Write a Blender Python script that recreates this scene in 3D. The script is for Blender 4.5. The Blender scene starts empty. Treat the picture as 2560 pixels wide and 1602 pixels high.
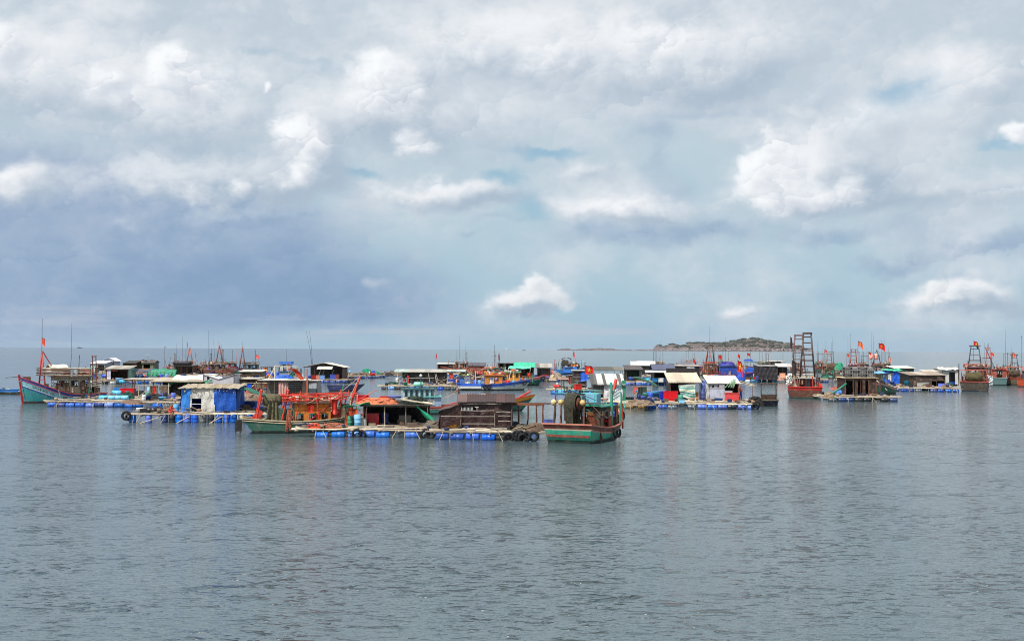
import bpy, bmesh, math, random
import numpy as np
from mathutils import Vector, Matrix
random.seed(11)
R = math.radians
PI = math.pi
SC = bpy.context.scene
COL = SC.collection

# ------------------------------------------------------------------ camera
CAM_H = 6.5
F = 2800.0            # focal length in photo pixels (2560 wide)
PITCH, ROLL = R(1.47), R(0.29)
camd = bpy.data.cameras.new('camera'); cam = bpy.data.objects.new('camera', camd); COL.objects.link(cam)
camd.sensor_width = 36.0; camd.lens = 36.0 * F / 2560.0
camd.clip_start = 0.5; camd.clip_end = 60000
CM = Matrix.Rotation(PI/2 + PITCH, 4, 'X') @ Matrix.Rotation(ROLL, 4, 'Z')
cam.matrix_world = Matrix.Translation((0, 0, CAM_H)) @ CM
SC.camera = cam

def ray(px, py):
    v = Vector(((px-1280)/F, -(py-801)/F, -1.0))
    return (CM.to_3x3() @ v).normalized()
def W(px, py, z=0.0):
    """the point at height z seen at pixel (px, py)"""
    d = ray(px, py); t = (z-CAM_H)/d.z
    return Vector((d.x*t, d.y*t, z))
def hor(px): return 873 + 0.00506*(px-1280)

# ------------------------------------------------------------------ node maths
class X:
    """tiny expression layer over shader nodes"""
    nt = None
    def __init__(s, sock): s.s = sock
    def _m(op, a, b=None, c=None, clamp=False):
        n = X.nt.nodes.new('ShaderNodeMath'); n.operation = op; n.use_clamp = clamp
        for i, v in enumerate((a, b, c)):
            if v is None: continue
            if isinstance(v, X): X.nt.links.new(v.s, n.inputs[i])
            else: n.inputs[i].default_value = v
        return X(n.outputs[0])
    def __add__(a, b): return X._m('ADD', a, b)
    __radd__ = __add__
    def __sub__(a, b): return X._m('SUBTRACT', a, b)
    def __rsub__(a, b): return X._m('SUBTRACT', b, a)
    def __mul__(a, b): return X._m('MULTIPLY', a, b)
    __rmul__ = __mul__
    def __truediv__(a, b): return X._m('DIVIDE', a, b)
    def __neg__(a): return X._m('MULTIPLY', a, -1.0)
def xm(op, *a, **k): return X._m(op, *a, **k)
def vmath(op, a, b=None, scale=None):
    n = X.nt.nodes.new('ShaderNodeVectorMath'); n.operation = op
    for i, v in enumerate((a, b)):
        if v is None: continue
        if isinstance(v, X): X.nt.links.new(v.s, n.inputs[i])
        else: n.inputs[i].default_value = v
    if scale is not None:
        if isinstance(scale, X): X.nt.links.new(scale.s, n.inputs['Scale'])
        else: n.inputs['Scale'].default_value = scale
    return X(n.outputs['Value'] if op in ('DOT_PRODUCT', 'LENGTH', 'DISTANCE') else n.outputs['Vector'])
def comb(x, y, z):
    n = X.nt.nodes.new('ShaderNodeCombineXYZ')
    for i, v in enumerate((x, y, z)):
        if isinstance(v, X): X.nt.links.new(v.s, n.inputs[i])
        else: n.inputs[i].default_value = v
    return X(n.outputs[0])
def sep(v):
    n = X.nt.nodes.new('ShaderNodeSeparateXYZ'); X.nt.links.new(v.s, n.inputs[0])
    return [X(o) for o in n.outputs]
def noise(vec, scale, detail=4, rough=0.5, dist=0.0, lac=2.0, dim='3D', color=False, w=None):
    n = X.nt.nodes.new('ShaderNodeTexNoise'); n.noise_dimensions = dim
    if vec is not None: X.nt.links.new(vec.s, n.inputs['Vector'])
    if w is not None: X.nt.links.new(w.s, n.inputs['W'])
    n.inputs['Scale'].default_value = scale; n.inputs['Detail'].default_value = detail
    n.inputs['Roughness'].default_value = rough; n.inputs['Distortion'].default_value = dist
    n.inputs['Lacunarity'].default_value = lac
    return X(n.outputs['Color'] if color else n.outputs['Fac'])
def smooth(v, a, b, lo=0.0, hi=1.0):
    n = X.nt.nodes.new('ShaderNodeMapRange'); n.interpolation_type = 'SMOOTHSTEP'
    X.nt.links.new(v.s, n.inputs[0])
    n.inputs[1].default_value = a; n.inputs[2].default_value = b
    n.inputs[3].default_value = lo; n.inputs[4].default_value = hi
    return X(n.outputs[0])
def lin(c):
    """sRGB 0-255 -> linear"""
    return tuple(((v/255)/12.92 if v/255 <= 0.04045 else ((v/255+0.055)/1.055)**2.4) for v in c)
def mixc(f, a, b, mode='MIX'):
    n = X.nt.nodes.new('ShaderNodeMix'); n.data_type = 'RGBA'; n.blend_type = mode; n.clamp_factor = True
    for k, v in ((0, f), (6, a), (7, b)):
        if isinstance(v, X): X.nt.links.new(v.s, n.inputs[k])
        elif k == 0: n.inputs[0].default_value = v
        else: n.inputs[k].default_value = (*v[:3], 1)
    return X(n.outputs[2])
def ramp(f, stops):
    n = X.nt.nodes.new('ShaderNodeValToRGB'); X.nt.links.new(f.s, n.inputs[0])
    cr = n.color_ramp
    while len(cr.elements) < len(stops): cr.elements.new(0.5)
    for e, (p, c) in zip(cr.elements, stops): e.position = p; e.color = (*c[:3], 1)
    return X(n.outputs[0])

# ------------------------------------------------------------------ sky
SUN_EL, SUN_AZ = R(54), R(-142)          # azimuth clockwise from +Y: high, left and a little behind
world = bpy.data.worlds.new('World'); SC.world = world; world.use_nodes = True
X.nt = world.node_tree; X.nt.nodes.clear()
wout = X.nt.nodes.new('ShaderNodeOutputWorld'); bg = X.nt.nodes.new('ShaderNodeBackground')
X.nt.links.new(bg.outputs[0], wout.inputs[0])
sky = X.nt.nodes.new('ShaderNodeTexSky'); sky.sky_type = 'NISHITA'; sky.sun_disc = False
sky.sun_elevation = SUN_EL; sky.sun_rotation = SUN_AZ; sky.altitude = 5
sky.air_density = 1.0; sky.dust_density = 1.6; sky.ozone_density = 1.2
SKY_S = 0.1
tc = X.nt.nodes.new('ShaderNodeTexCoord'); D = X(tc.outputs['Generated'])
D = vmath('NORMALIZE', D)
dx, dy, dz = sep(D)
az = xm('ARCTAN2', dx, dy); el = xm('ARCSINE', dz)
def sk(px, py):
    d = ray(px, py); return math.atan2(d.x, d.y), math.asin(d.z)
# layered domain: towards the horizon the deck is seen edge-on, so its features flatten
flat = comb(dx, dy, dz*1.35)
wn = noise(flat, 9.0, 3, 0.5, color=True)
wn = vmath('SUBTRACT', wn, (0.5, 0.5, 0.5))
wf = noise(flat, 34.0, 3, 0.6, color=True)
wf = vmath('SUBTRACT', wf, (0.5, 0.5, 0.5))
A0 = comb(az, el, 0.0)
AP = vmath('ADD', A0, vmath('MULTIPLY', vmath('ADD', vmath('SCALE', wn, scale=0.055), vmath('SCALE', wf, scale=0.030)), (1.0, 0.8, 0.0)))
LX, LY = -0.62, 0.78                    # the sun stands up and to the left of the view
def field(blobs, P=None, lit=False):
    """soft lobes; with lit, also how far each point leans towards the sun on its lobe"""
    P = P or AP
    tot = None; sh = None
    for (px, py, rx, ry, a) in blobs:
        u, v = sk(px, py)
        q = vmath('MULTIPLY', vmath('SUBTRACT', P, (u, v, 0)), (F/rx, F/ry, 0))
        g = xm('POWER', 0.3679, vmath('DOT_PRODUCT', q, q))
        g = g*a
        tot = g if tot is None else tot+g
        if lit:
            l = g*vmath('DOT_PRODUCT', q, (LX, LY, 0)); sh = l if sh is None else sh+l
    return (tot, sh) if lit else tot
# cauliflower puffs: cells whose own roundness is shaded by the sun
ldir = Vector((LX, 0.25, LY)).normalized()
def puffs(scale, warp, seed):
    p = vmath('ADD', vmath('ADD', flat, vmath('SCALE', wf, scale=warp)), vmath('SCALE', wn, scale=warp*1.2))
    n = X.nt.nodes.new('ShaderNodeTexVoronoi'); n.feature = 'F1'; X.nt.links.new(p.s, n.inputs['Vector'])
    n.inputs['Scale'].default_value = scale; n.inputs['Randomness'].default_value = 1.0
    d = X(n.outputs['Distance']); c = X(n.outputs['Position'])
    s = vmath('DOT_PRODUCT', vmath('SUBTRACT', p, vmath('SCALE', c, scale=1.0)), tuple(ldir*scale))
    return d, s
d1, s1 = puffs(17.0, 0.050, 0); d2, s2 = puffs(43.0, 0.034, 1)
fine = noise(flat, 60.0, 4, 0.62)
puff = (1.0-d1)*0.55+(1.0-d2)*0.30+fine*0.30          # about 0.2 .. 1
rel = s1*0.50+s2*0.28+(fine-0.5)*0.9                  # about -0.5 .. 0.5
big = noise(flat, 4.5, 2, 0.5)
mid = noise(vmath('ADD', flat, (3.1, 1.7, 0.4)), 12.0, 5, 0.6)
CS = 1.0/SKY_S
def C(r, g, b): return tuple(v*CS for v in lin((r, g, b)))
base = ramp(smooth(el, -0.02, 0.34), [(0.0, C(156, 186, 204)), (0.10, C(164, 192, 207)), (0.30, C(172, 197, 210)), (0.62, C(184, 203, 213)), (1.0, C(192, 205, 214))])
clear = mixc(0.35, X(sky.outputs[0]), C(150, 202, 222))
veil = smooth(mid*0.45+big*0.55 + el*0.75, 0.42, 0.76)
veil_c = mixc(smooth(mid*0.55+big*0.45+rel*0.10, 0.36, 0.66), C(178, 192, 206), C(216, 220, 226))
col = mixc(veil*0.8, base, veil_c)
gaps = field([(1380, 372, 130, 22, 1.0), (1290, 470, 60, 60, 0.75), (915, 440, 70, 16, 1.0), (1340, 540, 50, 40, 0.8),
              (2290, 235, 110, 50, 0.85), (2490, 350, 60, 18, 0.9), (2180, 320, 120, 40, 0.4), (1500, 600, 300, 60, 0.3), (640, 150, 60, 20, 0.4), (800, 170, 100, 18, 0.45), (2000, 210, 140, 40, 0.3), (1230, 440, 60, 18, 0.6)])
col = mixc(smooth(gaps+(mid-0.5)*0.6, 0.15, 0.95)*0.9, col, clear)
bank = field([(150, 620, 420, 190, 1.1), (560, 660, 380, 160, 0.85), (60, 800, 700, 36, 0.6), (900, 730, 300, 90, 0.55), (-300, 600, 400, 220, 1.0), (120, 450, 200, 60, 0.4), (700, 770, 300, 30, 0.5)])
bank_c = mixc(smooth(mid*0.8+big*0.3+rel*0.10, 0.36, 0.76), C(126, 153, 186), C(158, 176, 200))
col = mixc(smooth(bank+(mid-0.5)*0.8, 0.05, 1.0)*0.92, col, bank_c)
dk = field([(1560, 595, 170, 36, 1.0), (1760, 560, 170, 26, 0.9), (2050, 590, 130, 24, 0.8), (2220, 660, 110, 22, 0.9),
            (2480, 620, 140, 32, 1.0), (1700, 470, 60, 80, 0.55), (1620, 330, 80, 30, 0.6), (2080, 250, 60, 80, 0.5), (600, 548, 150, 12, 1.0), (760, 556, 90, 10, 0.6),
            (480, 410, 260, 16, 0.6), (2300, 560, 150, 50, 0.6), (1310, 780, 46, 18, 0.9), (2050, 730, 60, 26, 0.5), (2240, 760, 160, 18, 0.5),
            (880, 640, 60, 18, 0.4), (1175, 590, 40, 12, 0.6), (950, 690, 100, 26, 0.4), (2400, 700, 60, 14, 0.7), (1640, 400, 30, 50, 0.5), (2480, 760, 120, 16, 0.4), (1250, 560, 130, 14, 0.45), (980, 330, 150, 16, 0.7), (430, 372, 240, 16, 0.6), (1760, 285, 220, 18, 0.6), (1390, 235, 120, 14, 0.4), (120, 290, 180, 16, 0.5), (2440, 330, 120, 16, 0.4)])
dk_c = mixc(smooth(mid*0.9+rel*0.15, 0.30, 0.65), C(140, 164, 190), C(170, 188, 207))
col = mixc(smooth(dk+(mid-0.5)*0.9+(fine-0.5)*0.3, 0.10, 1.10)*0.88, col, dk_c)
# grey-white cloud bodies, shaded across their own lobes
body, bsh = field([(430, 290, 260, 120, 0.8), (960, 260, 150, 110, 1.0), (560, 470, 280, 60, 0.9), (1740, 170, 240, 110, 1.0), (1150, 490, 190, 40, 1.0),
              (1570, 525, 170, 36, 1.0), (2020, 460, 190, 70, 0.95), (60, 170, 200, 120, 0.9), (1450, 130, 220, 110, 0.7), (60, 450, 90, 50, 0.85),
              (2450, 200, 160, 120, 0.7), (500, 40, 500, 40, 0.4), (1180, 120, 180, 90, 0.7), (1180, 340, 180, 70, 0.55), (780, 400, 110, 90, 0.8),
              (1310, 740, 74, 34, 1.0), (2390, 745, 110, 34, 0.85), (1860, 785, 60, 18, 0.7), (2400, 620, 90, 60, 0.45), (2200, 440, 180, 80, 0.35), (930, 690, 40, 26, 0.45), (1330, 755, 130, 40, 0.5), (2380, 755, 160, 46, 0.45), (2010, 440, 150, 90, 0.5), (2250, 500, 130, 40, 0.5), (2110, 330, 150, 60, 0.6), (1480, 430, 100, 30, 0.6), (2480, 480, 110, 50, 0.6)], lit=True)
bd = body+(puff-0.62)*0.45+(mid-0.5)*0.8
body_c = mixc(smooth(bsh*1.0+rel*0.20+(mid-0.5)*0.9, -0.45, 0.45), C(164, 181, 198), C(234, 236, 239))
col = mixc(smooth(bd, 0.08, 0.80)*0.92, col, body_c)
# sunlit heads
wsh = vmath('ADD', A0, vmath('MULTIPLY', vmath('ADD', vmath('SCALE', wn, scale=0.030), vmath('SCALE', wf, scale=0.024)), (1.0, 0.8, 0.0)))
head, hsh = field([(262, 205, 44, 40, 0.9), (316, 262, 40, 30, 0.8), (425, 170, 56, 60, 1.0), (460, 225, 50, 44, 0.6), (545, 210, 50, 56, 0.45), (15, 110, 50, 70, 0.8), (670, 232, 15, 15, 0.9),
              (940, 200, 70, 58, 0.9), (1010, 250, 70, 46, 0.75), (900, 260, 60, 40, 0.4), (720, 345, 54, 40, 0.9), (780, 365, 50, 46, 0.7), (745, 450, 36, 36, 0.8), (590, 480, 40, 34, 0.6), (480, 490, 60, 40, 0.35), (1030, 365, 46, 34, 0.65),
              (1890, 425, 46, 46, 1.0), (1940, 345, 50, 40, 0.8), (2060, 500, 110, 34, 0.7), (1930, 480, 60, 46, 0.85), (1995, 400, 44, 50, 0.7), (2140, 455, 50, 34, 0.55), (1690, 90, 120, 46, 0.55), (1600, 110, 60, 50, 0.4), (1390, 150, 90, 60, 0.45),
              (1340, 712, 32, 26, 1.0), (1285, 742, 30, 20, 0.8), (1385, 745, 36, 24, 0.9), (1415, 772, 26, 16, 0.6), (2345, 722, 32, 24, 0.8), (2425, 748, 50, 14, 0.6), (2330, 752, 30, 16, 0.5), (2540, 325, 46, 22, 0.85),
              (1130, 465, 100, 24, 0.45), (1560, 515, 120, 22, 0.5), (40, 440, 56, 28, 0.6), (1170, 140, 90, 50, 0.4), (2420, 690, 40, 20, 0.4), (2440, 170, 90, 60, 0.35)], wsh, True)
hd = head*1.12+(puff-0.62)*0.75+(fine-0.5)*0.3
head_c = mixc(smooth(hsh*0.6+rel*0.5+0.03, -0.40, 0.36), C(192, 200, 212), C(243, 245, 247))
low = smooth(el, 0.02, 0.09)
head_c = mixc((1.0-low)*0.55, head_c, C(218, 220, 220))
col = mixc(smooth(hd, 0.10, 0.82)*(0.62+0.33*low), col, head_c)
# pale streaks of far cloud over the horizon, then sea air
streak = noise(comb(dx*1.0, dy*1.0, dz*11.0), 9.0, 4, 0.5)
col = mixc(smooth(streak, 0.5, 0.66)*(1.0-smooth(el, 0.012, 0.045))*0.55, col, C(186, 192, 205))
col = mixc((1.0-smooth(el, -0.004, 0.03))*0.40, col, C(152, 178, 200))
X.nt.links.new(col.s, bg.inputs[0]); bg.inputs[1].default_value = SKY_S
world.cycles.sampling_method = 'MANUAL'; world.cycles.sample_map_resolution = 512

sund = bpy.data.lights.new('sun', 'SUN'); sun = bpy.data.objects.new('sun', sund); COL.objects.link(sun)
sund.energy = 4.7; sund.angle = R(0.6); sund.color = (1.0, 0.96, 0.9)
sdir = Vector((math.sin(SUN_AZ)*math.cos(SUN_EL), math.cos(SUN_AZ)*math.cos(SUN_EL), math.sin(SUN_EL)))
sun.rotation_euler = sdir.to_track_quat('Z', 'Y').to_euler()
VS = SC.view_settings
VS.view_transform = 'Standard'; VS.look = 'None'; SC.cycles.sample_clamp_direct = 2.5; SC.cycles.filter_width = 1.0; VS.exposure = 0.12; VS.gamma = 1.0; VS.use_curve_mapping = False

# ------------------------------------------------------------------ materials
MATS = {}
def newmat(name):
    m = bpy.data.materials.new(name); m.use_nodes = True
    X.nt = m.node_tree
    return m, X.nt.nodes['Principled BSDF']
def link(x, sock): X.nt.links.new(x.s, sock)
def bump(h, strength=0.5, dist=0.02):
    n = X.nt.nodes.new('ShaderNodeBump'); X.nt.links.new(h.s, n.inputs['Height'])
    n.inputs['Strength'].default_value = strength; n.inputs['Distance'].default_value = dist
    return n.outputs['Normal']
# ------------------------------------------------------------------ water
def water():
    m, b = newmat('sea_water')
    g = X.nt.nodes.new('ShaderNodeNewGeometry'); P = X(g.outputs['Position'])
    x, y, z = sep(P)
    dist = vmath('LENGTH', P)
    q = comb(x*0.62, y, 0.0)
    # calm lanes and ruffled patches
    patch = noise(comb(x*0.7, y, 0.0), 0.028, 4, 0.55)
    ruff = smooth(patch, 0.38, 0.62, 0.35, 1.3)
    n1 = noise(q, 0.40, 2, 0.5, 0.3)
    n2 = noise(comb(x*0.50+y*0.16, y, 0.0), 4.0, 2, 0.5, 0.5)
    n4 = noise(comb(x*0.62-y*0.12, y, 7.0), 1.75, 2, 0.5, 0.5)
    n3 = noise(comb(x*0.6-y*0.1, y, 0.0), 6.5, 2, 0.55, 0.3)
    gate = smooth(n1*0.55+patch*0.45, 0.43, 0.60, 0.06, 1.0)
    crest = smooth(n2, 0.575, 0.74)*gate
    swell = smooth(n4, 0.575, 0.80)*gate
    fade = xm('DIVIDE', 120.0, dist+90.0, clamp=True)
    far = xm('DIVIDE', 420.0, dist+330.0, clamp=True)
    h = (n1*0.08 + crest*0.46 + swell*0.52 + n2*0.028*ruff + n3*0.070*(ruff*0.5+0.5)*fade)*far
    nb = bump(h, 1.0, WAVE)
    X.nt.links.new(nb, b.inputs['Normal'])
    b.inputs['Base Color'].default_value = (0.064, 0.096, 0.108, 1)
    b.inputs['IOR'].default_value = 1.62
    b.inputs['Specular IOR Level'].default_value = 0.5
    link(smooth(dist, 30.0, 900.0, 0.12, 0.15), b.inputs['Roughness'])
    me = bpy.data.meshes.new('sea_water')
    vs, fs = [], []
    rings = [3, 400, 3000, 14000]; n = 96
    vs.append((0, 0, 0))
    for r in rings:
        for k in range(n): a = 2*PI*k/n; vs.append((r*math.cos(a), r*math.sin(a), 0))
    for k in range(n): fs.append((0, 1+k, 1+(k+1) % n))
    for i in range(len(rings)-1):
        o = 1+i*n
        for k in range(n): fs.append((o+k, o+n+k, o+n+(k+1) % n, o+(k+1) % n))
    me.from_pydata(vs, [], fs); me.materials.append(m)
    o = bpy.data.objects.new('sea_water', me); COL.objects.link(o); o['kind'] = 'structure'
    return o
WAVE = 0.55
water()
# ------------------------------------------------------------------ surface materials
def mat(kind, c, rough=None):
    key = (kind, c)
    if key in MATS: return MATS[key]
    m, b = newmat('%s_%d_%d_%d' % ((kind,)+c)); MATS[key] = m
    base = lin(c)
    tcn = X.nt.nodes.new('ShaderNodeTexCoord'); P = X(tcn.outputs['Object'])
    g = X.nt.nodes.new('ShaderNodeNewGeometry'); PW = X(g.outputs['Position'])
    oi = X.nt.nodes.new('ShaderNodeObjectInfo'); rnd = X(oi.outputs['Random'])
    if kind == 'wood':
        n = noise(PW, 2.6, 4, 0.65); n2 = noise(vmath('MULTIPLY', PW, (1, 1, 6)), 3.0, 3, 0.6)
        v = n*0.6+n2*0.4+(rnd-0.5)*0.30
        col = ramp(v, [(0.25, tuple(x*0.38 for x in base)), (0.5, base), (0.72, tuple(min(1, x*1.35+0.03) for x in base))])
        b.inputs['Roughness'].default_value = 0.85
        X.nt.links.new(bump(n2, 0.5, 0.02), b.inputs['Normal'])
    elif kind in ('paint', 'hull'):
        n = noise(PW, 1.7, 5, 0.7); n2 = noise(vmath('MULTIPLY', PW, (3.0, 3.0, 0.7)), 2.4, 4, 0.7)
        worn = tuple(0.45*x+0.55*y for x, y in zip(base, lin((150, 138, 120))))
        dark = tuple(x*0.45 for x in base)
        rust = lin((112, 66, 40))
        col = mixc(smooth(n2, 0.50, 0.70)*0.8, mixc(smooth(n, 0.46, 0.70)*0.7, (*base, 1), worn), dark)
        n5 = noise(vmath('MULTIPLY', PW, (6.0, 6.0, 1.0)), 1.6, 4, 0.75)
        col = mixc(smooth(n5, 0.58, 0.72)*0.6, col, rust)
        hsv = X.nt.nodes.new('ShaderNodeHueSaturation'); link(col, hsv.inputs['Color']); link(rnd*0.25+0.88, hsv.inputs['Value']); col = X(hsv.outputs[0])
        b.inputs['Roughness'].default_value = 0.55
        if kind == 'hull':
            w = xm('SINE', sep(P)[2]*34.0)
            X.nt.links.new(bump(xm('POWER', xm('ABSOLUTE', w), 0.35)+n*0.4, 0.35, 0.02), b.inputs['Normal'])
            # the waterline grows dark weed
            zz = sep(PW)[2]
            col = mixc(smooth(zz+(n-0.5)*0.35, 0.02, 0.22, 0.8, 0.0), col, lin((34, 40, 34)))
        else:
            X.nt.links.new(bump(n, 0.3, 0.02), b.inputs['Normal'])
    elif kind == 'tarp':
        n = noise(PW, 1.6, 4, 0.6); f = noise(vmath('MULTIPLY', PW, (1.6, 1.6, 0.7)), 2.6, 3, 0.6, 1.2)
        col = mixc(smooth(n, 0.48, 0.8)*0.45, (*base, 1), tuple(x*0.5 for x in base))
        col = mixc(smooth(f, 0.60, 0.85)*0.35, col, tuple(min(1, x*1.3+0.06) for x in base))
        b.inputs['Roughness'].default_value = 0.5
        X.nt.links.new(bump(f, 0.9, 0.12), b.inputs['Normal'])
    elif kind == 'sheet':      # weathered corrugated metal or fibre cement
        n = noise(PW, 0.9, 5, 0.7); n2 = noise(vmath('MULTIPLY', PW, (4.0, 1.0, 0.8)), 1.5, 3, 0.6)
        col = mixc(smooth(n, 0.50, 0.74)*0.6, (*base, 1), tuple(x*0.55+0.25*y for x, y in zip(base, lin((120, 84, 60)))))
        col = mixc(smooth(n2, 0.55, 0.8)*0.5, col, tuple(x*0.5 for x in base))
        hsv = X.nt.nodes.new('ShaderNodeHueSaturation'); link(col, hsv.inputs['Color']); link(rnd*0.34+0.80, hsv.inputs['Value']); col = X(hsv.outputs[0])
        b.inputs['Roughness'].default_value = 0.55
    elif kind == 'plastic':
        n = noise(PW, 2.2, 4, 0.6)
        hsv = X.nt.nodes.new('ShaderNodeHueSaturation'); hsv.inputs['Color'].default_value = (*base, 1)
        link(rnd*0.5+0.80, hsv.inputs['Value']); link(rnd*0.012+0.494, hsv.inputs['Hue']); link(1.15-rnd*0.4, hsv.inputs['Saturation'])
        col = mixc(smooth(n, 0.5, 0.8)*0.35, X(hsv.outputs[0]), tuple(0.5*x+0.5*y for x, y in zip(base, lin((150, 150, 140)))))
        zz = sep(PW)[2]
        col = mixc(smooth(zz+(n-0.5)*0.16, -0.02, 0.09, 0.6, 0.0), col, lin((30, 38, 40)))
        b.inputs['Roughness'].default_value = 0.38
    elif kind == 'net':
        n = noise(PW, 5.0, 4, 0.7); n2 = noise(PW, 22.0, 2, 0.5)
        col = mixc(smooth(n*0.6+n2*0.4, 0.35, 0.65), tuple(x*0.4 for x in base), tuple(min(1, x*1.25) for x in base))
        b.inputs['Roughness'].default_value = 0.95
        X.nt.links.new(bump(n2+n, 1.0, 0.08), b.inputs['Normal'])
    else:                       # 'plain' rubber, rope, skin, cloth
        n = noise(PW, 4.0, 3, 0.6)
        col = mixc(smooth(n, 0.4, 0.75)*0.4, (*base, 1), tuple(x*0.55 for x in base))
        b.inputs['Roughness'].default_value = 0.8
    link(col, b.inputs['Base Color'])
    if rough is not None: b.inputs['Roughness'].default_value = rough
    return m

# ------------------------------------------------------------------ mesh kit
def rotm(a, ax='Z'): return Matrix.Rotation(a, 4, ax)
class MB:
    def __init__(s): s.v = []; s.f = []; s.m = []; s.sm = []
    def add(s, vs, fs, mi=0, smooth=False, M=None):
        o = len(s.v)
        s.v += [tuple(M @ Vector(p)) if M else tuple(p) for p in vs]
        for f in fs: s.f.append(tuple(i+o for i in f)); s.m.append(mi); s.sm.append(smooth)
    def box(s, c, d, mi=0, M=None):
        x, y, z = (q/2 for q in d); cx, cy, cz = c
        vs = [(cx+a*x, cy+b*y, cz+e*z) for a in (-1, 1) for b in (-1, 1) for e in (-1, 1)]
        s.add(vs, [(0, 1, 3, 2), (4, 6, 7, 5), (0, 4, 5, 1), (2, 3, 7, 6), (0, 2, 6, 4), (1, 5, 7, 3)], mi, False, M)
    def tube(s, pts, r, n=6, mi=0, cap=True, r1=None):
        pts = [Vector(p) for p in pts]; vs = []; k = len(pts)
        for i, p in enumerate(pts):
            d = (pts[min(i+1, k-1)]-pts[max(i-1, 0)]).normalized()
            u = d.orthogonal().normalized() if abs(d.z) > 0.95 else d.cross(Vector((0, 0, 1))).normalized()
            w = d.cross(u)
            rr = r if r1 is None else r+(r1-r)*i/(k-1)
            for j in range(n):
                a = 2*PI*j/n; vs.append(p+(u*math.cos(a)+w*math.sin(a))*rr)
        fs = [(i*n+j, i*n+(j+1) % n, (i+1)*n+(j+1) % n, (i+1)*n+j) for i in range(k-1) for j in range(n)]
        if cap: fs += [tuple(range(n))[::-1], tuple(range((k-1)*n, k*n))]
        s.add(vs, fs, mi, n > 5)
    def lathe(s, prof, n=14, mi=0, M=None, axis='x'):
        vs = []
        for (t, r) in prof:
            for j in range(n):
                a = 2*PI*j/n
                if axis == 'x': vs.append((t, r*math.cos(a), r*math.sin(a)))
                else: vs.append((r*math.cos(a), r*math.sin(a), t))
        k = len(prof)
        fs = [(i*n+j, i*n+(j+1) % n, (i+1)*n+(j+1) % n, (i+1)*n+j) for i in range(k-1) for j in range(n)]
        fs += [tuple(range(n))[::-1], tuple(range((k-1)*n, k*n))]
        s.add(vs, fs, mi, True, M)
    def ball(s, c, r, mi=0, seg=8, sq=(1, 1, 1)):
        vs = []; fs = []
        for i in range(1, seg//2):
            a = PI*i/(seg//2)
            for j in range(seg):
                b = 2*PI*j/seg
                vs.append((c[0]+r*sq[0]*math.sin(a)*math.cos(b), c[1]+r*sq[1]*math.sin(a)*math.sin(b), c[2]+r*sq[2]*math.cos(a)))
        k = seg//2-1; vs += [(c[0], c[1], c[2]+r*sq[2]), (c[0], c[1], c[2]-r*sq[2])]
        t = k*seg
        for i in range(k-1):
            for j in range(seg): fs.append((i*seg+j, (i+1)*seg+j, (i+1)*seg+(j+1) % seg, i*seg+(j+1) % seg))
        for j in range(seg):
            fs.append((t, j, (j+1) % seg)); fs.append((t+1, (k-1)*seg+(j+1) % seg, (k-1)*seg+j))
        s.add(vs, fs, mi, True)
    def grid(s, fn, nu, nv, mi=0, thick=0.0, skip=None, smooth=True):
        """fn(u, v) -> point, u, v in 0..1"""
        P = [[Vector(fn(i/nu, j/nv)) for j in range(nv+1)] for i in range(nu+1)]
        vs = [P[i][j] for i in range(nu+1) for j in range(nv+1)]
        fs = [(i*(nv+1)+j, (i+1)*(nv+1)+j, (i+1)*(nv+1)+j+1, i*(nv+1)+j+1) for i in range(nu) for j in range(nv) if not (skip and skip((i+.5)/nu, (j+.5)/nv))]
        s.add(vs, fs, mi, smooth)
        if thick:
            nrm = (P[nu][0]-P[0][0]).cross(P[0][nv]-P[0][0]).normalized()*thick
            s.add([p-nrm for p in vs], [f[::-1] for f in fs], mi, smooth)
            o = len(vs); n = nv+1; base = len(s.v)-2*o
            rim = [(i*n, (i+1)*n) for i in range(nu)]+[((i+1)*n+nv, i*n+nv) for i in range(nu)]+[(j+1, j) for j in range(nv)]+[(nu*n+j, nu*n+j+1) for j in range(nv)]
            if not skip:
                for a, b in rim:
                    s.f.append((base+a, base+b, base+o+b, base+o+a)); s.m.append(mi); s.sm.append(False)
    def mesh(s, name, mats):
        me = bpy.data.meshes.new(name); me.from_pydata(s.v, [], s.f)
        for m in mats: me.materials.append(m)
        me.polygons.foreach_set('material_index', s.m); me.polygons.foreach_set('use_smooth', s.sm)
        me.update(); return me
def obj(name, me, parent=None, M=None):
    o = bpy.data.objects.new(name, me); COL.objects.link(o)
    if parent is not None: o.parent = parent
    if M is not None: o.matrix_local = M
    return o
def part(mb, name, parent, mats):
    if not isinstance(mats, (list, tuple)): mats = [mats]
    return obj(name, mb.mesh(name, mats), parent)
LABELS = {}
def thing(name, label, cat, loc=(0, 0, 0), rot=0, group=None):
    o = bpy.data.objects.new(name, None); COL.objects.link(o); o.empty_display_size = 0.3
    o.location = loc; o.rotation_euler = (0, 0, rot)
    o['label'] = label; o['category'] = cat
    if group: o['group'] = group
    return o
def solo(mb, name, label, cat, mats, loc=(0, 0, 0), rot=0, group=None):
    o = part(mb, name, None, mats); o.location = loc; o.rotation_euler = (0, 0, rot)
    o['label'] = label; o['category'] = cat
    if group: o['group'] = group
    return o
CACHE = {}
def shared(key, fn):
    if key not in CACHE: CACHE[key] = fn()
    return CACHE[key]
def U(a, b): return random.uniform(a, b)

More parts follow.
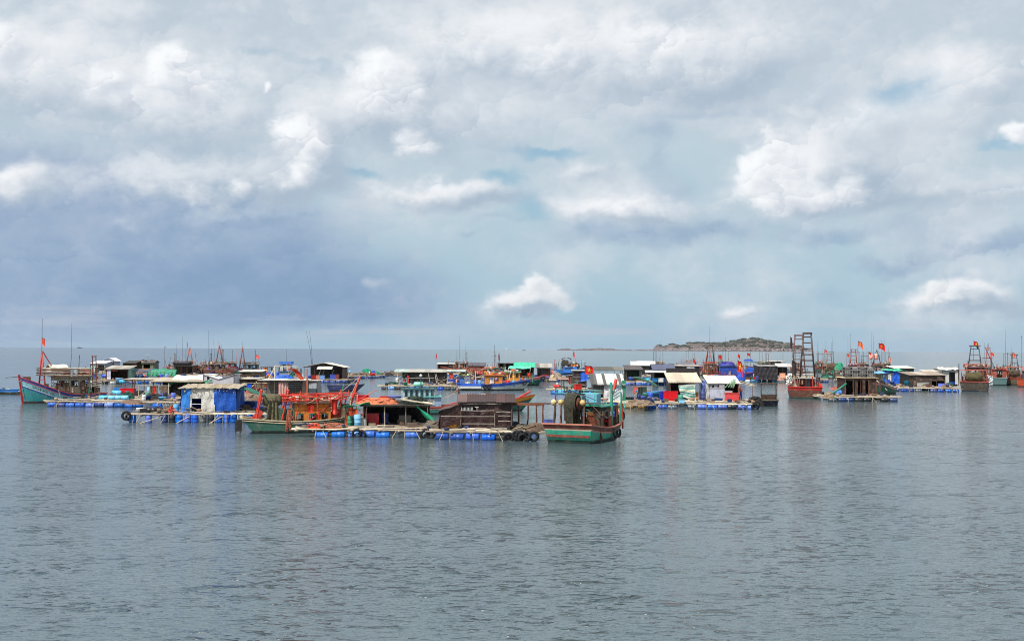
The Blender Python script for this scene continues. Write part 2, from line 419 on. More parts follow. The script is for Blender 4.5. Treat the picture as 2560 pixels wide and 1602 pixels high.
# ------------------------------------------------------------------ colours
WOOD = mat('wood', (166, 150, 130)); WOODL = mat('wood', (204, 190, 166)); WOODD = mat('wood', (88, 66, 52)); WOODR = mat('wood', (112, 66, 48))
RED = (196, 40, 30); ORANGE = (222, 120, 30); TEAL = (40, 150, 130); GREEN = (30, 110, 88); BLUE = (14, 86, 176); LBLUE = (70, 150, 205)
ROPE = mat('plain', (190, 172, 145)); RUBBER = mat('plain', (24, 24, 26)); DARKM = mat('paint', (44, 42, 44)); WHITE = mat('paint', (205, 205, 200))

# ------------------------------------------------------------------ small shared pieces
def log_mesh(var, m):
    def f():
        rs = random.Random(var*7+1); mb = MB(); pts = [(t/4.0, rs.uniform(-1, 1)*0.012*(0 < t < 4), rs.uniform(-1, 1)*0.012*(0 < t < 4)) for t in range(5)]
        vs = []; n = 6
        for i, p in enumerate(pts):
            r = rs.uniform(0.85, 1.1)*(1.05-0.05*i)
            for j in range(n):
                a = 2*PI*j/n; vs.append((p[0], p[1]*30+r*math.cos(a), p[2]*30+r*math.sin(a)))
        fs = [(i*n+j, i*n+(j+1) % n, (i+1)*n+(j+1) % n, (i+1)*n+j) for i in range(4) for j in range(n)]+[tuple(range(n))[::-1], tuple(range(4*n, 5*n))]
        mb.add(vs, fs, 0, True)
        return mb.mesh('pole', [m])
    return shared(('log', var, m.name), f)
def log(parent, a, b, r=0.06, m=None, name='pole'):
    a = Vector(a); b = Vector(b); d = b-a
    M = Matrix.Translation(a) @ d.to_track_quat('X', 'Z').to_matrix().to_4x4() @ Matrix.Diagonal((d.length, r, r, 1))
    return obj(name, log_mesh(random.randrange(5), m or random.choice((WOOD, WOODL, WOOD))), parent, M)
def drum_mesh(c):
    def f():
        mb = MB(); L = 0.47
        pr = [(-L, 0.20), (-L, 0.265), (-L+.03, .285), (-.19, .29), (-.165, .305), (-.14, .29), (.14, .29), (.165, .305), (.19, .29), (L-.03, .285), (L, .265), (L, .20)]
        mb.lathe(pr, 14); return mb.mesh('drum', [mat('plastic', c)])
    return shared(('drum', c), f)
def drum(parent, p, c=BLUE, up=False, rot=0, tilt=0, name='drum', s=1.0):
    M = Matrix.Translation(p) @ rotm(rot) @ rotm(PI/2+tilt if up else tilt, 'Y') @ Matrix.Scale(s, 4)
    return obj(name, drum_mesh(c), parent, M)
def tire_mesh():
    def f():
        mb = MB(); n, k = 18, 8; vs = []
        for i in range(n):
            a = 2*PI*i/n
            for j in range(k):
                b = 2*PI*j/k; rr = 0.29+0.10*math.cos(b); vs.append((rr*math.cos(a), 0.085*math.sin(b)*1.1, rr*math.sin(a)))
        fs = [(i*k+j, ((i+1) % n)*k+j, ((i+1) % n)*k+(j+1) % k, i*k+(j+1) % k) for i in range(n) for j in range(k)]
        mb.add(vs, fs, 0, True); return mb.mesh('tire', [RUBBER])
    return shared('tire', f)
def tire(parent, p, rot=0, tilt=0, s=1.0, name='tire'):
    return obj(name, tire_mesh(), parent, Matrix.Translation(p) @ rotm(rot) @ rotm(tilt, 'X') @ Matrix.Scale(s, 4))
def rope(parent, pts, r=0.025, sag=0.0, m=None, name='rope'):
    pts = [Vector(p) for p in pts]; out = []
    for a, b in zip(pts, pts[1:]):
        for k in range(4): t = k/4; out.append(a.lerp(b, t)-Vector((0, 0, 4*sag*t*(1-t))))
    out.append(pts[-1]); mb = MB(); mb.tube(out, r, 4); return part(mb, name, parent, m or ROPE)
def heap_fn(w, d, h, seed, rough=0.25):
    rs = random.Random(seed); ph = [(rs.uniform(2, 9), rs.uniform(2, 9), rs.uniform(0, 6)) for _ in range(5)]
    def fn(u, v):
        a = u*2*PI; r = math.sin(v*PI/2)
        k = sum(math.sin(p*math.cos(a)*r*1.3+q*math.sin(a)*r*1.3+o) for p, q, o in ph)/5
        e = 1+rough*k*r
        return (w/2*r*math.cos(a)*e, d/2*r*math.sin(a)*e, h*(max(0, 1-r**3.6))*(1+rough*0.8*k)+(0.0))
    return fn
def net_pile(label, loc, w, d, h, c, seed=0, name='net_pile', cat='fishing net', group=None, k='net'):
    mb = MB(); mb.grid(heap_fn(w, d, h, seed), 18, 7)
    for q in range(7):      # loose folds of mesh over the heap
        rs = random.Random(seed*31+q); a0 = rs.uniform(0, 6)
        pts = []
        for t in range(5):
            r = 0.9-0.35*t/4*rs.uniform(.6, 1.2); a = a0+t*0.35
            pts.append((w/2*r*math.cos(a), d/2*r*math.sin(a), h*(1-r**3.6)*1.05+0.03))
        mb.tube(pts, 0.045, 4)
    return solo(mb, name, label, cat, mat(k, c), loc, U(0, 3), group)
def tub_mesh(c, kind):
    def f():
        mb = MB(); m = mat('plastic', c)
        if kind == 'crate':     # thick-walled insulated fish tub 1 x 1 x 1 with rim, ribs and feet
            t = 0.06
            for sx in (-1, 1): mb.box((sx*(0.5-t/2), 0, 0.5), (t, 1-2*t, 0.88)); mb.box((0, sx*(0.5-t/2), 0.5), (1, t, 0.88))
            mb.box((0, 0, 0.09), (0.99, 0.99, 0.06))
            for sx in (-1, 1): mb.box((sx*0.495, 0, 0.965), (0.09, 1.08, 0.07)); mb.box((0, sx*0.495, 0.965), (0.90, 0.09, 0.07))
            for sx in (-0.3, 0, 0.3): mb.box((sx, -0.505, 0.5), (0.05, 0.03, 0.8))
            for sx in (-0.35, 0.35): mb.box((sx, 0, 0.03), (0.16, 0.9, 0.06))
        else:                    # round tub
            mb.lathe([(0, 0.30), (0.0, 0.40), (0.9, 0.5), (1.0, 0.52), (1.0, 0.45), (0.15, 0.36), (0.14, 0.05)], 16, axis='z')
        return mb.mesh('tub', [m])
    return shared(('tub', c, kind), f)
def tub(label, loc, w, d, h, c=RED, rot=0, kind='crate', name=None, cat=None, group=None, tilt=0):
    name = name or {'crate': 'fish_tub', 'round': 'round_tub'}[kind]
    o = obj(name, tub_mesh(c, kind)); o.matrix_world = Matrix.Translation(loc) @ rotm(rot) @ rotm(tilt, 'Y') @ Matrix.Diagonal((w, d, h, 1))
    o['label'] = label; o['category'] = cat or 'tub'
    if group: o['group'] = group
    return o
def barrel(label, loc, c=BLUE, up=True, rot=0, s=1.0, group=None):
    o = drum(None, Vector(loc)+Vector((0, 0, 0.47*s if up else 0.29*s)), c, up, rot, name='barrel', s=s)
    o['label'] = label; o['category'] = 'barrel'
    if group: o['group'] = group
    return o
FLAGR = mat('plain', (205, 30, 22)); FLAGY = mat('plain', (235, 190, 40))
def flag(label, base, h, w=0.9, fh=0.6, lean=0.0, rot=0.0, wind=1.0, c=None, star=True, droop=0.35, pole_c=None, tip=0.15):
    """pole from base, cloth at its head; wind +1 blows right"""
    t = thing('flag', label, 'flag', base, rot)
    top = Vector((math.sin(lean)*h, 0, math.cos(lean)*h)); ax = top.normalized()
    mb = MB(); mb.tube([(0, 0, 0), top*0.5, top], 0.03, 5); part(mb, 'flag_pole', t, pole_c or WOODD)
    hang = top-ax*tip
    def fn(u, v):
        x = wind*w*u*(1-0.12*droop*u); z = -v*fh-droop*w*u*u*0.7-0.12*fh*u*math.sin(7*u+2*v)
        return hang+Vector((x*(1-0.25*droop), 0.09*math.sin(9*u+1.5*v)*u*w, z))-ax*0.0
    mb = MB(); mb.grid(fn, 12, 6, 0, 0.008); cl = part(mb, 'cloth', t, c or FLAGR)
    if star:
        for side in (-1, 1):
            vs = []
            for k in range(10):
                a = PI/2+k*PI/5; r = (0.30 if k % 2 == 0 else 0.13)*fh
                u = 0.5+math.cos(a)*r/w; v = 0.5-math.sin(a)*r/fh
                p = fn(u, v); vs.append(p+Vector((0, side*0.014-(0.0 if side < 0 else -0.0), 0)))
            c0 = fn(0.5, 0.5)+Vector((0, side*0.014, 0)); vs.append(c0)
            mb = MB(); mb.add(vs, [(10, k, (k+1) % 10) for k in range(10)]); part(mb, 'star', t, FLAGY)
    return t

# ------------------------------------------------------------------ rafts
def raft(label, p0, p1, depth, deck=0.54, cols=(BLUE,), up=False, spacing=1.06, rows=2, cross=1.25, skip=(), dz=0.19, seed=None, planks=True, group=None, gappy=0.06, back_drums=True):
    """p0, p1: the front corners on the water in photo pixels"""
    rs = random.Random(seed if seed is not None else int(p0[0]*7+p1[1]))
    A = W(*p0); B = W(*p1); d = B-A; L = d.length; rot = math.atan2(d.y, d.x)
    t = thing('floating_raft', label, 'raft', A, rot, group)
    # drums along the front and the back edge
    for row in ([-0.10, depth-0.3] if back_drums else [-0.10]):
        n = int(L/(spacing if not up else 0.66))
        for k in range(n):
            x = (k+0.5)*L/n
            if rs.random() < gappy or any(a < x/L < b for a, b in skip): continue
            c = rs.choice(cols) if rs.random() < .86 else rs.choice(((34, 40, 52), (90, 100, 110), (20, 52, 120)))
            if up: drum(t, (x+rs.uniform(-.05, .05), row+0.2, 0.26+rs.uniform(-.05, .05)), c, True, tilt=rs.uniform(-.08, .08), s=1.0)
            else: drum(t, (x+rs.uniform(-.05, .05), row+0.12, dz+rs.uniform(-.05, .04)), c, False, rs.uniform(-.05, .05), tilt=rs.uniform(-.04, .04))
    # long poles, doubled along the front
    ys = [-0.12, 0.12, 0.42]+[0.42+(depth-0.7)*k/max(1, rows) for k in range(1, rows+1)]+[depth-0.05]
    for j, y in enumerate(ys):
        x = rs.uniform(-0.7, -0.1)
        while x < L:
            ln = rs.uniform(2.8, 5.2); x2 = min(x+ln, L+rs.uniform(0.1, 0.7))
            z = deck+rs.uniform(-.05, .05)+(0.10 if j % 2 else 0)
            log(t, (x, y+rs.uniform(-.06, .06), z), (x2, y+rs.uniform(-.06, .06), deck+rs.uniform(-.05, .07)+(0.10 if j % 2 else 0)), rs.uniform(.055, .085))
            x += ln-rs.uniform(0.2, 0.6)
    n = max(3, int(L/cross))
    for k in range(n+1):
        x = L*k/n+rs.uniform(-.15, .15)
        log(t, (x, -0.3+rs.uniform(-.15, .1), deck-0.10), (x+rs.uniform(-.2, .2), depth+rs.uniform(0, .3), deck-0.10), rs.uniform(.05, .075))
    if planks:
        for y in (0.66, 0.90):
            x = rs.uniform(0, .4)
            while x < L-0.5:
                ln = rs.uniform(1.2, 2.6); x2 = min(x+ln, L)
                mb = CACHE.get('plank_me')
                if mb is None:
                    q = MB(); q.box((0.5, 0, 0), (1, 1, 1)); mb = CACHE['plank_me'] = q.mesh('plank', [WOOD])
                obj('plank', mb, t, Matrix.Translation((x, y, deck+0.18+rs.uniform(-.015, .02))) @ rotm(rs.uniform(-.02, .02)) @ Matrix.Diagonal((x2-x, 0.17, 0.035, 1)))
                x = x2+rs.uniform(0.02, 1.1)
    # loose poles and odds and ends lying about the deck
    for k in range(int(L*0.9)):
        x, y = rs.uniform(0, L-1), rs.uniform(-.2, depth-.5); a = rs.gauss(0, .35)+(PI/2 if rs.random() < .3 else 0); ln = rs.uniform(1.2, 3.2)
        log(t, (x, y, deck+.16+rs.uniform(0, .08)), (x+math.cos(a)*ln, y+math.sin(a)*ln, deck+.18+rs.uniform(0, .1)), rs.uniform(.03, .055))
    jumble(t, 0.2, L-.2, -.05, depth-.4, deck+.14, int(L*3.2), ((120, 100, 84), (60, 52, 48), (170, 150, 126), (30, 60, 110), (40, 38, 40), (150, 120, 96)), int(L*37)+int(p0[0]), 0.42, 'deck_gear')
    # lashings over the front edge
    for k in range(int(L/1.8)):
        x = rs.uniform(0.2, L-0.2)
        rope(t, [(x, -0.2, deck+0.14), (x+rs.uniform(-.1, .1), -0.24, deck-0.1), (x+rs.uniform(-.5, .5), -0.30-rs.uniform(0, .3), -0.05)], 0.022, 0.02, name='lashing')
    t['L'] = L
    return t
def on(t, x, y, z=0.0):
    """a point given in a thing's own frame -> world"""
    c, s = math.cos(t.rotation_euler.z), math.sin(t.rotation_euler.z)
    return Vector((t.location.x+c*x-s*y, t.location.y+s*x+c*y, t.location.z+z))
def sc(P): return F/P.y     # photo pixels per metre at P

# ------------------------------------------------------------------ walls, roofs, huts
def wall(parent, o, dirv, length, htop, kind, m, holes=(), name='wall', z0=0.0, seed=0, mats2=None):
    """o: base point, dirv: unit direction, htop(s) height over z0; holes: (s0, s1, z0, z1) in metres"""
    o = Vector(o); dv = Vector(dirv).normalized(); nv = Vector((dv.y, -dv.x, 0))
    rs = random.Random(seed+int(length*100))
    H = max(htop(0), htop(length), htop(length/2))
    if kind in ('plank', 'vplank'):
        step = 0.24 if kind == 'plank' else 0.20
        if kind == 'plank':
            z = 0.0
            while z < H-0.03:
                z1 = min(z+step-0.015, H)
                segs = [(0.0, length)]
                for (a, b, c, d) in holes:
                    if z1 > c and z < d: segs = [q for s0, s1 in segs for q in ((s0, min(s1, a)), (max(s0, b), s1)) if q[1]-q[0] > 0.03]
                for s0, s1 in segs:
                    while s1-s0 > 0.1 and min(htop(s0), htop(s1)) < z+0.02 and s1-s0 > 0.1:
                        if htop(s0) < htop(s1): s0 += 0.1
                        else: s1 -= 0.1
                    if s1-s0 < 0.1: continue
                    q = MB(); off = rs.uniform(-.012, .012)
                    M = Matrix.Translation(o+dv*(s0+s1)/2+nv*off+Vector((0, 0, z0+(z+z1)/2))) @ rotm(math.atan2(dv.y, dv.x))
                    q.box((0, 0, 0), (s1-s0, 0.025, z1-z), 0, M); part(q, 'plank', parent, m)
                z += step
        else:
            s_ = 0.0
            while s_ < length-0.05:
                s1 = min(s_+step-0.012, length); zt = htop((s_+s1)/2)
                segs = [(0.0, zt)]
                for (a, b, c, d) in holes:
                    if s1 > a and s_ < b: segs = [q for u0, u1 in segs for q in ((u0, min(u1, c)), (max(u0, d), u1)) if q[1]-q[0] > 0.03]
                for u0, u1 in segs:
                    q = MB(); M = Matrix.Translation(o+dv*(s_+s1)/2+nv*rs.uniform(-.012, .012)+Vector((0, 0, z0+(u0+u1)/2))) @ rotm(math.atan2(dv.y, dv.x))
                    q.box((0, 0, 0), (s1-s_, 0.025, u1-u0), 0, M); part(q, 'plank', parent, m)
                s_ += step
        return
    # sheet walls: grid lines snap to the holes
    us = sorted(set([i*length/max(4, int(length/(0.055 if kind == 'corr' else 0.16))) for i in range(max(4, int(length/(0.055 if kind == 'corr' else 0.16)))+1)]+[q for h in holes for q in h[:2]]))
    nz = max(3, int(H/0.3)); ph = [rs.uniform(0, 6) for _ in range(6)]
    zc = sorted(set([c for h in holes for c in h[2:]]))
    mb = MB(); P = []
    zs = sorted(set([i/nz for i in range(nz+1)]+[c/H for c in zc]))
    def pt(s_, f, back=0):
        zt = htop(s_); z = f*H; z = min(z, zt)
        if kind == 'corr': off = 0.022*math.sin(s_*2*PI/0.17)
        elif kind == 'tarp': off = 0.07*math.sin(s_*3.1+ph[0]+z*1.2)+0.045*math.sin(s_*7.3-z*3+ph[1])+0.025*math.sin(s_*15+z*9+ph[2])+(0.03*math.sin(z*6+ph[3]))
        else: off = 0.0
        return o+dv*s_+nv*(off-back*0.02)+Vector((0, 0, z0+z))
    for b in (0, 1):
        vs = [pt(s_, f, b) for s_ in us for f in zs]; n = len(zs); fs = []
        for i in range(len(us)-1):
            for j in range(n-1):
                cs, cz = (us[i]+us[i+1])/2, (zs[j]+zs[j+1])/2*H
                if any(a < cs < b2 and c < cz < d for a, b2, c, d in holes): continue
                if zs[j]*H >= max(htop(us[i]), htop(us[i+1]))-1e-4: continue
                f = (i*n+j, (i+1)*n+j, (i+1)*n+j+1, i*n+j+1); fs.append(f if b == 0 else f[::-1])
        mb.add(vs, fs, 0, kind != 'board')
    return part(mb, name, parent, m)
def roof_panels(parent, x0, x1, y0, z0, y1, z1, n, mats, kind='corr', seed=0, name='roof_sheet', M=None, ragged=0.12, amp=0.022, hx=0.0):
    """n sheets side by side between two horizontal edges; y0,z0 front edge, y1,z1 back edge"""
    rs = random.Random(seed+n)
    for k in range(n):
        a = x0+(x1-x0)*k/n-0.02; b = x0+(x1-x0)*(k+1)/n+0.02
        e0 = rs.uniform(-ragged, ragged); e1 = rs.uniform(-ragged, ragged)*0.5; lift = 0.012*(k % 2)+rs.uniform(0, .02)
        ph = rs.uniform(0, 6)
        def fn(u, v):
            x = a+(b-a)*u; t = v
            y = y0+(y1-y0)*t+(e0*(1-t)+e1*t); z = z0+(z1-z0)*t+lift+hx*(x-x0)
            if kind == 'corr': z += amp*math.sin(x*2*PI/0.19)
            elif kind == 'tarp': z += 0.05*math.sin(x*3+ph+t*4)+0.03*math.sin(x*8+t*9)-0.08*math.sin(t*PI)
            elif kind == 'thatch': z += 0.04*math.sin(x*9+ph)*math.cos(t*7)+0.03*math.sin(x*23+t*14)
            return (x, y, z)
        nu = max(4, int((b-a)/0.05)) if kind == 'corr' else max(4, int((b-a)/0.15))
        mb = MB(); mb.grid(fn, nu, 4 if kind == 'corr' else 8, 0, 0.03)
        part(mb, name, parent, rs.choice(mats))
def hut(label, px0, px1, py, z0=0.6, hf=2.0, hb=None, depth=3.0, rot=0.0, front=None, left=None, right=None, back=None, roof=('shed', [WOOD], 'corr', 3),
        oh=0.25, holes=(), posts=True, ridge=0.6, name='raft_hut', cat='hut', post_m=None, bays=1, floor=True, lholes=(), rholes=(), seed=0, eave=0.0):
    """px0, px1, py: the foot of the front wall in photo pixels, standing at height z0"""
    A = W(px0, py, z0); B = W(px1, py, z0)
    s = sc((A+B)/2); w = (px1-px0)/s/max(0.5, math.cos(rot)); hb = hf if hb is None else hb
    t = thing(name, label, cat, A, rot)
    pm = post_m or WOODD
    if floor:
        mb = MB(); mb.box((w/2, depth/2, -0.03), (w+0.1, depth+0.1, 0.05)); part(mb, 'floor', t, WOODD)
    hs = lambda sy: hf+(hb-hf)*sy/depth
    kindr = roof[0]
    ft = (lambda x: hf) if kindr != 'gable_y' else (lambda x: hf+ridge*(1-abs(2*x/w-1)))
    bt = (lambda x: hb) if kindr != 'gable_y' else (lambda x: hf+ridge*(1-abs(2*x/w-1)))
    sd = hs if kindr != 'gable_x' else (lambda y: hf+ridge*(1-abs(2*y/depth-1)))
    H = [(a*w, b*w, c*hf, d*hf) for a, b, c, d in holes]
    for spec, o, dv, ln, tf, hh in ((front, (0, 0, 0), (1, 0, 0), w, ft, H), (back, (0, depth, 0), (1, 0, 0), w, bt, ()),
                                   (left, (0, 0.03, 0), (0, 1, 0), depth-.06, sd, [(a*depth, b*depth, c*hf, d*hf) for a, b, c, d in lholes]), (right, (w, 0.03, 0), (0, 1, 0), depth-.06, sd, [(a*depth, b*depth, c*hf, d*hf) for a, b, c, d in rholes])):
        if spec: wall(t, o, dv, ln, (lambda q, tf=tf: tf(q)-0.03), spec[0], spec[1], hh, seed=seed)
    if posts:
        for k in range(bays+1):
            x = w*k/bays
            log(t, (x, -0.05, -0.1), (x+U(-.04, .04), -0.05, ft(x)-0.02), 0.05, pm, 'post')
            if k in (0, bays): log(t, (x, depth+.05, -0.1), (x, depth+.05, bt(x)-0.02), 0.05, pm, 'post')
        log(t, (-oh*.8, -0.06, hf-0.07), (w+oh*.8, -0.06, hf-0.07), 0.045, pm, 'beam')
    n = roof[3]; k = roof[2]; ms = roof[1]
    if kindr in ('shed', 'flat'):
        sl = (hb-hf)/depth
        roof_panels(t, -oh, w+oh, -oh-eave, hf-(oh+eave)*sl+0.03, depth+oh, hb+oh*sl+0.03, n, ms, k, seed)
    elif kindr == 'gable_x':
        sl = ridge/(depth/2)
        roof_panels(t, -oh, w+oh, -oh-eave, hf-(oh+eave)*sl+0.03, depth/2+.02, hf+ridge+0.03, n, ms, k, seed)
        roof_panels(t, -oh, w+oh, depth+oh, hf-oh*sl+0.03, depth/2-.02, hf+ridge+0.02, n, ms, k, seed+5)
        log(t, (-oh, depth/2, hf+ridge), (w+oh, depth/2, hf+ridge), 0.05, pm, 'ridge_pole')
    elif kindr == 'gable_y':
        for sgn in (-1, 1):
            mbk = max(1, n//2)
            for q in range(mbk):
                ya = -oh-eave+(depth+2*oh+eave)*q/mbk; yb = -oh-eave+(depth+2*oh+eave)*(q+1)/mbk+0.03
                sl = ridge/(w/2)
                def fn(u, v, sgn=sgn):
                    e = (w/2+oh)*v; x = w/2+sgn*e; y = ya+(yb-ya)*u
                    return (x, y, hf+ridge-sl*e+0.03+(0.022*math.sin(y*2*PI/0.19) if k == 'corr' else 0.03*math.sin(y*4+x*3)))
                mb = MB(); mb.grid(fn, max(5, int((yb-ya)/0.06)), 6, 0, 0.025*(-sgn)); part(mb, 'roof_sheet', t, ms[q % len(ms)])
    t['w'] = w
    return t
def at_hut(h, fx, y, z): return on(h, fx*h['w'], y, z)

def busy(t, x0, x1, hw, z0, n, seed, cols, hi=3.6):
    """spars, poles and lines standing and lying at all angles over a working deck"""
    rs = random.Random(seed); heads = []
    for k in range(n):
        x, y = rs.uniform(x0, x1), rs.uniform(-hw, hw); h = rs.uniform(.5, 1)*hi; a = rs.gauss(0, .35)
        m = mat('paint', rs.choice(cols))
        if rs.random() < .45:
            b = (x+rs.uniform(-2, 2), rs.uniform(-hw, hw), z0+h*rs.uniform(.4, .9)); log(t, (x, y, z0+h*rs.uniform(.4, .8)), b, rs.uniform(.03, .06), m, 'spar')
        else:
            b = (x+math.sin(a)*h*.5, y+rs.uniform(-.2, .2), z0+h); log(t, (x, y, z0), b, rs.uniform(.035, .07), m, 'pole')
        heads.append(b)
    for k in range(max(1, n//3)):
        a, b = rs.sample(heads, 2) if len(heads) > 1 else (heads[0], (0, 0, z0))
        rope(t, [a, b], .018, .15)
    mb = MB()
    for k in range(n//2):
        x, y = rs.uniform(x0, x1), rs.choice((-1, 1))*hw
        z = z0+rs.uniform(.8, 1.8); w = rs.uniform(.3, .8); hh = rs.uniform(.5, 1.1); ph = rs.uniform(0, 6)
        mb.grid(lambda u, v: (x+w*u, y+.06*math.sin(u*9+ph), z-hh*v), 6, 3, k % 3, .01)
    if mb.v: o = part(mb, 'hung_gear', t, [mat('net', rs.choice(cols)), mat('tarp', rs.choice(cols)), mat('net', (120, 104, 84))]); o['kind'] = 'stuff'
# ------------------------------------------------------------------ boats
class Hull:
    """x forward, y to port, z up, waterline z = 0, origin amidships"""
    def __init__(s, L, B, st=1.0, mid=0.75, bow=1.9, rake=1.0, tr=0.85, stern_rake=0.35, fine=0.42, sx=2.1):
        s.sx = sx
        s.L, s.B, s.st, s.mid, s.bow, s.rake, s.tr, s.sr, s.fine = L, B, st, mid, bow, rake, tr, stern_rake, fine
    def sheer(s, t):
        if t < 0.4: return s.mid+(s.st-s.mid)*((0.4-t)/0.4)**1.8
        return s.mid+(s.bow-s.mid)*((t-0.4)/0.6)**s.sx
    def half(s, t, z):
        top = s.B/2*(s.tr+(1-s.tr)*math.sin(min(1, t/0.45)*PI/2) if t < 0.45 else (1-((t-0.45)/0.55)**2.6)**0.8)
        wl = s.B/2*(0.86*s.tr+(0.9-0.86*s.tr)*math.sin(min(1, t/0.4)*PI/2) if t < 0.4 else 0.9*(1-((t-0.4)/0.6)**(1.9))**1.05)
        sh = s.sheer(t)
        if z >= 0: return wl+(top-wl)*(z/sh)**0.8
        return wl*max(0.0, 1-(z/-0.75)**2)**0.6
    def pt(s, t, z, side):
        x = (t-0.5)*s.L+s.rake*(z/max(0.5, s.bow))*t**5+(-s.sr*(z/s.st)*(1-t)**6)
        return Vector((x, side*s.half(t, z), z))
    def at(s, t, side=0.0, dz=0.0):
        p = s.pt(t, s.sheer(t), 1); return Vector((p.x, p.y*side, p.z+dz))
def make_hull(t, H, bands, low, rail_c, deck_c=(120, 96, 72), deck_dz=0.32, boot=None, transom=None, strake=None):
    """bands: [(width, material)] from the sheer down; low: the rest of the topsides; boot: (height, material)"""
    n = 26; mats = [b[1] for b in bands]+[low]+([boot[1]] if boot else [])
    rows_mat = []
    mb = MB()
    def zs(tt):
        sh = H.sheer(tt); z = [sh]; tot = sum(b[0] for b in bands)
        k = min(1.0, (sh-(boot[0] if boot else 0.0)-0.12)/max(tot, 1e-6)) if bands else 1
        for b in bands: z.append(z[-1]-b[0]*k)
        lowtop = z[-1]; bz = boot[0] if boot else 0.0
        z += [lowtop+(bz-lowtop)*0.5, bz]
        if boot: z += [0.0]
        z += [-0.35, -0.74]
        return z
    rm = list(range(len(bands)))+[len(bands)]*2+([len(bands)+1] if boot else [])
    rm += [rm[-1]]*2
    k = len(zs(0.5))
    for side in (-1, 1):
        vs = []
        for i in range(n+1):
            tt = (i/n)**0.9*0.999
            for z in zs(tt): vs.append(H.pt(tt, z, side))
        for i in range(n):
            for j in range(k-1):
                f = (i*k+j, (i+1)*k+j, (i+1)*k+j+1, i*k+j+1)
                mb.add([vs[q] for q in f], [(0, 1, 2, 3) if side < 0 else (3, 2, 1, 0)], rm[j], True)
    hull = part(mb, 'hull', t, mats)
    bm = bmesh.new(); bm.from_mesh(hull.data); bmesh.ops.remove_doubles(bm, verts=bm.verts, dist=0.001); bm.to_mesh(hull.data); bm.free()
    # inner skin and deck
    mb = MB(); m2 = mat('wood', deck_c)
    for side in (-1, 1):
        vs = []
        for i in range(n+1):
            tt = (i/n)**0.9*0.985; sh = H.sheer(tt)
            for z in (sh-0.0, sh-deck_dz): p = H.pt(tt, z, side); vs.append(Vector((p.x+0.01, p.y*0.0+side*max(0.0, abs(p.y)-0.05), z)))
        mb.add(vs, [((i*2), (i*2+1), (i+1)*2+1, (i+1)*2) for i in range(n)], 0, False)
    vs = []
    for i in range(n+1):
        tt = (i/n)**0.9*0.985; z = H.sheer(tt)-deck_dz
        p = H.pt(tt, z, 1); w_ = max(0.02, p.y-0.03)
        vs += [Vector((p.x, -w_, z)), Vector((p.x, w_, z))]
    mb.add(vs, [(i*2, (i+1)*2, (i+1)*2+1, i*2+1) for i in range(n)], 0, False)
    part(mb, 'deck', t, m2)
    # transom board with the same bands
    mb = MB(); z = zs(0.0)
    tm = transom or mats
    for j in range(k-1):
        a, b = z[j], z[j+1]; p, q, r, s_ = H.pt(0, a, -1), H.pt(0, a, 1), H.pt(0, b, 1), H.pt(0, b, -1)
        mb.add([p, s_, r, q], [(0, 1, 2, 3)], rm[j])
        off = Vector((0.06, 0, 0)); mb.add([p+off, s_+off, r+off, q+off], [(3, 2, 1, 0)], rm[j])
    part(mb, 'transom', t, tm)
    # cap rail following the sheer, and rubbing strake
    rm_ = mat('paint', rail_c)
    for side in (-1, 1):
        mb = MB(); vs = []
        for i in range(n+1):
            tt = (i/n)**0.9*0.99; p = H.pt(tt, H.sheer(tt), side)
            for dy, dz in ((0.05, -0.03), (0.05, 0.05), (-0.09, 0.05), (-0.09, -0.03)):
                vs.append(Vector((p.x, side*max(0.0, abs(p.y)+dy), p.z+dz)))
        fs = [(i*4+j, i*4+(j+1) % 4, (i+1)*4+(j+1) % 4, (i+1)*4+j) for i in range(n) for j in range(4)]+[(0, 1, 2, 3), (n*4, n*4+1, n*4+2, n*4+3)]
        mb.add(vs, fs, 0, False); part(mb, 'cap_rail', t, rm_)
        if strake:
            dz0, sm = strake; mb = MB()
            mb.tube([H.pt((i/n)*0.985, max(0.15, H.sheer(i/n)-dz0*min(1, (H.sheer(i/n)-0.2)/dz0*0.8)), side)+Vector((0, side*0.02, 0)) for i in range(n+1)], 0.035, 5); part(mb, 'rubbing_strake', t, sm)
    p, q = H.pt(0, H.sheer(0), -1), H.pt(0, H.sheer(0), 1)
    mb = MB(); mb.box(((p.x), 0, p.z+0.012), (0.16, q.y*2+0.14, 0.09)); part(mb, 'stern_rail', t, rm_)
    return hull
def stem(t, H, c, up=0.3, w=0.16, low=0.1):
    a = H.pt(0.999, H.sheer(0.999), 1); b = H.pt(0.999, 0.0, 1)
    a = Vector((a.x, 0, a.z)); b = Vector((b.x, 0, low-0.3)); d = (a-b).normalized()
    mb = MB(); top = a+d*up
    for k in range(5):
        pass
    vs = []
    for p in (b, a, top):
        for dx, dy in ((-.12, -w/2), (.09, -w/2), (.09, w/2), (-.12, w/2)): vs.append(p+Vector((dx, dy, 0)))
    fs = [(i*4+j, i*4+(j+1) % 4, (i+1)*4+(j+1) % 4, (i+1)*4+j) for i in range(2) for j in range(4)]+[(3, 2, 1, 0), (8, 9, 10, 11)]
    mb.add(vs, fs); part(mb, 'stem_post', t, mat('paint', c)); return top
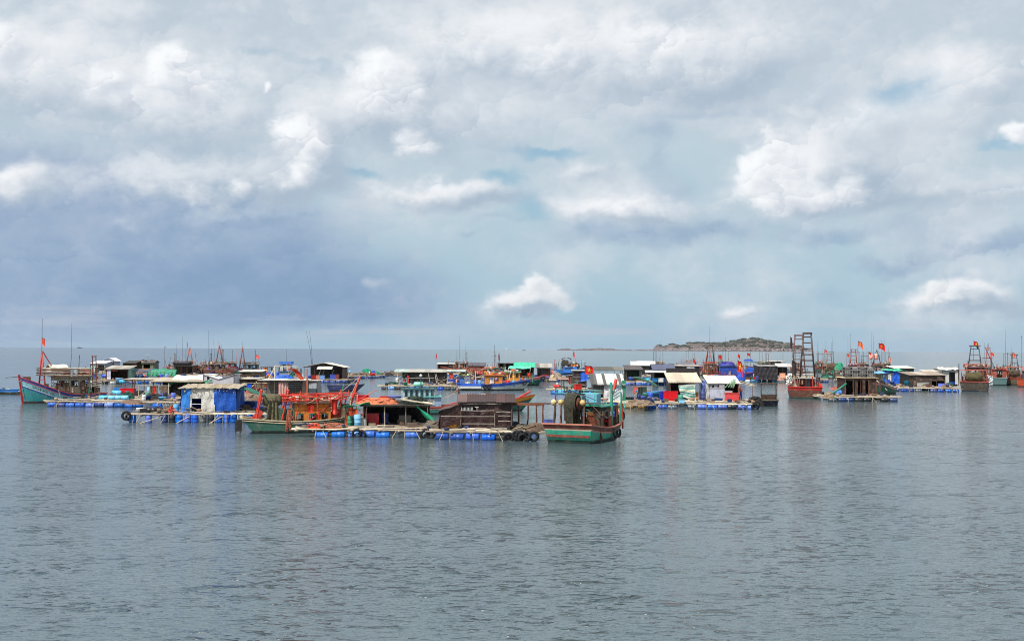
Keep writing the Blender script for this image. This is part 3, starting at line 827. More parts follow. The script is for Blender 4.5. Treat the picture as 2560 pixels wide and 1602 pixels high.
def cabin(t, x0, x1, w, z0, h, m, roof_m, win=3, door=True, oh=0.25, win_m=None, kind='plank', slope=0.0, frame_m=None, open_back=False, wz=(0.52, 0.82)):
    """box house between x0 and x1; windows on both sides, door at the back"""
    L = x1-x0; hw = w/2
    hol = []
    if win:
        for k in range(win):
            a = (k+0.25)/win*L; b = (k+0.78)/win*L; hol.append((a, b, h*wz[0], h*wz[1]))
    top = lambda s: h
    for side in (-1, 1): wall(t, (x0, side*hw, z0), (1, 0, 0), L, top, kind, m, hol, 'cabin_wall')
    dh = [(w*0.32, w*0.68, 0.0, h*0.88)] if door else []
    if not open_back: wall(t, (x0, -hw+.03, z0), (0, 1, 0), w-.06, top, kind, m, dh, 'cabin_wall')
    wall(t, (x1, -hw+.03, z0), (0, 1, 0), w-.06, top, kind, m, [(w*0.15, w*0.45, h*wz[0], h*wz[1]), (w*0.55, w*0.85, h*wz[0], h*wz[1])] if win else [], 'cabin_wall')
    fm = frame_m or DARKM
    for side in (-1, 1):
        for (a, b, c, d) in hol:
            mb = MB(); y = side*(hw+0.012)
            for (cx, cz, dx, dz) in (((a+b)/2, c, b-a+.08, .05), ((a+b)/2, d, b-a+.08, .05), (a, (c+d)/2, .05, d-c-.05), (b, (c+d)/2, .05, d-c-.05)):
                mb.box((x0+cx, y, z0+cz), (dx, 0.04, dz))
            part(mb, 'window_frame', t, fm)
    if door and not open_back:
        mb = MB(); a = w*0.18
        for s_ in (-1, 1): mb.box((x0-.015, s_*a, z0+h*.44), (.05, .06, h*.88))
        mb.box((x0-.015, 0, z0+h*.90), (.05, 2*a+.1, .06)); part(mb, 'door_frame', t, fm)
    mb = MB(); mb.grid(lambda u, v: (x0-oh+(L+2*oh)*u, -(hw+oh)+(w+2*oh)*v, z0+h+0.05+slope*u+0.10*math.sin(v*PI)), 6, 6, 0, 0.07); part(mb, 'cabin_roof', t, roof_m)
def bar(t, a, b, r=0.04, m=None, name='pole'):
    return log(t, a, b, r, m or WOODR, name)
def railing(t, pts, h, m, posts=6, rails=2, r=0.028, name='railing'):
    mb = MB(); pts = [Vector(p) for p in pts]
    for k in range(rails): mb.tube([p+Vector((0, 0, h*(k+1)/rails)) for p in pts], r, 5)
    seg = [(b-a).length for a, b in zip(pts, pts[1:])]; tot = sum(seg)
    for k in range(posts+1):
        d = tot*k/posts; i = 0
        while i < len(seg)-1 and d > seg[i]: d -= seg[i]; i += 1
        p = pts[i].lerp(pts[i+1], min(1, d/max(seg[i], 1e-5))); mb.tube([p, p+Vector((0, 0, h))], r, 5)
    return part(mb, name, t, m)
def aframe(t, x, z0, h, spread, m, rungs=2, axis='y', lean=0.0, r=0.06, stay=None, antenna=0.0):
    """two legs meeting at the head, with rungs"""
    top = Vector((x+lean, 0, z0+h))
    for s_ in (-1, 1):
        ft = Vector((x, s_*spread/2, z0)) if axis == 'y' else Vector((x+s_*spread/2, 0, z0))
        mb = MB(); mb.tube([ft, top+(ft-top)*0.02], r, 6, r1=r*0.8); part(mb, 'mast_leg', t, m)
    for k in range(rungs):
        f = (k+1)/(rungs+1.0)*0.85
        a = [Vector((x, s_*spread/2, z0)) if axis == 'y' else Vector((x+s_*spread/2, 0, z0)) for s_ in (-1, 1)]
        mb = MB(); mb.tube([a[0].lerp(top, f), a[1].lerp(top, f)], 0.04, 5); part(mb, 'mast_rung', t, m)
    if stay: 
        mb = MB(); mb.tube([top, stay], 0.045, 5); part(mb, 'mast_stay', t, m)
    if antenna:
        mb = MB(); mb.tube([top-Vector((0, 0, .3)), top+Vector((0, 0, antenna*.5)), top+Vector((0, 0, antenna))], 0.035, 5, r1=0.016); part(mb, 'antenna', t, DARKM)
    return top
def tower(t, x, y, z0, h, w0, w1, m, rungs=6, d0=None, d1=None, bar_top=0.3, r=0.05):
    """four-legged ladder mast"""
    d0 = d0 or w0*0.7; d1 = d1 or w1*0.6
    P = lambda f, sx, sy: Vector((x+sx*(d0+(d1-d0)*f)/2, y+sy*(w0+(w1-w0)*f)/2, z0+h*f))
    for sx in (-1, 1):
        for sy in (-1, 1):
            mb = MB(); mb.tube([P(0, sx, sy), P(1, sx, sy)], r, 6); part(mb, 'mast_leg', t, m)
    for k in range(rungs):
        f = (k+0.8)/(rungs+0.3)
        for sx in (-1, 1):
            mb = MB(); mb.tube([P(f, sx, -1), P(f, sx, 1)], r*0.75, 5); part(mb, 'mast_rung', t, m)
        if k % 2 == 0:
            for sy in (-1, 1):
                mb = MB(); mb.tube([P(f, -1, sy), P(f, 1, sy)], r*0.6, 5); part(mb, 'mast_brace', t, m)
    mb = MB(); mb.box((x, y, z0+h+r*.8), (d1+0.1, w1+bar_top*2, r*2.2)); part(mb, 'mast_head', t, m)
    return z0+h
def reel(t, x, y, z, length, r, c, axis='y', hang=0.0, m_end=None):
    """a net drum wound full, on its axle, with net hanging from it"""
    rs = random.Random(int(x*100)+int(r*100)); mb = MB(); n = 20; k = 11; vs = []
    for i in range(k):
        s_ = -length/2+length*i/(k-1); e = 1-0.22*abs(2*i/(k-1)-1)**3
        for j in range(n):
            a = 2*PI*j/n; rr = r*e*(1+0.05*math.sin(3*a+i)+rs.uniform(-.04, .04)); p = (rr*math.cos(a), s_, rr*math.sin(a)); vs.append((x+p[0], y+p[1], z+p[2]) if axis == 'y' else (x+p[1], y+p[0], z+p[2]))
    fs = [(i*n+j, i*n+(j+1) % n, (i+1)*n+(j+1) % n, (i+1)*n+j) for i in range(k-1) for j in range(n)]+[tuple(range(n)), tuple(range((k-1)*n, k*n))]
    mb.add(vs, fs, 0, True)
    if hang:
        for s2 in (-1, 1):
            def fn(u, v):
                q = -length*0.38+length*0.76*u*(1-0.15*v); o = s2*(r*0.97*math.cos(v*0.4)+0.05*math.sin(u*14+v*2))*(1-0.25*v)
                return (x+o, y+q, z-hang*v) if axis == 'y' else (x+q, y+o, z-hang*v)
            mb.grid(fn, 14, 6)
    part(mb, 'net_reel', t, mat('net', c))
    em = m_end or WOODR
    for s_ in (-1, 1):
        mb = MB(); d = s_*(length/2+0.06)
        pr = [(-.03, .02), (-.03, r*0.55), (.03, r*0.55), (.03, .02)]
        M = Matrix.Translation((x, y+d, z) if axis == 'y' else (x+d, y, z)) @ (rotm(PI/2) if axis == 'y' else Matrix.Identity(4))
        mb.lathe(pr, 12, 0, M); part(mb, 'reel_flange', t, em)
def jumble(t, x0, x1, y0, y1, z, n, cols, seed, hmax=0.45, name='deck_gear'):
    """coils, bundles and boxes of gear that lie heaped on a roof or deck: one stuff part"""
    rs = random.Random(seed); mb = MB(); ms = [mat('plain', c) for c in cols]
    for k in range(n):
        x, y = rs.uniform(x0, x1), rs.uniform(y0, y1); q = rs.random(); mi = rs.randrange(len(ms)); h = rs.uniform(.12, hmax)
        if q < 0.35: mb.box((x, y, z+h/2), (rs.uniform(.2, .7), rs.uniform(.15, .4), h), mi, Matrix.Translation((x, y, 0)) @ rotm(rs.uniform(-.6, .6)) @ Matrix.Translation((-x, -y, 0)))
        elif q < 0.6: mb.ball((x, y, z+h*.4), h*.55, mi, 8, (1.2, 1.1, .8))
        elif q < 0.8: mb.tube([(x-.6, y, z+rs.uniform(0, .3)), (x, y+rs.uniform(-.2, .2), z+h), (x+.6, y, z+rs.uniform(0, .3))], rs.uniform(.03, .07), 5, mi)
        else: mb.lathe([(z, .1), (z, .16), (z+h, .2), (z+h, .05)], 9, mi, Matrix.Translation((x, y, 0)), 'z')
    o = part(mb, name, t, ms); o['kind'] = 'stuff'; return o
def gallows(t, x, z0, h, w, m, r=0.05, top_over=0.15):
    """an upright goal-post frame across the boat"""
    for s_ in (-1, 1):
        mb = MB(); mb.tube([(x, s_*w/2, z0), (x, s_*w/2, z0+h)], r, 6); part(mb, 'frame_post', t, m)
    mb = MB(); mb.tube([(x, -w/2-top_over, z0+h), (x, w/2+top_over, z0+h)], r, 6); part(mb, 'frame_beam', t, m)
def boat(label, px, py, H, rot, name='fishing_boat', cat='fishing boat', group=None):
    """px, py: the point of the waterline amidships"""
    P = W(px, py); return thing(name, label, cat, P, rot, group)
def person(label, loc, rot=0, pose='stand', shirt=(150, 120, 110), pants=(60, 60, 70), hat=None):
    t = thing('person', label, 'person', loc, rot)
    # joints (x forward, y left, z up)
    if pose == 'pull':      # bent a little forward, both hands drawing a line
        J = dict(pel=(0, 0, .88), ch=(.14, 0, 1.25), nk=(.20, 0, 1.42), hd=(.26, 0, 1.55), kL=(.10, .12, .48), kR=(.02, -.14, .46), fL=(.02, .13, .06), fR=(-.18, -.16, .06),
                 sL=(.17, .19, 1.36), sR=(.17, -.19, 1.36), eL=(.30, .24, 1.12), eR=(.32, -.22, 1.10), hL=(.50, .10, 1.00), hR=(.52, -.08, 0.92))
    elif pose == 'squat':
        J = dict(pel=(-.10, 0, .28), ch=(.06, 0, .62), nk=(.12, 0, .80), hd=(.18, 0, .93), kL=(.32, .16, .50), kR=(.32, -.16, .50), fL=(.12, .15, .06), fR=(.12, -.15, .06),
                 sL=(.09, .19, .74), sR=(.09, -.19, .74), eL=(.30, .24, .56), eR=(.30, -.24, .56), hL=(.48, .08, .46), hR=(.48, -.08, .44))
    else:
        J = dict(pel=(0, 0, .90), ch=(.01, 0, 1.28), nk=(0, 0, 1.46), hd=(.02, 0, 1.60), kL=(.03, .11, .48), kR=(.0, -.12, .48), fL=(-.02, .13, .06), fR=(-.02, -.14, .06),
                 sL=(0, .19, 1.40), sR=(0, -.19, 1.40), eL=(.02, .26, 1.12), eR=(.05, -.26, 1.12), hL=(.16, .24, .92), hR=(.20, -.2, .98))
    V = {k: Vector(v) for k, v in J.items()}
    seq = ['pel', 'ch', 'nk', 'hd', 'kL', 'fL', 'kR', 'fR', 'sL', 'eL', 'hL', 'sR', 'eR', 'hR']
    vs = [V[k] for k in seq]; I = {k: i for i, k in enumerate(seq)}
    es = [('pel', 'ch'), ('ch', 'nk'), ('nk', 'hd'), ('pel', 'kL'), ('kL', 'fL'), ('pel', 'kR'), ('kR', 'fR'), ('ch', 'sL'), ('sL', 'eL'), ('eL', 'hL'), ('ch', 'sR'), ('sR', 'eR'), ('eR', 'hR')]
    es = [(I[a], I[b]) for a, b in es]
    for f in 'LR':
        vs.append(V['f'+f]+Vector((.16, 0, -.03))); es.append((I['f'+f], len(vs)-1))
    rad = dict(pel=.13, ch=.135, nk=.055, hd=.095, kL=.07, kR=.07, fL=.045, fR=.045, sL=.06, sR=.06, eL=.042, eR=.042, hL=.034, hR=.034)
    me = bpy.data.meshes.new('body'); me.from_pydata(vs, es, [])
    o = bpy.data.objects.new('body', me); COL.objects.link(o)
    sk_ = o.modifiers.new('skin', 'SKIN'); sl = me.skin_vertices[0].data
    for i in range(len(vs)):
        r = rad[seq[i]] if i < len(seq) else .04
        sl[i].radius = (r, r*(0.85 if i < 2 else 1)); sl[i].use_root = (i == 0)
    sb = o.modifiers.new('sub', 'SUBSURF'); sb.levels = 1; sb.render_levels = 1
    dg = bpy.context.evaluated_depsgraph_get(); me2 = bpy.data.meshes.new_from_object(o.evaluated_get(dg)); bpy.data.objects.remove(o)
    SKIN = mat('plain', (150, 100, 74)); ms = [SKIN, mat('plain', shirt), mat('plain', pants), mat('plain', (26, 22, 22))]
    for m in ms: me2.materials.append(m)
    zp = V['pel']
    for p in me2.polygons:
        c = p.center; p.use_smooth = True; i = 0
        dl = min((c-V[k]).length for k in ('kL', 'kR', 'pel')); ds = min((c-V[k]).length for k in ('ch', 'sL', 'sR'))
        leg = min((c-V[k]).length for k in ('fL', 'fR'))
        if (c-V['hd']).length < .16: i = 3 if c.z > V['hd'].z+.03 or c.x < V['hd'].x-.03 else 0
        elif dl < ds and leg > .2 and (c-V['hL']).length > .15 and (c-V['hR']).length > .15: i = 2
        elif ds < .26: i = 1
        p.material_index = i
    obj('body', me2, t)
    mb = MB()
    for s_ in 'LR':         # four fingers and a thumb, closed round the line
        h = V['h'+s_]; d = (h-V['e'+s_]).normalized(); sd = Vector((0, 1 if s_ == 'L' else -1, 0)); dn = Vector((0, 0, -1))
        for k, ln in enumerate((.07, .08, .075, .06)):
            b = h+d*.035+sd*(k-1.5)*.02; mb.tube([b, b+d*ln*.6, b+d*ln*.8+dn*ln*.5, b+d*ln*.4+dn*ln*.7], .011, 5, 0)
        b = h-sd*.02; mb.tube([b, b-sd*.03+d*.03, b-sd*.01+d*.06+dn*.03], .012, 5, 0)
    part(mb, 'finger', t, [ms[0]])
    hd = V['hd']; mb = MB(); mb.ball(hd+Vector((.10, 0, -.005)), .018, 0, 6)
    for s_ in (-1, 1): mb.ball(hd+Vector((0, s_*.088, 0)), .022, 0, 6, (.6, .4, 1)); mb.ball(hd+Vector((.085, s_*.035, .02)), .010, 1, 6)
    mb.box(hd+Vector((.088, 0, -.045)), (.01, .05, .012), 2); part(mb, 'face', t, [SKIN, ms[3], mat('plain', (120, 60, 55))])
    if hat:
        mb = MB(); mb.lathe([(hd.z+.05, .17), (hd.z+.06, .16), (hd.z+.07, .105), (hd.z+.15, .07), (hd.z+.16, .02)], 12, 0, Matrix.Translation((hd.x, hd.y, 0)), 'z'); part(mb, 'hat', t, mat('plain', hat))
    return t
def c_(k, c): return mat(k, c)
def S_(c): return c_('sheet', c)
def fboat(label, px, py, L, B, deg, top=(40, 90, 160), main=TEAL, boot=(60, 30, 28), stripe=None, rail=RED, st=1.0, mid=0.75, bow=1.8, rake=1.2, sr=0.35, tr=0.85,
          cab=None, cabh=1.9, cabc=(190, 180, 160), roofc=(120, 110, 100), cabkind='plank', win=2, masts=(), reels=(), gear=0, roofgear=0, rails=True, stem_c=None, ants=(), seed=1,
          cols=((190, 60, 40), (60, 120, 190), (200, 195, 180), (90, 80, 70), (40, 130, 110)), group=None, topw=0.35, tyres=(), name='fishing_boat', cat='fishing boat', door=True, roof_rail=None, cabw=0.66, bz=None, sx=2.1):
    if bz is None: bz = 14 if (cab or masts) else 0
    if 80 <= deg <= 105 or 255 < deg < 275: deg -= math.degrees(math.atan((px-1280)/F))
    t = thing(name, label, cat, W(px, py), R(deg), group)
    H = Hull(L, B, st, mid, bow, rake, tr, sr, sx=sx)
    bands = [(topw, c_('hull', top))]
    if stripe: bands.append((0.09, c_('paint', stripe)))
    make_hull(t, H, bands, c_('hull', main), rail, boot=(0.22, c_('hull', boot)), strake=(topw, c_('paint', rail)))
    if stem_c: stem(t, H, stem_c, 0.3)
    dz = mid-0.32
    if cab:
        x0, x1 = (cab[0]-0.5)*L, (cab[1]-0.5)*L
        cabin(t, x0, x1, B*cabw, dz, cabh, c_('paint', cabc), c_('paint', roofc), win, door, kind=cabkind)
        zr = dz+cabh+0.2
        if roof_rail: railing(t, [(x0-.3, -B*.38, zr-.1), (x1+.3, -B*.38, zr-.1), (x1+.3, B*.38, zr-.1), (x0-.3, B*.38, zr-.1), (x0-.3, -B*.38, zr-.1)], 0.45, c_('paint', roof_rail), 14, 2, 0.035)
        if roofgear: jumble(t, x0, x1, -B*.3, B*.3, zr-.05, roofgear, cols, seed, 0.5, 'roof_gear')
    for m in masts:
        k = m[0]; x = (m[1]-0.5)*L; mm = c_('paint', m[3]); b = dz+(m[5] if len(m) > 5 else 0)
        if k == 'a': aframe(t, x, b, m[2], B*0.7, mm, 2, lean=m[4] if len(m) > 4 else 0, r=.11)
        elif k == 'ax': aframe(t, x, b, m[2], m[4] if len(m) > 4 and m[4] else 2.0, mm, 3, axis='x', r=.16)
        elif k == 't': tower(t, x, 0, b, m[2], B*0.48, B*0.26, mm, max(3, int(m[2]/0.9)), r=0.075)
        elif k == 'g': gallows(t, x, b, m[2], m[4] if len(m) > 4 else B*0.7, mm, 0.06)
        elif k == 'p': bar(t, (x, 0, b), (x+(m[4] if len(m) > 4 else 0), 0, b+m[2]), 0.05, mm, 'mast')
    for (tt, side, z, h, lean) in ants:
        mb = MB(); x = (tt-.5)*L; mb.tube([(x, side*B*.3, z), (x+lean*.5, side*B*.3, z+h*.5), (x+lean, side*B*.3, z+h)], 0.035, 5, r1=.015); part(mb, 'antenna', t, DARKM)
    for r_ in reels:        # (t, z, length, radius, colour, hang)
        reel(t, (r_[0]-.5)*L, 0, r_[1], r_[2], r_[3], r_[4], 'y', r_[5])
        for s_ in (-1, 1): bar(t, ((r_[0]-.5)*L, s_*(r_[2]/2+.15), dz), ((r_[0]-.5)*L, s_*(r_[2]/2+.15), r_[1]+.3), .06, c_('paint', rail), 'reel_post')
    if gear:
        jumble(t, -L*.42, -L*.1 if cab else L*.2, -B*.3, B*.3, dz, gear, cols, seed+9, 0.55)
    if rails:
        for side in (-1, 1):
            railing(t, [H.at(q, side*0.93, 0.03) for q in (0.02, 0.15, 0.3)], 0.45, c_('paint', rail), 4, 1, 0.025)
    if bz:
        c2 = tuple(cols)+((96, 66, 50), (150, 84, 64), (170, 150, 126))
        busy(t, -L*.42, L*.36, B*.42, dz, bz, seed*3+1, c2, 3.4)
    for (tt, side) in tyres:
        p = H.at(tt, side, -0.35); d = 0.14*side; tire(t, (p.x, p.y+d, p.z), 0, 0)
        rope(t, [p+Vector((0, d, .35)), p+Vector((0, -d*.2, .42))], .02)
    return t, H

# ================================================================== FRONT ROW
# --- the orange-cabin boat, stern to the left
P = (762, 1086)
t, H = fboat('green fishing boat with an orange plank cabin and red roof rails, front row left', 763, 1079, 7.9, 3.0, 15, top=(70, 60, 48), main=(58, 104, 88), boot=(40, 60, 50),
             rail=(200, 185, 150), st=1.15, mid=0.9, bow=1.35, rake=.5, sr=0.9, topw=0.16, rails=False)
dz = 0.53
cabin(t, -0.95, 1.85, 2.0, dz, 1.75, c_('paint', (226, 128, 34)), c_('paint', (96, 60, 40)), 3, True, 0.3, frame_m=c_('paint', (40, 120, 90)), wz=(.08, .52))
mb = MB(); mb.box((-.98, -1.03, dz+.87), (.12, .06, 1.74)); part(mb, 'corner_post', t, c_('paint', (40, 120, 90)))
zr = dz+1.9
REDP = c_('paint', (206, 48, 28))
for sd in (-1, 1):
    for k, z in enumerate((0.0, 0.22, 0.42)): bar(t, (-1.9, sd*1.2, zr+z), (2.9+0.2*k, sd*1.15, zr+z+.15), .055, REDP, 'roof_rail')
    for x in (-1.8, -.9, 0, .9, 1.8, 2.7): bar(t, (x, sd*1.2, zr-.1), (x, sd*1.2, zr+.55), .045, REDP, 'roof_rail')
for x in (-1.9, 2.7): bar(t, (x, -1.2, zr+.42), (x, 1.2, zr+.42), .05, REDP, 'roof_rail')
jumble(t, -.9, 1.8, -.8, .8, zr, 16, ((210, 60, 40), (60, 190, 110), (220, 205, 180), (200, 90, 50), (90, 70, 60)), 4, .4, 'roof_gear')
# stern gallows with the net reel
for x, l in ((-3.35, .5), (-1.35, .6)):
    for sd in (-1, 1): bar(t, (x-l, sd*1.05, dz), (x, sd*1.0, dz+2.75), .08, REDP, 'gallows_leg')
    bar(t, (x, -1.1, dz+2.7), (x, 1.1, dz+2.7), .07, REDP, 'gallows_beam')
reel(t, -2.55, 0.0, dz+1.95, 1.3, .48, (112, 106, 80), 'x', 0.0)
mb = MB()
def drape(u, v): return (-2.9+.75*u-.1*v+.35*u*v, -.45+.06*math.sin(u*20+v*3), dz+1.95-1.95*v+.02*math.sin(u*9))
mb.grid(drape, 16, 8, 0, .03); part(mb, 'hanging_net', t, c_('net', (118, 112, 84)))
bar(t, (-3.35, 0, dz+1.95), (-1.6, 0, dz+1.95), .05, DARKM, 'reel_axle')
mb = MB(); mb.box((-1.55, -.3, dz+.65), (.9, 1.2, 1.3)); mb.box((-1.55, -.92, dz+.9), (.3, .04, .2)); part(mb, 'engine_box', t, c_('paint', (30, 84, 66)))
jumble(t, -3.7, -3.0, -.9, .9, dz, 12, ((170, 160, 140), (90, 70, 60), (180, 60, 40)), 6, .5)
mb = MB()
for k in range(9): mb.tube([(-1.25+U(-.2, .2), -1.35, dz+1.3), (-1.25+U(-.3, .3), -1.5, dz+.5), (-1.3+U(-.3, .3), -1.55, .15+U(0, .3))], .045, 5)
part(mb, 'hung_ropes', t, c_('net', (176, 96, 70)))
busy(t, 1.9, 3.9, 1.1, dz, 16, 5, ((206, 48, 28), (220, 90, 50), (230, 200, 170), (60, 150, 110)), 3.2); busy(t, -1.2, 1.9, 1.35, dz+.2, 8, 6, ((206, 48, 28), (214, 80, 40)), 2.6)
# rudder
mb = MB(); mb.box((-5.05, 0, .55), (.5, .07, .9)); mb.tube([(-4.85, 0, 1.0), (-4.95, 0, -.3)], .04, 6); mb.tube([(-5.3, 0, .5), (-5.25, 0, -.3)], .03, 5); part(mb, 'rudder', t, DARKM)
mb = MB(); mb.box((-3.7, -.6, 1.35), (.5, .07, .9), 0, Matrix.Translation((-3.7, 0, 1.3)) @ rotm(.6, 'Y') @ Matrix.Translation((3.7, 0, -1.3))); part(mb, 'stern_board', t, REDP)
# red bow post and stays
bar(t, (3.1, 0, .9), (4.25, 0, 4.3), .11, REDP, 'bow_post'); bar(t, (4.0, -.5, 3.0), (2.0, -.9, 2.5), .06, REDP, 'bow_spar')
bar(t, (2.6, -.6, 1.0), (2.7, -.6, 3.3), .08, REDP, 'bow_post'); bar(t, (.2, -1.15, dz+.4), (2.6, -1.0, 2.7), .05, REDP, 'brace')
rope(t, [(4.2, 0, 4.25), (2.5, -.2, 2.9), (-.3, -.8, 2.6)], .02); rope(t, [(4.1, 0, 4.1), (3.2, -.8, 2.4), (2.6, -1.1, .9)], .02)
rope(t, [(-1.0, -1.2, zr), (0.8, -1.35, zr+.3), (2.4, -1.3, zr+.5)], .022, .35)
mb = MB(); mb.box((.1, -.1, zr-.05+1.2), (.1, .1, 2.6)); part(mb, 'roof_post', t, c_('paint', (190, 90, 30)))
jumble(t, 2.1, 4.0, -.8, .8, .9, 14, ((214, 56, 40), (200, 100, 60), (230, 210, 190), (220, 120, 80)), 8, .6)

# --- raft between the two front boats, left length
r2b = raft('narrow log boom on blue drums along the side of the orange-cabin boat', (744, 1091), (868, 1092), .95, cols=((16, 104, 205), (60, 150, 230)), seed=31, rows=1, cross=1.0, dz=.13, planks=False, back_drums=False)
r2 = raft('log raft carrying the low open dark shelter, right of the orange-cabin boat', (868, 1091), (1086, 1094), 7.5, cols=((16, 104, 205), (40, 130, 225), (14, 92, 190)), seed=3, dz=.15)
tire(r2, (.8, -.35, .25), .2, .2); tire(r2, (1.2, -.3, .2), -.4, .1, .9); tire(r2, (5.9, -.4, .25), .5, 0); tire(r2, (6.3, -.35, .3), 0, .2, .95)
DK = c_('tarp', (34, 30, 30))  # near-black wall tarp: the shade inside the huts is put into its colour
h = hut('low open-fronted shelter with shade-dark walls under a roof heaped with orange and green nets', 908, 1068, 1064, .66, 1.55, 1.75, 3.4, 0.03, front=None, left=('tarp', DK), right=None, back=('tarp', DK),
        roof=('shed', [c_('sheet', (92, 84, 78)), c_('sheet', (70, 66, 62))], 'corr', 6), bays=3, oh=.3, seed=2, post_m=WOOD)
o = net_pile('orange net and rope heap spread over the roof of the low open shelter', at_hut(h, .22, 1.2, 1.62), 3.3, 2.6, .42, (236, 132, 92), 3)
o = net_pile('dark green and black net heap at the right end of the low shelter roof', at_hut(h, .78, 1.3, 1.66), 2.2, 2.4, .5, (42, 58, 50), 9)
for i in range(4): 
    a = at_hut(h, .62+.02*i, .1+.35*i, 1.9+.05*i); b = at_hut(h, 1.06, .0+.3*i, 1.75-.05*i)
    log(h, (h['w']*(.55+.03*i), -.2+.4*i, 2.0+.04*i), (h['w']*1.07, -.1+.3*i, 1.66), .04, WOODL)
tub('deep red fish tub standing in the dark under the low open shelter', at_hut(h, .13, .55, .0), 1.05, .9, .92, (170, 26, 22), .03)
tub('small red box on the roof of the low open shelter', at_hut(h, .30, 1.8, 1.95), .75, .5, .22, (186, 70, 56), .1)
barrel('upright blue barrel inside the low open shelter beside the red tub', at_hut(h, .32, .9, 0), (20, 50, 120))
tub('grey box at the back of the low open shelter', at_hut(h, .62, 1.6, 0), .9, .7, .7, (120, 112, 104), .2)
mb = MB(); mb.lathe([(0, .42), (.14, .55), (.16, .5), (.05, .3)], 14, axis='z'); solo(mb, 'basin', 'blue plastic basin on the roof of the low shelter', 'basin', c_('plastic', (40, 70, 160)), at_hut(h, .47, 1.5, 2.05))
NETG = c_('tarp', (26, 150, 110))
def fn(u, v): return (.55*u*(.4+v)+1.55*v+.06*math.sin(v*9+u*4), .12*math.sin(u*7+v*3)-.2*v, -1.55*v-.05*math.sin(u*9))
mb = MB(); mb.grid(fn, 10, 16, 0, .02); solo(mb, 'hanging_net', 'bright green net hanging down from the right corner of the low shelter roof', 'fishing net', NETG, at_hut(h, .80, -.25, 1.5))
def fn(u, v): return (2.0*u, .9*v, .45+.07*math.sin(u*9+v*4)-.12*v+.3*u)
mb = MB(); mb.grid(fn, 14, 6, 0, .02); solo(mb, 'tarpaulin', 'bright green tarpaulin stretched left of the low shelter roof', 'tarpaulin', NETG, on(r2, -.6, 1.0, 1.7))
for x in (-.5, 1.1): log(r2, (x, 1.2, .5), (x+.05, 1.2, 2.1), .04, WOODD, 'post')
# small red skiff tied behind the raft
s_, H2 = fboat('small red skiff with a pale green side left of the low open shelter', 862, 1066, 3.8, 1.5, 24, top=(206, 56, 40), main=(176, 200, 170), boot=(80, 60, 50), rail=(214, 70, 50), st=.8, mid=.62, bow=1.2, rake=.7, rails=False, gear=8, topw=.3, cols=((210, 60, 44), (230, 120, 90), (220, 200, 180)), seed=21, name='skiff', cat='skiff')
net_pile('orange and tan rope heap on the log boom beside the red skiff', on(r2b, 2.6, .4, .5), 2.2, .9, .5, (190, 110, 84), 5, 'rope_heap', 'rope')
tub('white crate on the log raft left of the open shelter', on(r2, .6, 2.0, .66), .7, .6, .6, (170, 170, 165), .2)
net_pile('grey net heap on the raft between the green net and the brown hut', on(r2, 6.2, 1.4, .6), 1.7, 1.3, .55, (120, 110, 96), 12)
net_pile('red and orange net bundle on the left of the log boom', on(r2b, 1.1, .3, .5), 1.5, .8, .45, (214, 80, 50), 27)

# --- raft and brown tarp hut, right length
r3 = raft('plank raft on blue and black drums carrying the brown tarpaulin hut', (1086, 1097), (1362, 1102), 7.0, cols=((28, 90, 205), (45, 125, 230), (22, 66, 150)), seed=12, skip=((.61, .70), (.88, 1.0)), dz=.19)
for x, y, c in ((6.1, -.3, 0), (6.5, -.35, .5), (6.8, -.3, -.5), (5.5, -.25, .2), (7.3, -.3, .1), (6.3, -.2, .6)): tire(r3, (x, y-.1, .30+U(-.1, .12)), c, U(0, .3))
drum(r3, (4.9, .2, .1), (26, 28, 32)); drum(r3, (5.25, .2, .12), (26, 28, 32), rot=.5)
BR = c_('tarp', (56, 32, 28)); BRS = [c_('sheet', (84, 56, 50)), c_('sheet', (62, 42, 40)), c_('sheet', (110, 84, 78)), c_('sheet', (72, 48, 44))]
h = hut('dark brown tarpaulin hut bound with white battens under a patched brown roof', 1152, 1278, 1073, .66, 2.02, 2.15, 3.6, 0.02, front=('tarp', BR), left=('tarp', BR), right=('tarp', BR), back=('tarp', BR),
        roof=('gable_x', BRS, 'corr', 6), ridge=.42, oh=.28, holes=((.02, .30, .68, .80),), seed=8, posts=True)
w = h['w']
wall(h, (-1.5, 0, 0), (1, 0, 0), 1.5, lambda q: 1.3+.36*q, 'tarp', BR, (), 'wall', seed=4)
wall(h, (-1.5, 0, 0), (0, 1, 0), 3.2, lambda q: 1.3, 'tarp', BR, (), 'wall', seed=4)
mb = MB(); mb.grid(lambda u, v: (-1.6+1.6*u, -.15+3.4*v, 1.33+.56*u+.04*math.sin(u*9+v*7)), 12, 8, 0, .03); part(mb, 'roof_sheet', h, BRS[0])
BAT = c_('paint', (196, 188, 176))
for z, x0, x1 in ((.42, .02, .66), (.95, -1.45, .66), (1.38, .0, .66), (.10, -.4, .98), (1.86, .02, .8), (.62, .74, .98), (1.0, .74, .98), (1.28, .70, .98)):
    a = x0*w if x0 >= 0 else x0; rope(h, [(a, -.15, z), ((a+x1*w)/2, -.16, z+U(-.03, .03)), (x1*w, -.15, z)], .02, 0, BAT, 'batten')
bar(h, (.67*w, -.17, 0), (.67*w, -.17, 1.2), .02, BAT, 'batten')
mb = MB()
for k in range(9): mb.box((.06+.1*k, -.14, 1.5+U(-.02, .02)), (.03, .03, .22))
mb.box((1.15, -.16, 1.62), (.28, .03, .04)); mb.box((1.17, -.16, 1.5), (.035, .03, .25)); part(mb, 'drying_rack', h, WHITE)
mb = MB(); mb.grid(lambda u, v: (-1.1+.8*u, -.35+.2*v, .15+.22*u*(1-v)), 6, 3, 0, .01); part(mb, 'yellow_flap', h, c_('tarp', (226, 160, 40)))
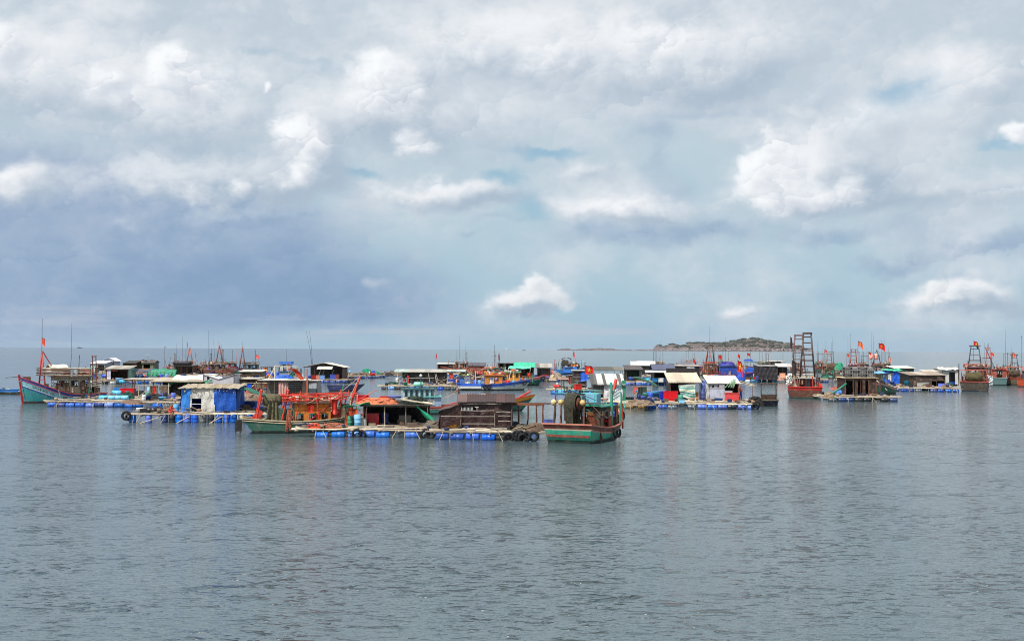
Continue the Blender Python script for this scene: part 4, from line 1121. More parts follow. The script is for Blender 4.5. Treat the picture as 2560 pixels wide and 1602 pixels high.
mb = MB(); mb.grid(lambda u, v: (-.1+1.9*u, 2.1+.5*v, 2.47+.04*math.sin(u*8)), 8, 3, 0, .03); part(mb, 'roof_sheet', h, c_('sheet', (190, 184, 178)))
# brown post frame between the hut and the green boat
f = thing('post_frame', 'bare brown post and beam frame standing between the brown hut and the green stern boat', 'frame', on(r3, 4.15+1.35, .9, .5), r3.rotation_euler.z)
for x, y in ((.15, 2.2), (.85, 2.2), (1.75, .2), (2.2, .4)): log(f, (x, y, 0), (x+.03, y, 2.02), .07, WOODR if y < 1 else WOODD, 'post')
mb = MB(); mb.box((.95, 1.2, 1.98), (2.5, .14, .2)); part(mb, 'beam', f, WOODR)
log(f, (-.2, 2.2, 2.0), (2.6, 2.2, 2.0), .07, WOODD, 'beam'); log(f, (1.75, .2, 1.95), (1.75, 2.3, 1.95), .06, WOODR, 'beam')
net_pile('flat grey-green net heap on the raft under the brown post frame', on(r3, 6.0, 2.2, .55), 1.5, 1.6, .45, (92, 92, 78), 17)
net_pile('tangle of tan rope and tyres on the raft end beside the green stern boat', on(r3, 7.3, .4, .5), 1.7, 1.2, .7, (120, 98, 80), 19, 'rope_heap', 'rope')

# --- boat with its green and red-brown stern to us
fb, H = fboat('green and brown fishing boat, broad stern towards us, black tyre on its bow', 1477, 1096, 9.0, 3.9, 66, top=(96, 44, 34), main=(44, 150, 124), boot=(20, 76, 66), rail=(184, 112, 92), st=1.32, mid=.95, bow=1.95, rake=1.0,
             sr=.35, tr=.92, topw=.34, stripe=(180, 170, 150), rails=False, tyres=())
dz = .63
p = H.at(.97, -1, -.45); tire(fb, (p.x+.15, p.y-.12, p.z), -.5, 0, 1.25); p = H.at(.45, -1, -.5); tire(fb, (p.x, p.y-.14, p.z), -.1, 0, .9); p = H.at(.52, -1, -.5); tire(fb, (p.x, p.y-.14, p.z), -.1, 0, .9)
mb = MB(); mb.box((-4.72, 0, .50), (.06, 3.2, .16)); part(mb, 'rubbing_strake', fb, c_('paint', (120, 56, 44)))
rope(fb, [H.at(.93, -1, .1), H.at(.93, -1.05, -.9), H.at(.96, -1.0, -1.9)], .025, .05)
cabin(fb, -1.2, 1.3, 2.3, dz, 1.75, c_('paint', (56, 62, 52)), c_('paint', (40, 120, 100)), 2, True, .3, frame_m=c_('paint', (40, 150, 124)))
mb = MB(); mb.box((-1.52, -.35, dz+1.88), (.1, 1.5, .12)); part(mb, 'roof_edge', fb, c_('paint', (44, 170, 140)))
mb = MB(); mb.box((-1.24, -.4, dz+.8), (.05, .5, 1.2)); part(mb, 'door', fb, c_('paint', (120, 84, 40)))
CY = c_('paint', (70, 190, 190)); GRN = c_('paint', (44, 160, 130))
reel(fb, -2.6, .45, dz+2.0, .85, .85, (74, 72, 58), 'y', 1.9)
bar(fb, (-2.6, -1.4, dz+2.1), (-2.6, 1.9, dz+2.1), .05, DARKM, 'reel_axle')
for y in (1.75, 1.25, -.5): bar(fb, (-2.9, y, dz), (-2.6, y, dz+2.3), .09, WOODD, 'reel_post')
for y in (1.85, 1.3, -.35): 
    mb = MB(); mb.ball((-2.7, y, dz+2.1), .22, 0, 10); part(mb, 'float', fb, c_('plastic', (214, 190, 130)))
for z in (2.75, 2.95): bar(fb, (-2.3, 1.9, dz+z), (-1.9, -1.5, dz+z), .04, CY, 'roof_rail')
for y in (-1.4, -.7, 0, .7, 1.4): bar(fb, (-1.2, y, dz+1.9), (-1.2, y, dz+2.8), .035, CY, 'roof_rail')
mb = MB(); mb.box((-.4, -.3, dz+2.3), (.9, .9, .7)); part(mb, 'roof_box', fb, c_('paint', (120, 176, 204)))
mb = MB(); mb.box((-.4, .8, dz+2.2), (.6, .7, .5)); part(mb, 'roof_box', fb, c_('paint', (90, 170, 180)))
bar(fb, (.2, -1.5, dz+.1), (.15, -1.5, dz+3.5), .12, GRN, 'mast_post'); bar(fb, (2.8, -1.35, dz+.2), (2.75, -1.4, dz+2.7), .09, GRN, 'mast_post')
for k in range(4): bar(fb, (.4, -1.4, dz+2.15+.2*k), (2.0, -1.6, dz+2.5+.25*k), .035, CY, 'ladder_rail')
bar(fb, (-3.4, .4, dz), (-2.9, 1.0, dz+3.5), .035, DARKM, 'rod'); bar(fb, (-3.1, 1.6, dz+.3), (-2.4, 1.8, dz+3.6), .035, DARKM, 'rod'); bar(fb, (-2.4, 1.6, dz+3.3), (-1.8, -1.2, dz+2.2), .03, DARKM, 'rod')
mb = MB(); mb.grid(lambda u, v: (-3.6+.8*v, -1.5-.42*v+.5*u, dz+1.3-1.65*v+.03*math.sin(u*12)), 10, 10, 0, .02); part(mb, 'wooden_grid', fb, c_('net', (160, 92, 66)))
for k in range(3): bar(fb, (-3.5, -1.3-.2*k, dz+1.4), (-2.9, -1.9, -.1+.2*k), .04, WOODR, 'spar')
jumble(fb, -4.0, 1.0, -1.6, -.9, dz, 26, ((150, 88, 66), (110, 74, 56), (176, 120, 92), (200, 60, 44)), 33, .5)
jumble(fb, 1.5, 3.6, -1.0, .9, dz+.2, 16, ((206, 66, 50), (220, 90, 70), (190, 170, 150), (60, 120, 190)), 34, .7)
for (z, c) in ((.9, (214, 50, 40)), (1.2, (230, 226, 220)), (.5, (214, 50, 40))):
    mb = MB(); 
    for k in range(12):
        a = 2*PI*k/12; b = 2*PI*(k+1)/12; mb.tube([(-.2+.0, -1.35+.26*math.cos(a), dz+z+.26*math.sin(a)), (-.2, -1.35+.26*math.cos(b), dz+z+.26*math.sin(b))], .06, 6)
    part(mb, 'life_ring', fb, c_('plastic', c))
busy(fb, -3.8, 3.4, 1.55, dz, 22, 15, ((60, 180, 170), (150, 84, 64), (90, 66, 54), (206, 70, 50)), 3.0)
drum(fb, (3.2, -.55, dz+.9), (20, 70, 180), True)
mb = MB(); mb.lathe([(0, .1), (.1, .16), (.7, .15), (.8, .05)], 10, 0, Matrix.Translation((2.0, -.9, dz+1.2)) , 'z'); part(mb, 'red_buoy', fb, c_('plastic', (224, 60, 50)))
bar(fb, (1.0, -1.3, dz+2.6), (1.3, -1.5, dz+3.7), .13, c_('paint', (196, 60, 48)), 'red_chute')
tub('blue bin with a white lid on the port corner of the green stern boat', fb.matrix_basis @ Vector((-4.0, 1.45, dz+.0)) if False else on(fb, -4.0, 1.75, .95), .5, .5, .62, (30, 70, 160), .4)
tub('red box above the net reel on the green stern boat', on(fb, -2.2, .2, dz+3.0), .45, .4, .4, (200, 50, 36), .3)

# ================================================================== BEHIND THE FRONT ROW, CENTRE
t, H = fboat('boat with a yellow side and red raised prow showing past the brown hut', 1222, 1027, 7.0, 2.4, 6, top=(216, 160, 46), main=(30, 104, 92), boot=(24, 70, 64), rail=(180, 60, 40), st=.8, mid=.75, bow=1.75, rake=1.5, topw=.45, rails=False)
bar(t, (3.2, 0, 1.4), (4.4, 0, 2.1), .12, c_('paint', (200, 50, 36)), 'prow_post')
tb, H = fboat('small teal boat with a pale blue wheelhouse and a man on its bow', 1086, 1035, 7.4, 2.4, 12, top=(110, 60, 50), main=(44, 120, 112), boot=(24, 66, 60), stripe=(220, 220, 214), rail=(180, 80, 60), st=.9, mid=.75, bow=1.35, rake=1.4, topw=.16, rails=False)
cabin(tb, -3.2, -.1, 1.8, .95, 1.55, c_('paint', (170, 190, 196)), c_('paint', (40, 90, 100)), 6, False, .15, wz=(.42, .95), frame_m=c_('paint', (60, 130, 130)))
mb = MB(); mb.box((-.2, 0, 1.2), (1.5, 1.7, 1.1)); part(mb, 'fore_cabin', tb, c_('paint', (150, 176, 206)))
mb = MB(); mb.grid(lambda u, v: (-1.3+1.9*u, -1.05+2.1*v, 1.80+.12*math.sin(v*PI)), 4, 6, 0, .08); part(mb, 'fore_cabin_roof', tb, c_('paint', (90, 170, 165)))
mb = MB(); mb.lathe([(-.5, .1), (-.42, .25), (.42, .25), (.5, .1)], 12, 0, Matrix.Translation((-1.6, 0, 2.95))); part(mb, 'roof_tank', tb, c_('plastic', (150, 214, 196)))
bar(tb, (-1.4, -.9, .8), (-1.5, -.9, 3.8), .06, c_('paint', (60, 90, 90)), 'mast'); mb = MB(); mb.ball((-1.5, -.9, 3.85), .16, 0, 8); part(mb, 'lamp', tb, WHITE)
railing(tb, [(-3.1, -.8, 2.55), (-.1, -.8, 2.55)], .2, c_('paint', (40, 80, 90)), 6, 1)
bar(tb, (3.0, -.9, 1.35), (3.0, 1.0, 1.35), .1, c_('paint', (190, 90, 74)), 'bow_bitt'); jumble(tb, 2.4, 3.4, -.5, .5, 1.0, 9, ((190, 70, 54), (150, 100, 80), (220, 200, 180)), 3, .4)
person('man in a tan shirt bending on the bow of the teal boat, hauling a line', on(tb, 2.5, -.1, 1.22), R(195), 'pull', (150, 122, 116), (96, 90, 92))
rope(tb, [(2.0, -.3, 2.1), (.2, -.5, 1.5), (-.8, -.7, 1.0)], .02, .1)

# ================================================================== THE BLUE AND WHITE TARP HUT, LEFT
g1 = raft('log raft on upright blue and grey drums under the blue and white tarp hut', (322, 1056), (652, 1056), 6.5, cols=((14, 92, 190), (34, 110, 210), (120, 120, 118), (28, 90, 200)), up=True, seed=7, back_drums=False, deck=.72)
tire(g1, (-.15, -.3, .62), .15, 0, 1.1); tire(g1, (.05, .1, .5), .5, 0, 1.0); tire(g1, (11.3, -.2, .3), .2, .2)
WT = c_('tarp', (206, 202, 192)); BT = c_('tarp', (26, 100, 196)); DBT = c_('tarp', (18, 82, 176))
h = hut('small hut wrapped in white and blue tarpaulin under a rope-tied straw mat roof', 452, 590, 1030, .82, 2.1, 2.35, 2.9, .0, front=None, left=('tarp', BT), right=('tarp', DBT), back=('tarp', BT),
        roof=('shed', [c_('net', (196, 180, 156)), c_('net', (180, 162, 136))], 'thatch', 4), oh=.22, seed=5, posts=False)
w = h['w']
wall(h, (0, 0, 0), (1, 0, 0), w*.18, lambda q: 2.08, 'tarp', c_('tarp', (50, 130, 215)), (), 'wall', seed=1)
wall(h, (w*.17, -.03, 0), (1, 0, 0), w*.45, lambda q: 2.08, 'tarp', WT, ((.12, .95, .05, 1.2),), 'wall', seed=2)
wall(h, (w*.60, 0, 0), (1, 0, 0), w*.40, lambda q: 2.08, 'tarp', DBT, (), 'wall', seed=3)
rope(h, [(w*.17+.1, -.1, .72), (w*.17+.97, -.1, .72)], .03, 0, WHITE, 'door_bar')
for k in range(12): 
    x = w*(k+.5)/12; rope(h, [(x+U(-.3, .3), -.28, 1.95-U(0, .3)), (x+U(-.2, .2), .3, 2.12), (x+U(-.3, .3), 1.6, 2.25), (x, 3.1, 2.3)], .025, .0, name='roof_rope')
for k in range(5): rope(h, [(-.2, .1+.6*k, 2.10+.05*k), (w*.5, .2+.6*k, 2.15+.05*k), (w+.2, .1+.6*k, 2.10+.05*k)], .025, -.01, name='roof_rope')
tub('large dark blue tub on the right half of the tarp hut raft', W(628, 1030, .66), 1.25, 1.1, 1.0, (22, 50, 120), .0)
tub('cobalt blue fish tub beside the blue wall of the tarp hut', W(578, 1032, .66), 1.5, .8, .6, (26, 70, 190), .0)
tub('yellow box on the blue tub beside the tarp hut', W(569, 1016, 1.27), .5, .4, .5, (230, 160, 40), .0)
for i, (x, c) in enumerate(((588, (120, 190, 200)), (597, (90, 170, 205)), (606, (80, 160, 200)))): barrel('pale blue barrel of three behind the cobalt tub, '+('nearest the tarp hut', 'the middle one', 'next to the large dark tub')[i], W(x, 1022, .62), c, s=.95, group='pale barrels right of the tarp hut')
barrel('white jerrican drum on deck between the cobalt and dark blue tubs', W(603, 1031, .62), (214, 214, 180), s=.45)
n = net_pile('rope and float heap under the green netting right of the tarp hut', W(618, 1006, 1.0), 3.6, 2.0, .9, (170, 140, 120), 41, 'rope_heap', 'rope')
def fn(u, v): return (3.0*u, 1.6*v, -.9*u*u+.08*math.sin(u*9+v*6)+.1*v)
mb = MB(); mb.grid(fn, 16, 8, 0, .02); solo(mb, 'net_awning', 'dark green net awning sloping down from the right corner of the tarp hut', 'awning', c_('tarp', (30, 96, 74)), at_hut(h, .99, .2, 2.0))
person('person in an orange-red top crouching on the raft left of the tarp hut', W(425, 1040, .66), R(-20), 'squat', (206, 60, 40), (206, 70, 50))
net_pile('orange cloth bundle beside the crouching person', on(g1, 3.8, .5, .64), .7, .5, .22, (230, 100, 70), 44, 'cloth_bundle', 'cloth', k='plain')
for a, b in ((2.9, 1.6), (5.2, 4.7), (8.0, 7.5)): rope(g1, [(a, -.3, .55), (b-.6, -.5, -.05)], .035)

# ================================================================== BIG RAFT AND TEAL BOAT, FAR LEFT
g2 = raft('wide pole raft on a row of cobalt drums in front of the teal bow boat', (118, 1016), (455, 1019), 12.0, cols=((14, 92, 196), (18, 104, 206), (12, 84, 180)), seed=5, rows=5, gappy=.03, dz=.2)
t, H = fboat('teal and blue fishing boat with a red stem, bow pointing to the left edge', 155, 1005, 8.9, 3.9, 221, top=(28, 66, 140), main=(42, 132, 136), boot=(58, 30, 30), rail=(190, 50, 56), st=1.0, mid=.95, bow=3.0, sx=1.35, rake=.45, sr=.3, tr=.8, topw=.38, stem_c=(196, 30, 26), rails=False)
dz = .63
# light band with the painted name, following the hull on both bows
for sd in (-1, 1):
    for (d0, d1, c, nm) in ((.38, .86, (120, 176, 184), 'name_band'), (.86, .92, (225, 225, 225), 'white_line'), (.92, 1.06, (30, 70, 150), 'blue_band')):
        mb = MB(); n = 24
        vs = []
        for i in range(n+1):
            tt = .38+.61*i/n; sh = H.sheer(tt); k = min(1.0, (sh-.25)/1.06)
            for d in (d0, d1): p = H.pt(tt, sh-d*k, sd); vs.append(p+Vector((0, sd*.015, 0)))
        mb.add(vs, [(i*2, i*2+1, i*2+3, i*2+2) if sd > 0 else (i*2+2, i*2+3, i*2+1, i*2) for i in range(n)], 0, True); part(mb, nm, t, c_('paint', c))
def hull_text(t, H, s, tt0, tt1, dtop, size, sd, m):
    cu = bpy.data.curves.new('lettering', 'FONT'); cu.body = s; cu.size = size; cu.extrude = .004; cu.resolution_u = 2
    o = bpy.data.objects.new('lettering', cu); COL.objects.link(o)
    me = bpy.data.meshes.new_from_object(o.evaluated_get(bpy.context.evaluated_depsgraph_get())); bpy.data.objects.remove(o)
    xs = [v.co.x for v in me.vertices]; w = max(xs)
    for v in me.vertices:
        u = v.co.x/w; tt = tt0+(tt1-tt0)*u; sh = H.sheer(tt); p = H.pt(tt, sh-dtop+v.co.y, sd)
        v.co = p+Vector((0, sd*(.03+v.co.z), 0))
    me.materials.clear(); me.materials.append(m); o = obj('lettering', me, t); return o
hull_text(t, H, 'SONG VE', .90, .66, .78, .40, 1, c_('paint', (60, 60, 50)))
cabin(t, -2.8, .9, 2.5, dz, 2.35, c_('paint', (158, 146, 126)), c_('paint', (110, 90, 76)), 3, True, .35, kind='vplank')
zr = dz+2.5
for sd in (-1, 1):
    for k in range(5): bar(t, (-2.9, sd*(1.25-.03*k), zr+.2*k), (2.6, sd*(1.2-.03*k), zr+.2*k+.1), .085, (WOODL, WOODR)[k % 2], 'stacked_pole')
for k in range(5): bar(t, (-2.8+1.3*k, -1.3, zr+.05), (-2.8+1.3*k, 1.3, zr+.05), .05, WOODR, 'roof_bearer')
mb = MB(); mb.grid(lambda u, v: (-.4+2.1*u, -.8+1.6*v, zr+.95+.35*math.sin(v*PI)+.04*math.sin(u*9)), 10, 8, 0, .05); mb.box((.65, 0, zr+.72), (1.9, 1.4, .5)); part(mb, 'white_canopy', t, c_('tarp', (222, 214, 196)))
mb = MB(); mb.grid(lambda u, v: (-1.3+.8*u, 1.28+.04*math.sin(u*9), zr+.8-.9*v), 8, 6, 0, .02); part(mb, 'hung_cloth', t, c_('tarp', (200, 200, 205)))
top = aframe(t, 2.3, dz+.3, 5.0, 2.6, c_('paint', (170, 56, 48)), 4, 'y', .1, .10, antenna=3.9)
bar(t, (2.35, .1, 6.0), (-.2, 1.3, 1.2), .07, c_('paint', (170, 60, 50)), 'mast_stay')
g_ = c_('paint', (120, 62, 54))
for sd in (-1, 1): bar(t, (-3.9, sd*.75, dz+.4), (-3.7, sd*.55, dz+4.8), .08, g_, 'frame_post')
bar(t, (-3.7, -.7, dz+4.8), (-3.7, .7, dz+4.8), .09, g_, 'frame_beam')
bar(t, (-2.6, 1.5, dz), (-2.7, 1.5, dz+3.3), .09, c_('paint', (40, 130, 100)), 'davit'); bar(t, (-2.7, 1.5, dz+3.3), (-3.3, 1.5, dz+3.7), .06, c_('paint', (70, 150, 130)), 'davit')
for k in range(4): bar(t, (-4.1, 1.45, dz+1.1+.2*k), (-2.4, 1.45, dz+1.3+.2*k), .04, WOODL, 'stern_slat')
bar(t, (-2.2, -1.0, dz+2.4), (-2.35, -1.0, dz+4.9), .04, DARKM, 'antenna'); mb = MB(); mb.tube([(-1.2, -1, zr), (-1.4, -1, zr+2.5), (-1.3, -1, zr+6.2)], .03, 5, r1=.012); part(mb, 'antenna', t, DARKM)
jumble(t, -4.1, -2.9, -1.1, 1.1, dz, 18, ((190, 60, 50), (40, 80, 170), (60, 60, 60), (200, 190, 170)), 51, .6)
jumble(t, -2.5, -.6, -1, 1, zr, 12, ((196, 50, 40), (170, 120, 90), (90, 70, 60)), 52, .5, 'roof_gear')
mb = MB(); mb.ball((-3.6, .9, dz+.9), .5, 0, 12, (1, .5, 1)); part(mb, 'black_bundle', t, RUBBER)
busy(t, -4.1, 1.2, 1.4, dz, 30, 25, ((140, 66, 56), (110, 84, 70), (190, 170, 150), (44, 130, 110)), 3.6)
tub('small red box on the stern roof of the teal bow boat', on(t, -2.9, .3, dz+2.4), .9, .6, .8, (206, 40, 36), .3)
p = H.at(.30, 1, -.35); tire(t, (p.x, p.y+.15, p.z), 0, 0, 1.1); rope(t, [H.at(.62, 1.02, .05), H.at(.60, 1.1, -.9), H.at(.55, 1.25, -1.15)], .03)
bar(t, (4.5, 0, 3.1), (6.6, .8, 2.95), .035, DARKM, 'bow_rod'); jumble(t, 3.9, 4.5, -.3, .2, 2.6, 8, ((74, 50, 44), (110, 80, 60)), 55, .5)
rope(t, [H.pt(.985, 2.7, 1), (4.95, .3, 2.5), (4.95, -.2, 2.45), H.pt(.985, 2.6, -1)], .03); rope(t, [H.pt(.98, 1.7, 1), (4.9, .3, 1.4), (4.9, -.2, 1.4)], .03)
flag('small orange flag half way up the tall mast of the teal bow boat', on(t, 2.4, 0, dz+5.2), 1.9, .55, .8, 0, 0, 1, star=False, droop=.9, c=c_('plain', (226, 84, 58)))
s_, H2 = fboat('blue skiff with a white rail cut off by the left edge of the photo', 18, 985, 5.6, 1.7, 178, top=(28, 100, 190), main=(60, 70, 70), boot=(40, 40, 40), stripe=(150, 210, 225), rail=(60, 140, 200), st=.75, mid=.65, bow=.95, rake=.6, rails=False, topw=.3, gear=10, seed=3, name='skiff', cat='skiff')
# things on the big raft
tub('red fish tub on the wide pole raft, right of the teal bow boat', W(320, 989, .62), 1.65, 1.0, .9, (222, 38, 28), .0)
tub('sky blue fish tub against the left side of the red one, wide raft', W(296, 984, .62), .95, .9, .75, (44, 130, 214), .0)
barrel('cut-open light blue barrel lying left of the red tub on the wide raft', W(292, 990, .6), (90, 180, 210), up=False, s=1.2)
for i, x in enumerate((259, 277, 293, 310)): barrel(('leftmost', 'second', 'third', 'rightmost')[i]+' of the four light blue barrels lying in line on the wide raft', W(x, 1001, .62), (96, 184, 216), up=False, group='light blue barrels lying on the wide raft')
barrel('tall pale blue barrel standing at the edge of the tan awning', W(375, 992, .62), (130, 190, 214), s=1.25)
tub('flat cobalt crate on the wide raft in front of the tan awning', W(403, 997, .62), 1.4, .8, .55, (26, 56, 190), -.1)
net_pile('black net heap between the red tub and the pale blue barrel', W(352, 990, .6), 1.8, 1.2, .65, (34, 34, 38), 61)
net_pile('yellow cloth heap at the foot of the pale blue barrel', W(362, 995, .6), .7, .5, .25, (226, 186, 80), 62, 'cloth_bundle', 'cloth', k='plain')
net_pile('brown net spread along the middle of the wide raft', W(330, 1009, .6), 5.5, 1.6, .35, (130, 104, 88), 63)
for i in range(7): x = 2+i*1.6; log(g2, (x, U(.5, 2), .72), (x+2.6, U(.5, 3), .78), .05)
TN = c_('sheet', (196, 180, 152)); WGT = c_('tarp', (226, 226, 214))
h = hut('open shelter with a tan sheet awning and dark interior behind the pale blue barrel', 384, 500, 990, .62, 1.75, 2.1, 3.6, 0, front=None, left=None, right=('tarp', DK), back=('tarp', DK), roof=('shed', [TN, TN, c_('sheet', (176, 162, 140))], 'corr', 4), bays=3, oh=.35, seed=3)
def fn(u, v): return (5.2*u, 3.4*v, .45*v+.14*math.sin(u*6+v*3)-.55*(1-v)*(1-u))
mb = MB(); mb.grid(fn, 26, 12, 0, .03); o = solo(mb, 'tarpaulin', 'white tarpaulin with green edge thrown over the shelter roof', 'tarpaulin', WGT, at_hut(h, .28, .6, 2.05))
mb = MB()
mb.grid(lambda u, v: (5.2*u, -.06-.10*v, fn(u, 0)[2]-.24*v*(1+.3*math.sin(u*30))), 26, 2, 0, .02); q = part(mb, 'green_edge', o, c_('tarp', (24, 140, 100)))
for i, (fx, y, c) in enumerate(((.15, 1.5, (200, 190, 180)), (.45, 1.2, (60, 60, 60)), (.7, 1.0, (40, 70, 120)), (.88, .8, (110, 100, 90)))): tub(('pale', 'black', 'navy', 'brown')[i]+' box in the shade under the tan awning shelter', at_hut(h, fx, y, 0), .8, .6, .7, c, U(-.3, .3))
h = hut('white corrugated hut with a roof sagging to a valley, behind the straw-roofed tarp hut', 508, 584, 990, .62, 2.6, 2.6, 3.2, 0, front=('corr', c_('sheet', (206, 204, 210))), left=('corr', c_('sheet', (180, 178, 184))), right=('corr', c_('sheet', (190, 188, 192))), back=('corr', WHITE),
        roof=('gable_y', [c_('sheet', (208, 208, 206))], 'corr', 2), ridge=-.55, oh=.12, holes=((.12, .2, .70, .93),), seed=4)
flagless = 0
hut('open timber shed with a pale slab roof right of the white corrugated hut', 590, 640, 988, .62, 2.0, 2.1, 3.4, 0, front=None, left=None, right=None, back=('plank', WOODD), roof=('shed', [S_((196, 186, 168)), S_((150, 140, 126))], 'corr', 4), oh=.3, bays=4, seed=61)
hut('long low pole awning with a whitish roof edge behind the sky blue tub', 312, 384, 988, .62, 1.95, 2.0, 2.6, 0, front=None, left=None, right=None, back=None, roof=('shed', [S_((206, 198, 182))], 'corr', 4), oh=.25, bays=3, seed=62, floor=False)
hut('slatted timber lean-to full of gear behind the open timber shed', 600, 652, 962, .62, 2.1, 2.3, 3.4, 0, front=None, left=('plank', WOODD), right=None, back=('plank', WOOD), roof=('shed', [S_((120, 110, 100)), S_((206, 200, 188))], 'corr', 3), oh=.3, bays=3, seed=63)
raft('raft under the slatted timber lean-to', (596, 972), (664, 973), 5, seed=64, rows=2)
raft('right end of the wide pole raft behind the tarp hut', (458, 1012), (596, 1013), 9, seed=65, rows=4)
# --- raft with the white-roofed cabin behind the orange boat
g4 = raft('cluttered raft with red boxes behind the orange-cabin boat', (590, 1010), (800, 1012), 9, seed=22, rows=3)
h = hut('open cabin with a patched white roof and a striped curtain behind the orange-cabin boat', 652, 756, 1004, .8, 2.25, 2.3, 3.2, .0, front=None, left=None, right=('plank', c_('paint', (110, 104, 96))), back=('plank', c_('paint', (96, 90, 84))), roof=('shed', [c_('sheet', (206, 200, 188)), c_('sheet', (190, 184, 172))], 'corr', 4), oh=.3, bays=3, seed=9)
mb = MB(); mb.grid(lambda u, v: (1.0*u, .07*math.sin(u*22), -1.5*v), 22, 6, 0, .015); solo(mb, 'curtain', 'pink striped curtain hanging in the white-roofed cabin', 'curtain', c_('tarp', (206, 160, 150)), at_hut(h, .42, -.05, 2.1))
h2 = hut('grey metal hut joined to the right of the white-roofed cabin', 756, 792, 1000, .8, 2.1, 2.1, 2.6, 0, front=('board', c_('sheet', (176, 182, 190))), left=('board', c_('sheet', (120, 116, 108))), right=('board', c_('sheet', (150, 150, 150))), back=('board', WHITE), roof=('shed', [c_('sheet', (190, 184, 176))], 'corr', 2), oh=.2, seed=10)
def fn(u, v): return (1.3*u+.6*v, .3*math.sin(v*3), .9-1.2*v*u-.45*u+.25*math.sin(u*3)*(1-v)-.3*v)
mb = MB(); mb.grid(fn, 12, 10, 0, .05); solo(mb, 'tarpaulin', 'rust red tarpaulin standing up on the patched white roof', 'tarpaulin', c_('tarp', (188, 66, 44)), at_hut(h, .62, .8, 2.6))
f = thing('post_frame', 'light timber frame rising behind the patched white roof', 'frame', at_hut(h, .2, 2.6, .0))
for x in (0, 2.3): log(f, (x, 0, 0), (x, 0, 3.7), .05, WOODL, 'post')
log(f, (-.1, 0, 3.7), (2.5, 0, 3.7), .045, WOODL, 'beam'); log(f, (-.7, 0, 2.3), (0, 0, 3.6), .045, WOODL, 'brace')
tub('bright red fish tub standing left of the white-roofed cabin', W(635, 983, .8), 1.55, 1.1, 1.0, (226, 36, 28), 0)
barrel('upright dark green barrel beside the bright red tub', W(612, 985, .7), (30, 90, 70)); barrel('upright navy barrel beside the bright red tub', W(604, 984, .7), (24, 50, 110))
t, H = fboat('navy skiff with a black outboard showing above the red box behind the orange boat', 858, 978, 4.2, 1.5, 8, top=(34, 44, 96), main=(40, 50, 100), boot=(24, 26, 40), rail=(60, 70, 110), st=.95, mid=.85, bow=1.1, rails=False, name='skiff', cat='skiff', topw=.2)
mb = MB(); mb.box((.9, 0, 1.4), (.35, .3, .5)); mb.tube([(.8, 0, 1.1), (.7, 0, 2.0)], .05); mb.box((.5, 0, 1.2), (.8, .1, .1)); part(mb, 'outboard_motor', t, RUBBER)
tub('red tub floating at the raft edge right of the navy skiff', W(905, 1004, .55), 1.5, 1.0, .75, (220, 46, 36), .1)
# ================================================================== LEFT, FURTHER OUT
def S(c): return c_('sheet', c)
def PT(c): return c_('paint', c)
def TP(c): return c_('tarp', c)
raft('pole raft on scattered blue drums under the small grey-roofed hut, left', (205, 960), (452, 958), 10, cols=((16, 84, 176), (20, 98, 190), (200, 200, 200)), seed=31, rows=4)
raft('far pole raft under the white metal hut and the olive hut', (215, 940), (480, 938), 12, seed=32, rows=3, planks=False, cols=((26, 74, 160), (60, 60, 60)))
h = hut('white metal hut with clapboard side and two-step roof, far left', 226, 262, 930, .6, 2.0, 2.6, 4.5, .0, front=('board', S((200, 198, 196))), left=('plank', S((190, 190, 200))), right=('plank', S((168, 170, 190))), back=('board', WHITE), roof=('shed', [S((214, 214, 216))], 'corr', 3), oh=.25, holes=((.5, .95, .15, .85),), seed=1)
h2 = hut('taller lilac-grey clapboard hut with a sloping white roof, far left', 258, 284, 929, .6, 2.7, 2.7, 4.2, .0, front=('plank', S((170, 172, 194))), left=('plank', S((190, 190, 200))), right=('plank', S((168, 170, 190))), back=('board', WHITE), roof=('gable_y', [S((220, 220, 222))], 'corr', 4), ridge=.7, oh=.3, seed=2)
h = hut('small grey-roofed hut with a rust red lintel and dark doorway on the drum raft', 266, 320, 950, .6, 2.0, 2.5, 3.6, .0, front=('vplank', WOODD), left=('board', WOODD), right=('board', PT((130, 190, 170))), back=('board', WOODD), roof=('shed', [S((186, 178, 164)), S((160, 152, 140))], 'corr', 4), oh=.35, holes=((.25, .5, 0, .8), (.55, .95, .1, .85)), seed=3)
mb = MB(); mb.box((1.1, -.1, 1.75), (1.9, .06, .3)); part(mb, 'lintel', h, PT((150, 50, 36)))
def fn(u, v): return (.7*u, .04*math.sin(u*15), -1.7*v)
mb = MB(); mb.grid(fn, 10, 5, 0, .02); solo(mb, 'curtain', 'pale curtain hanging at the left door of the small grey-roofed hut', 'curtain', TP((196, 192, 206)), at_hut(h, .03, -.15, 1.9))
h = hut('olive plank hut with a bowed roof and an orange board along its foot', 336, 383, 928, .6, 2.1, 2.1, 4.5, .05, front=('vplank', PT((116, 124, 96))), left=('vplank', PT((96, 104, 80))), right=('vplank', PT((90, 96, 80))), back=('board', WOODD), roof=('gable_x', [S((120, 110, 98)), S((96, 90, 84))], 'corr', 4), ridge=.5, oh=.3, holes=((.1, .35, .3, .8), (.5, .8, .35, .8)), seed=4)
mb = MB(); mb.box((h['w']*.6, -.12, .35), (h['w']*.75, .05, .6)); part(mb, 'orange_board', h, PT((226, 130, 40)))
jumble(h, .5, h['w']-.5, .5, 3.5, 2.5, 14, ((150, 90, 80), (120, 100, 90), (80, 74, 70)), 8, .4, 'roof_gear')
hut('dark lean-to with a plank roof left of the olive hut', 308, 338, 930, .6, 2.1, 2.6, 4.0, 0, front=None, left=('board', WOODD), right=None, back=('board', WOODD), roof=('shed', [S((60, 56, 54))], 'corr', 2), oh=.2, seed=14)
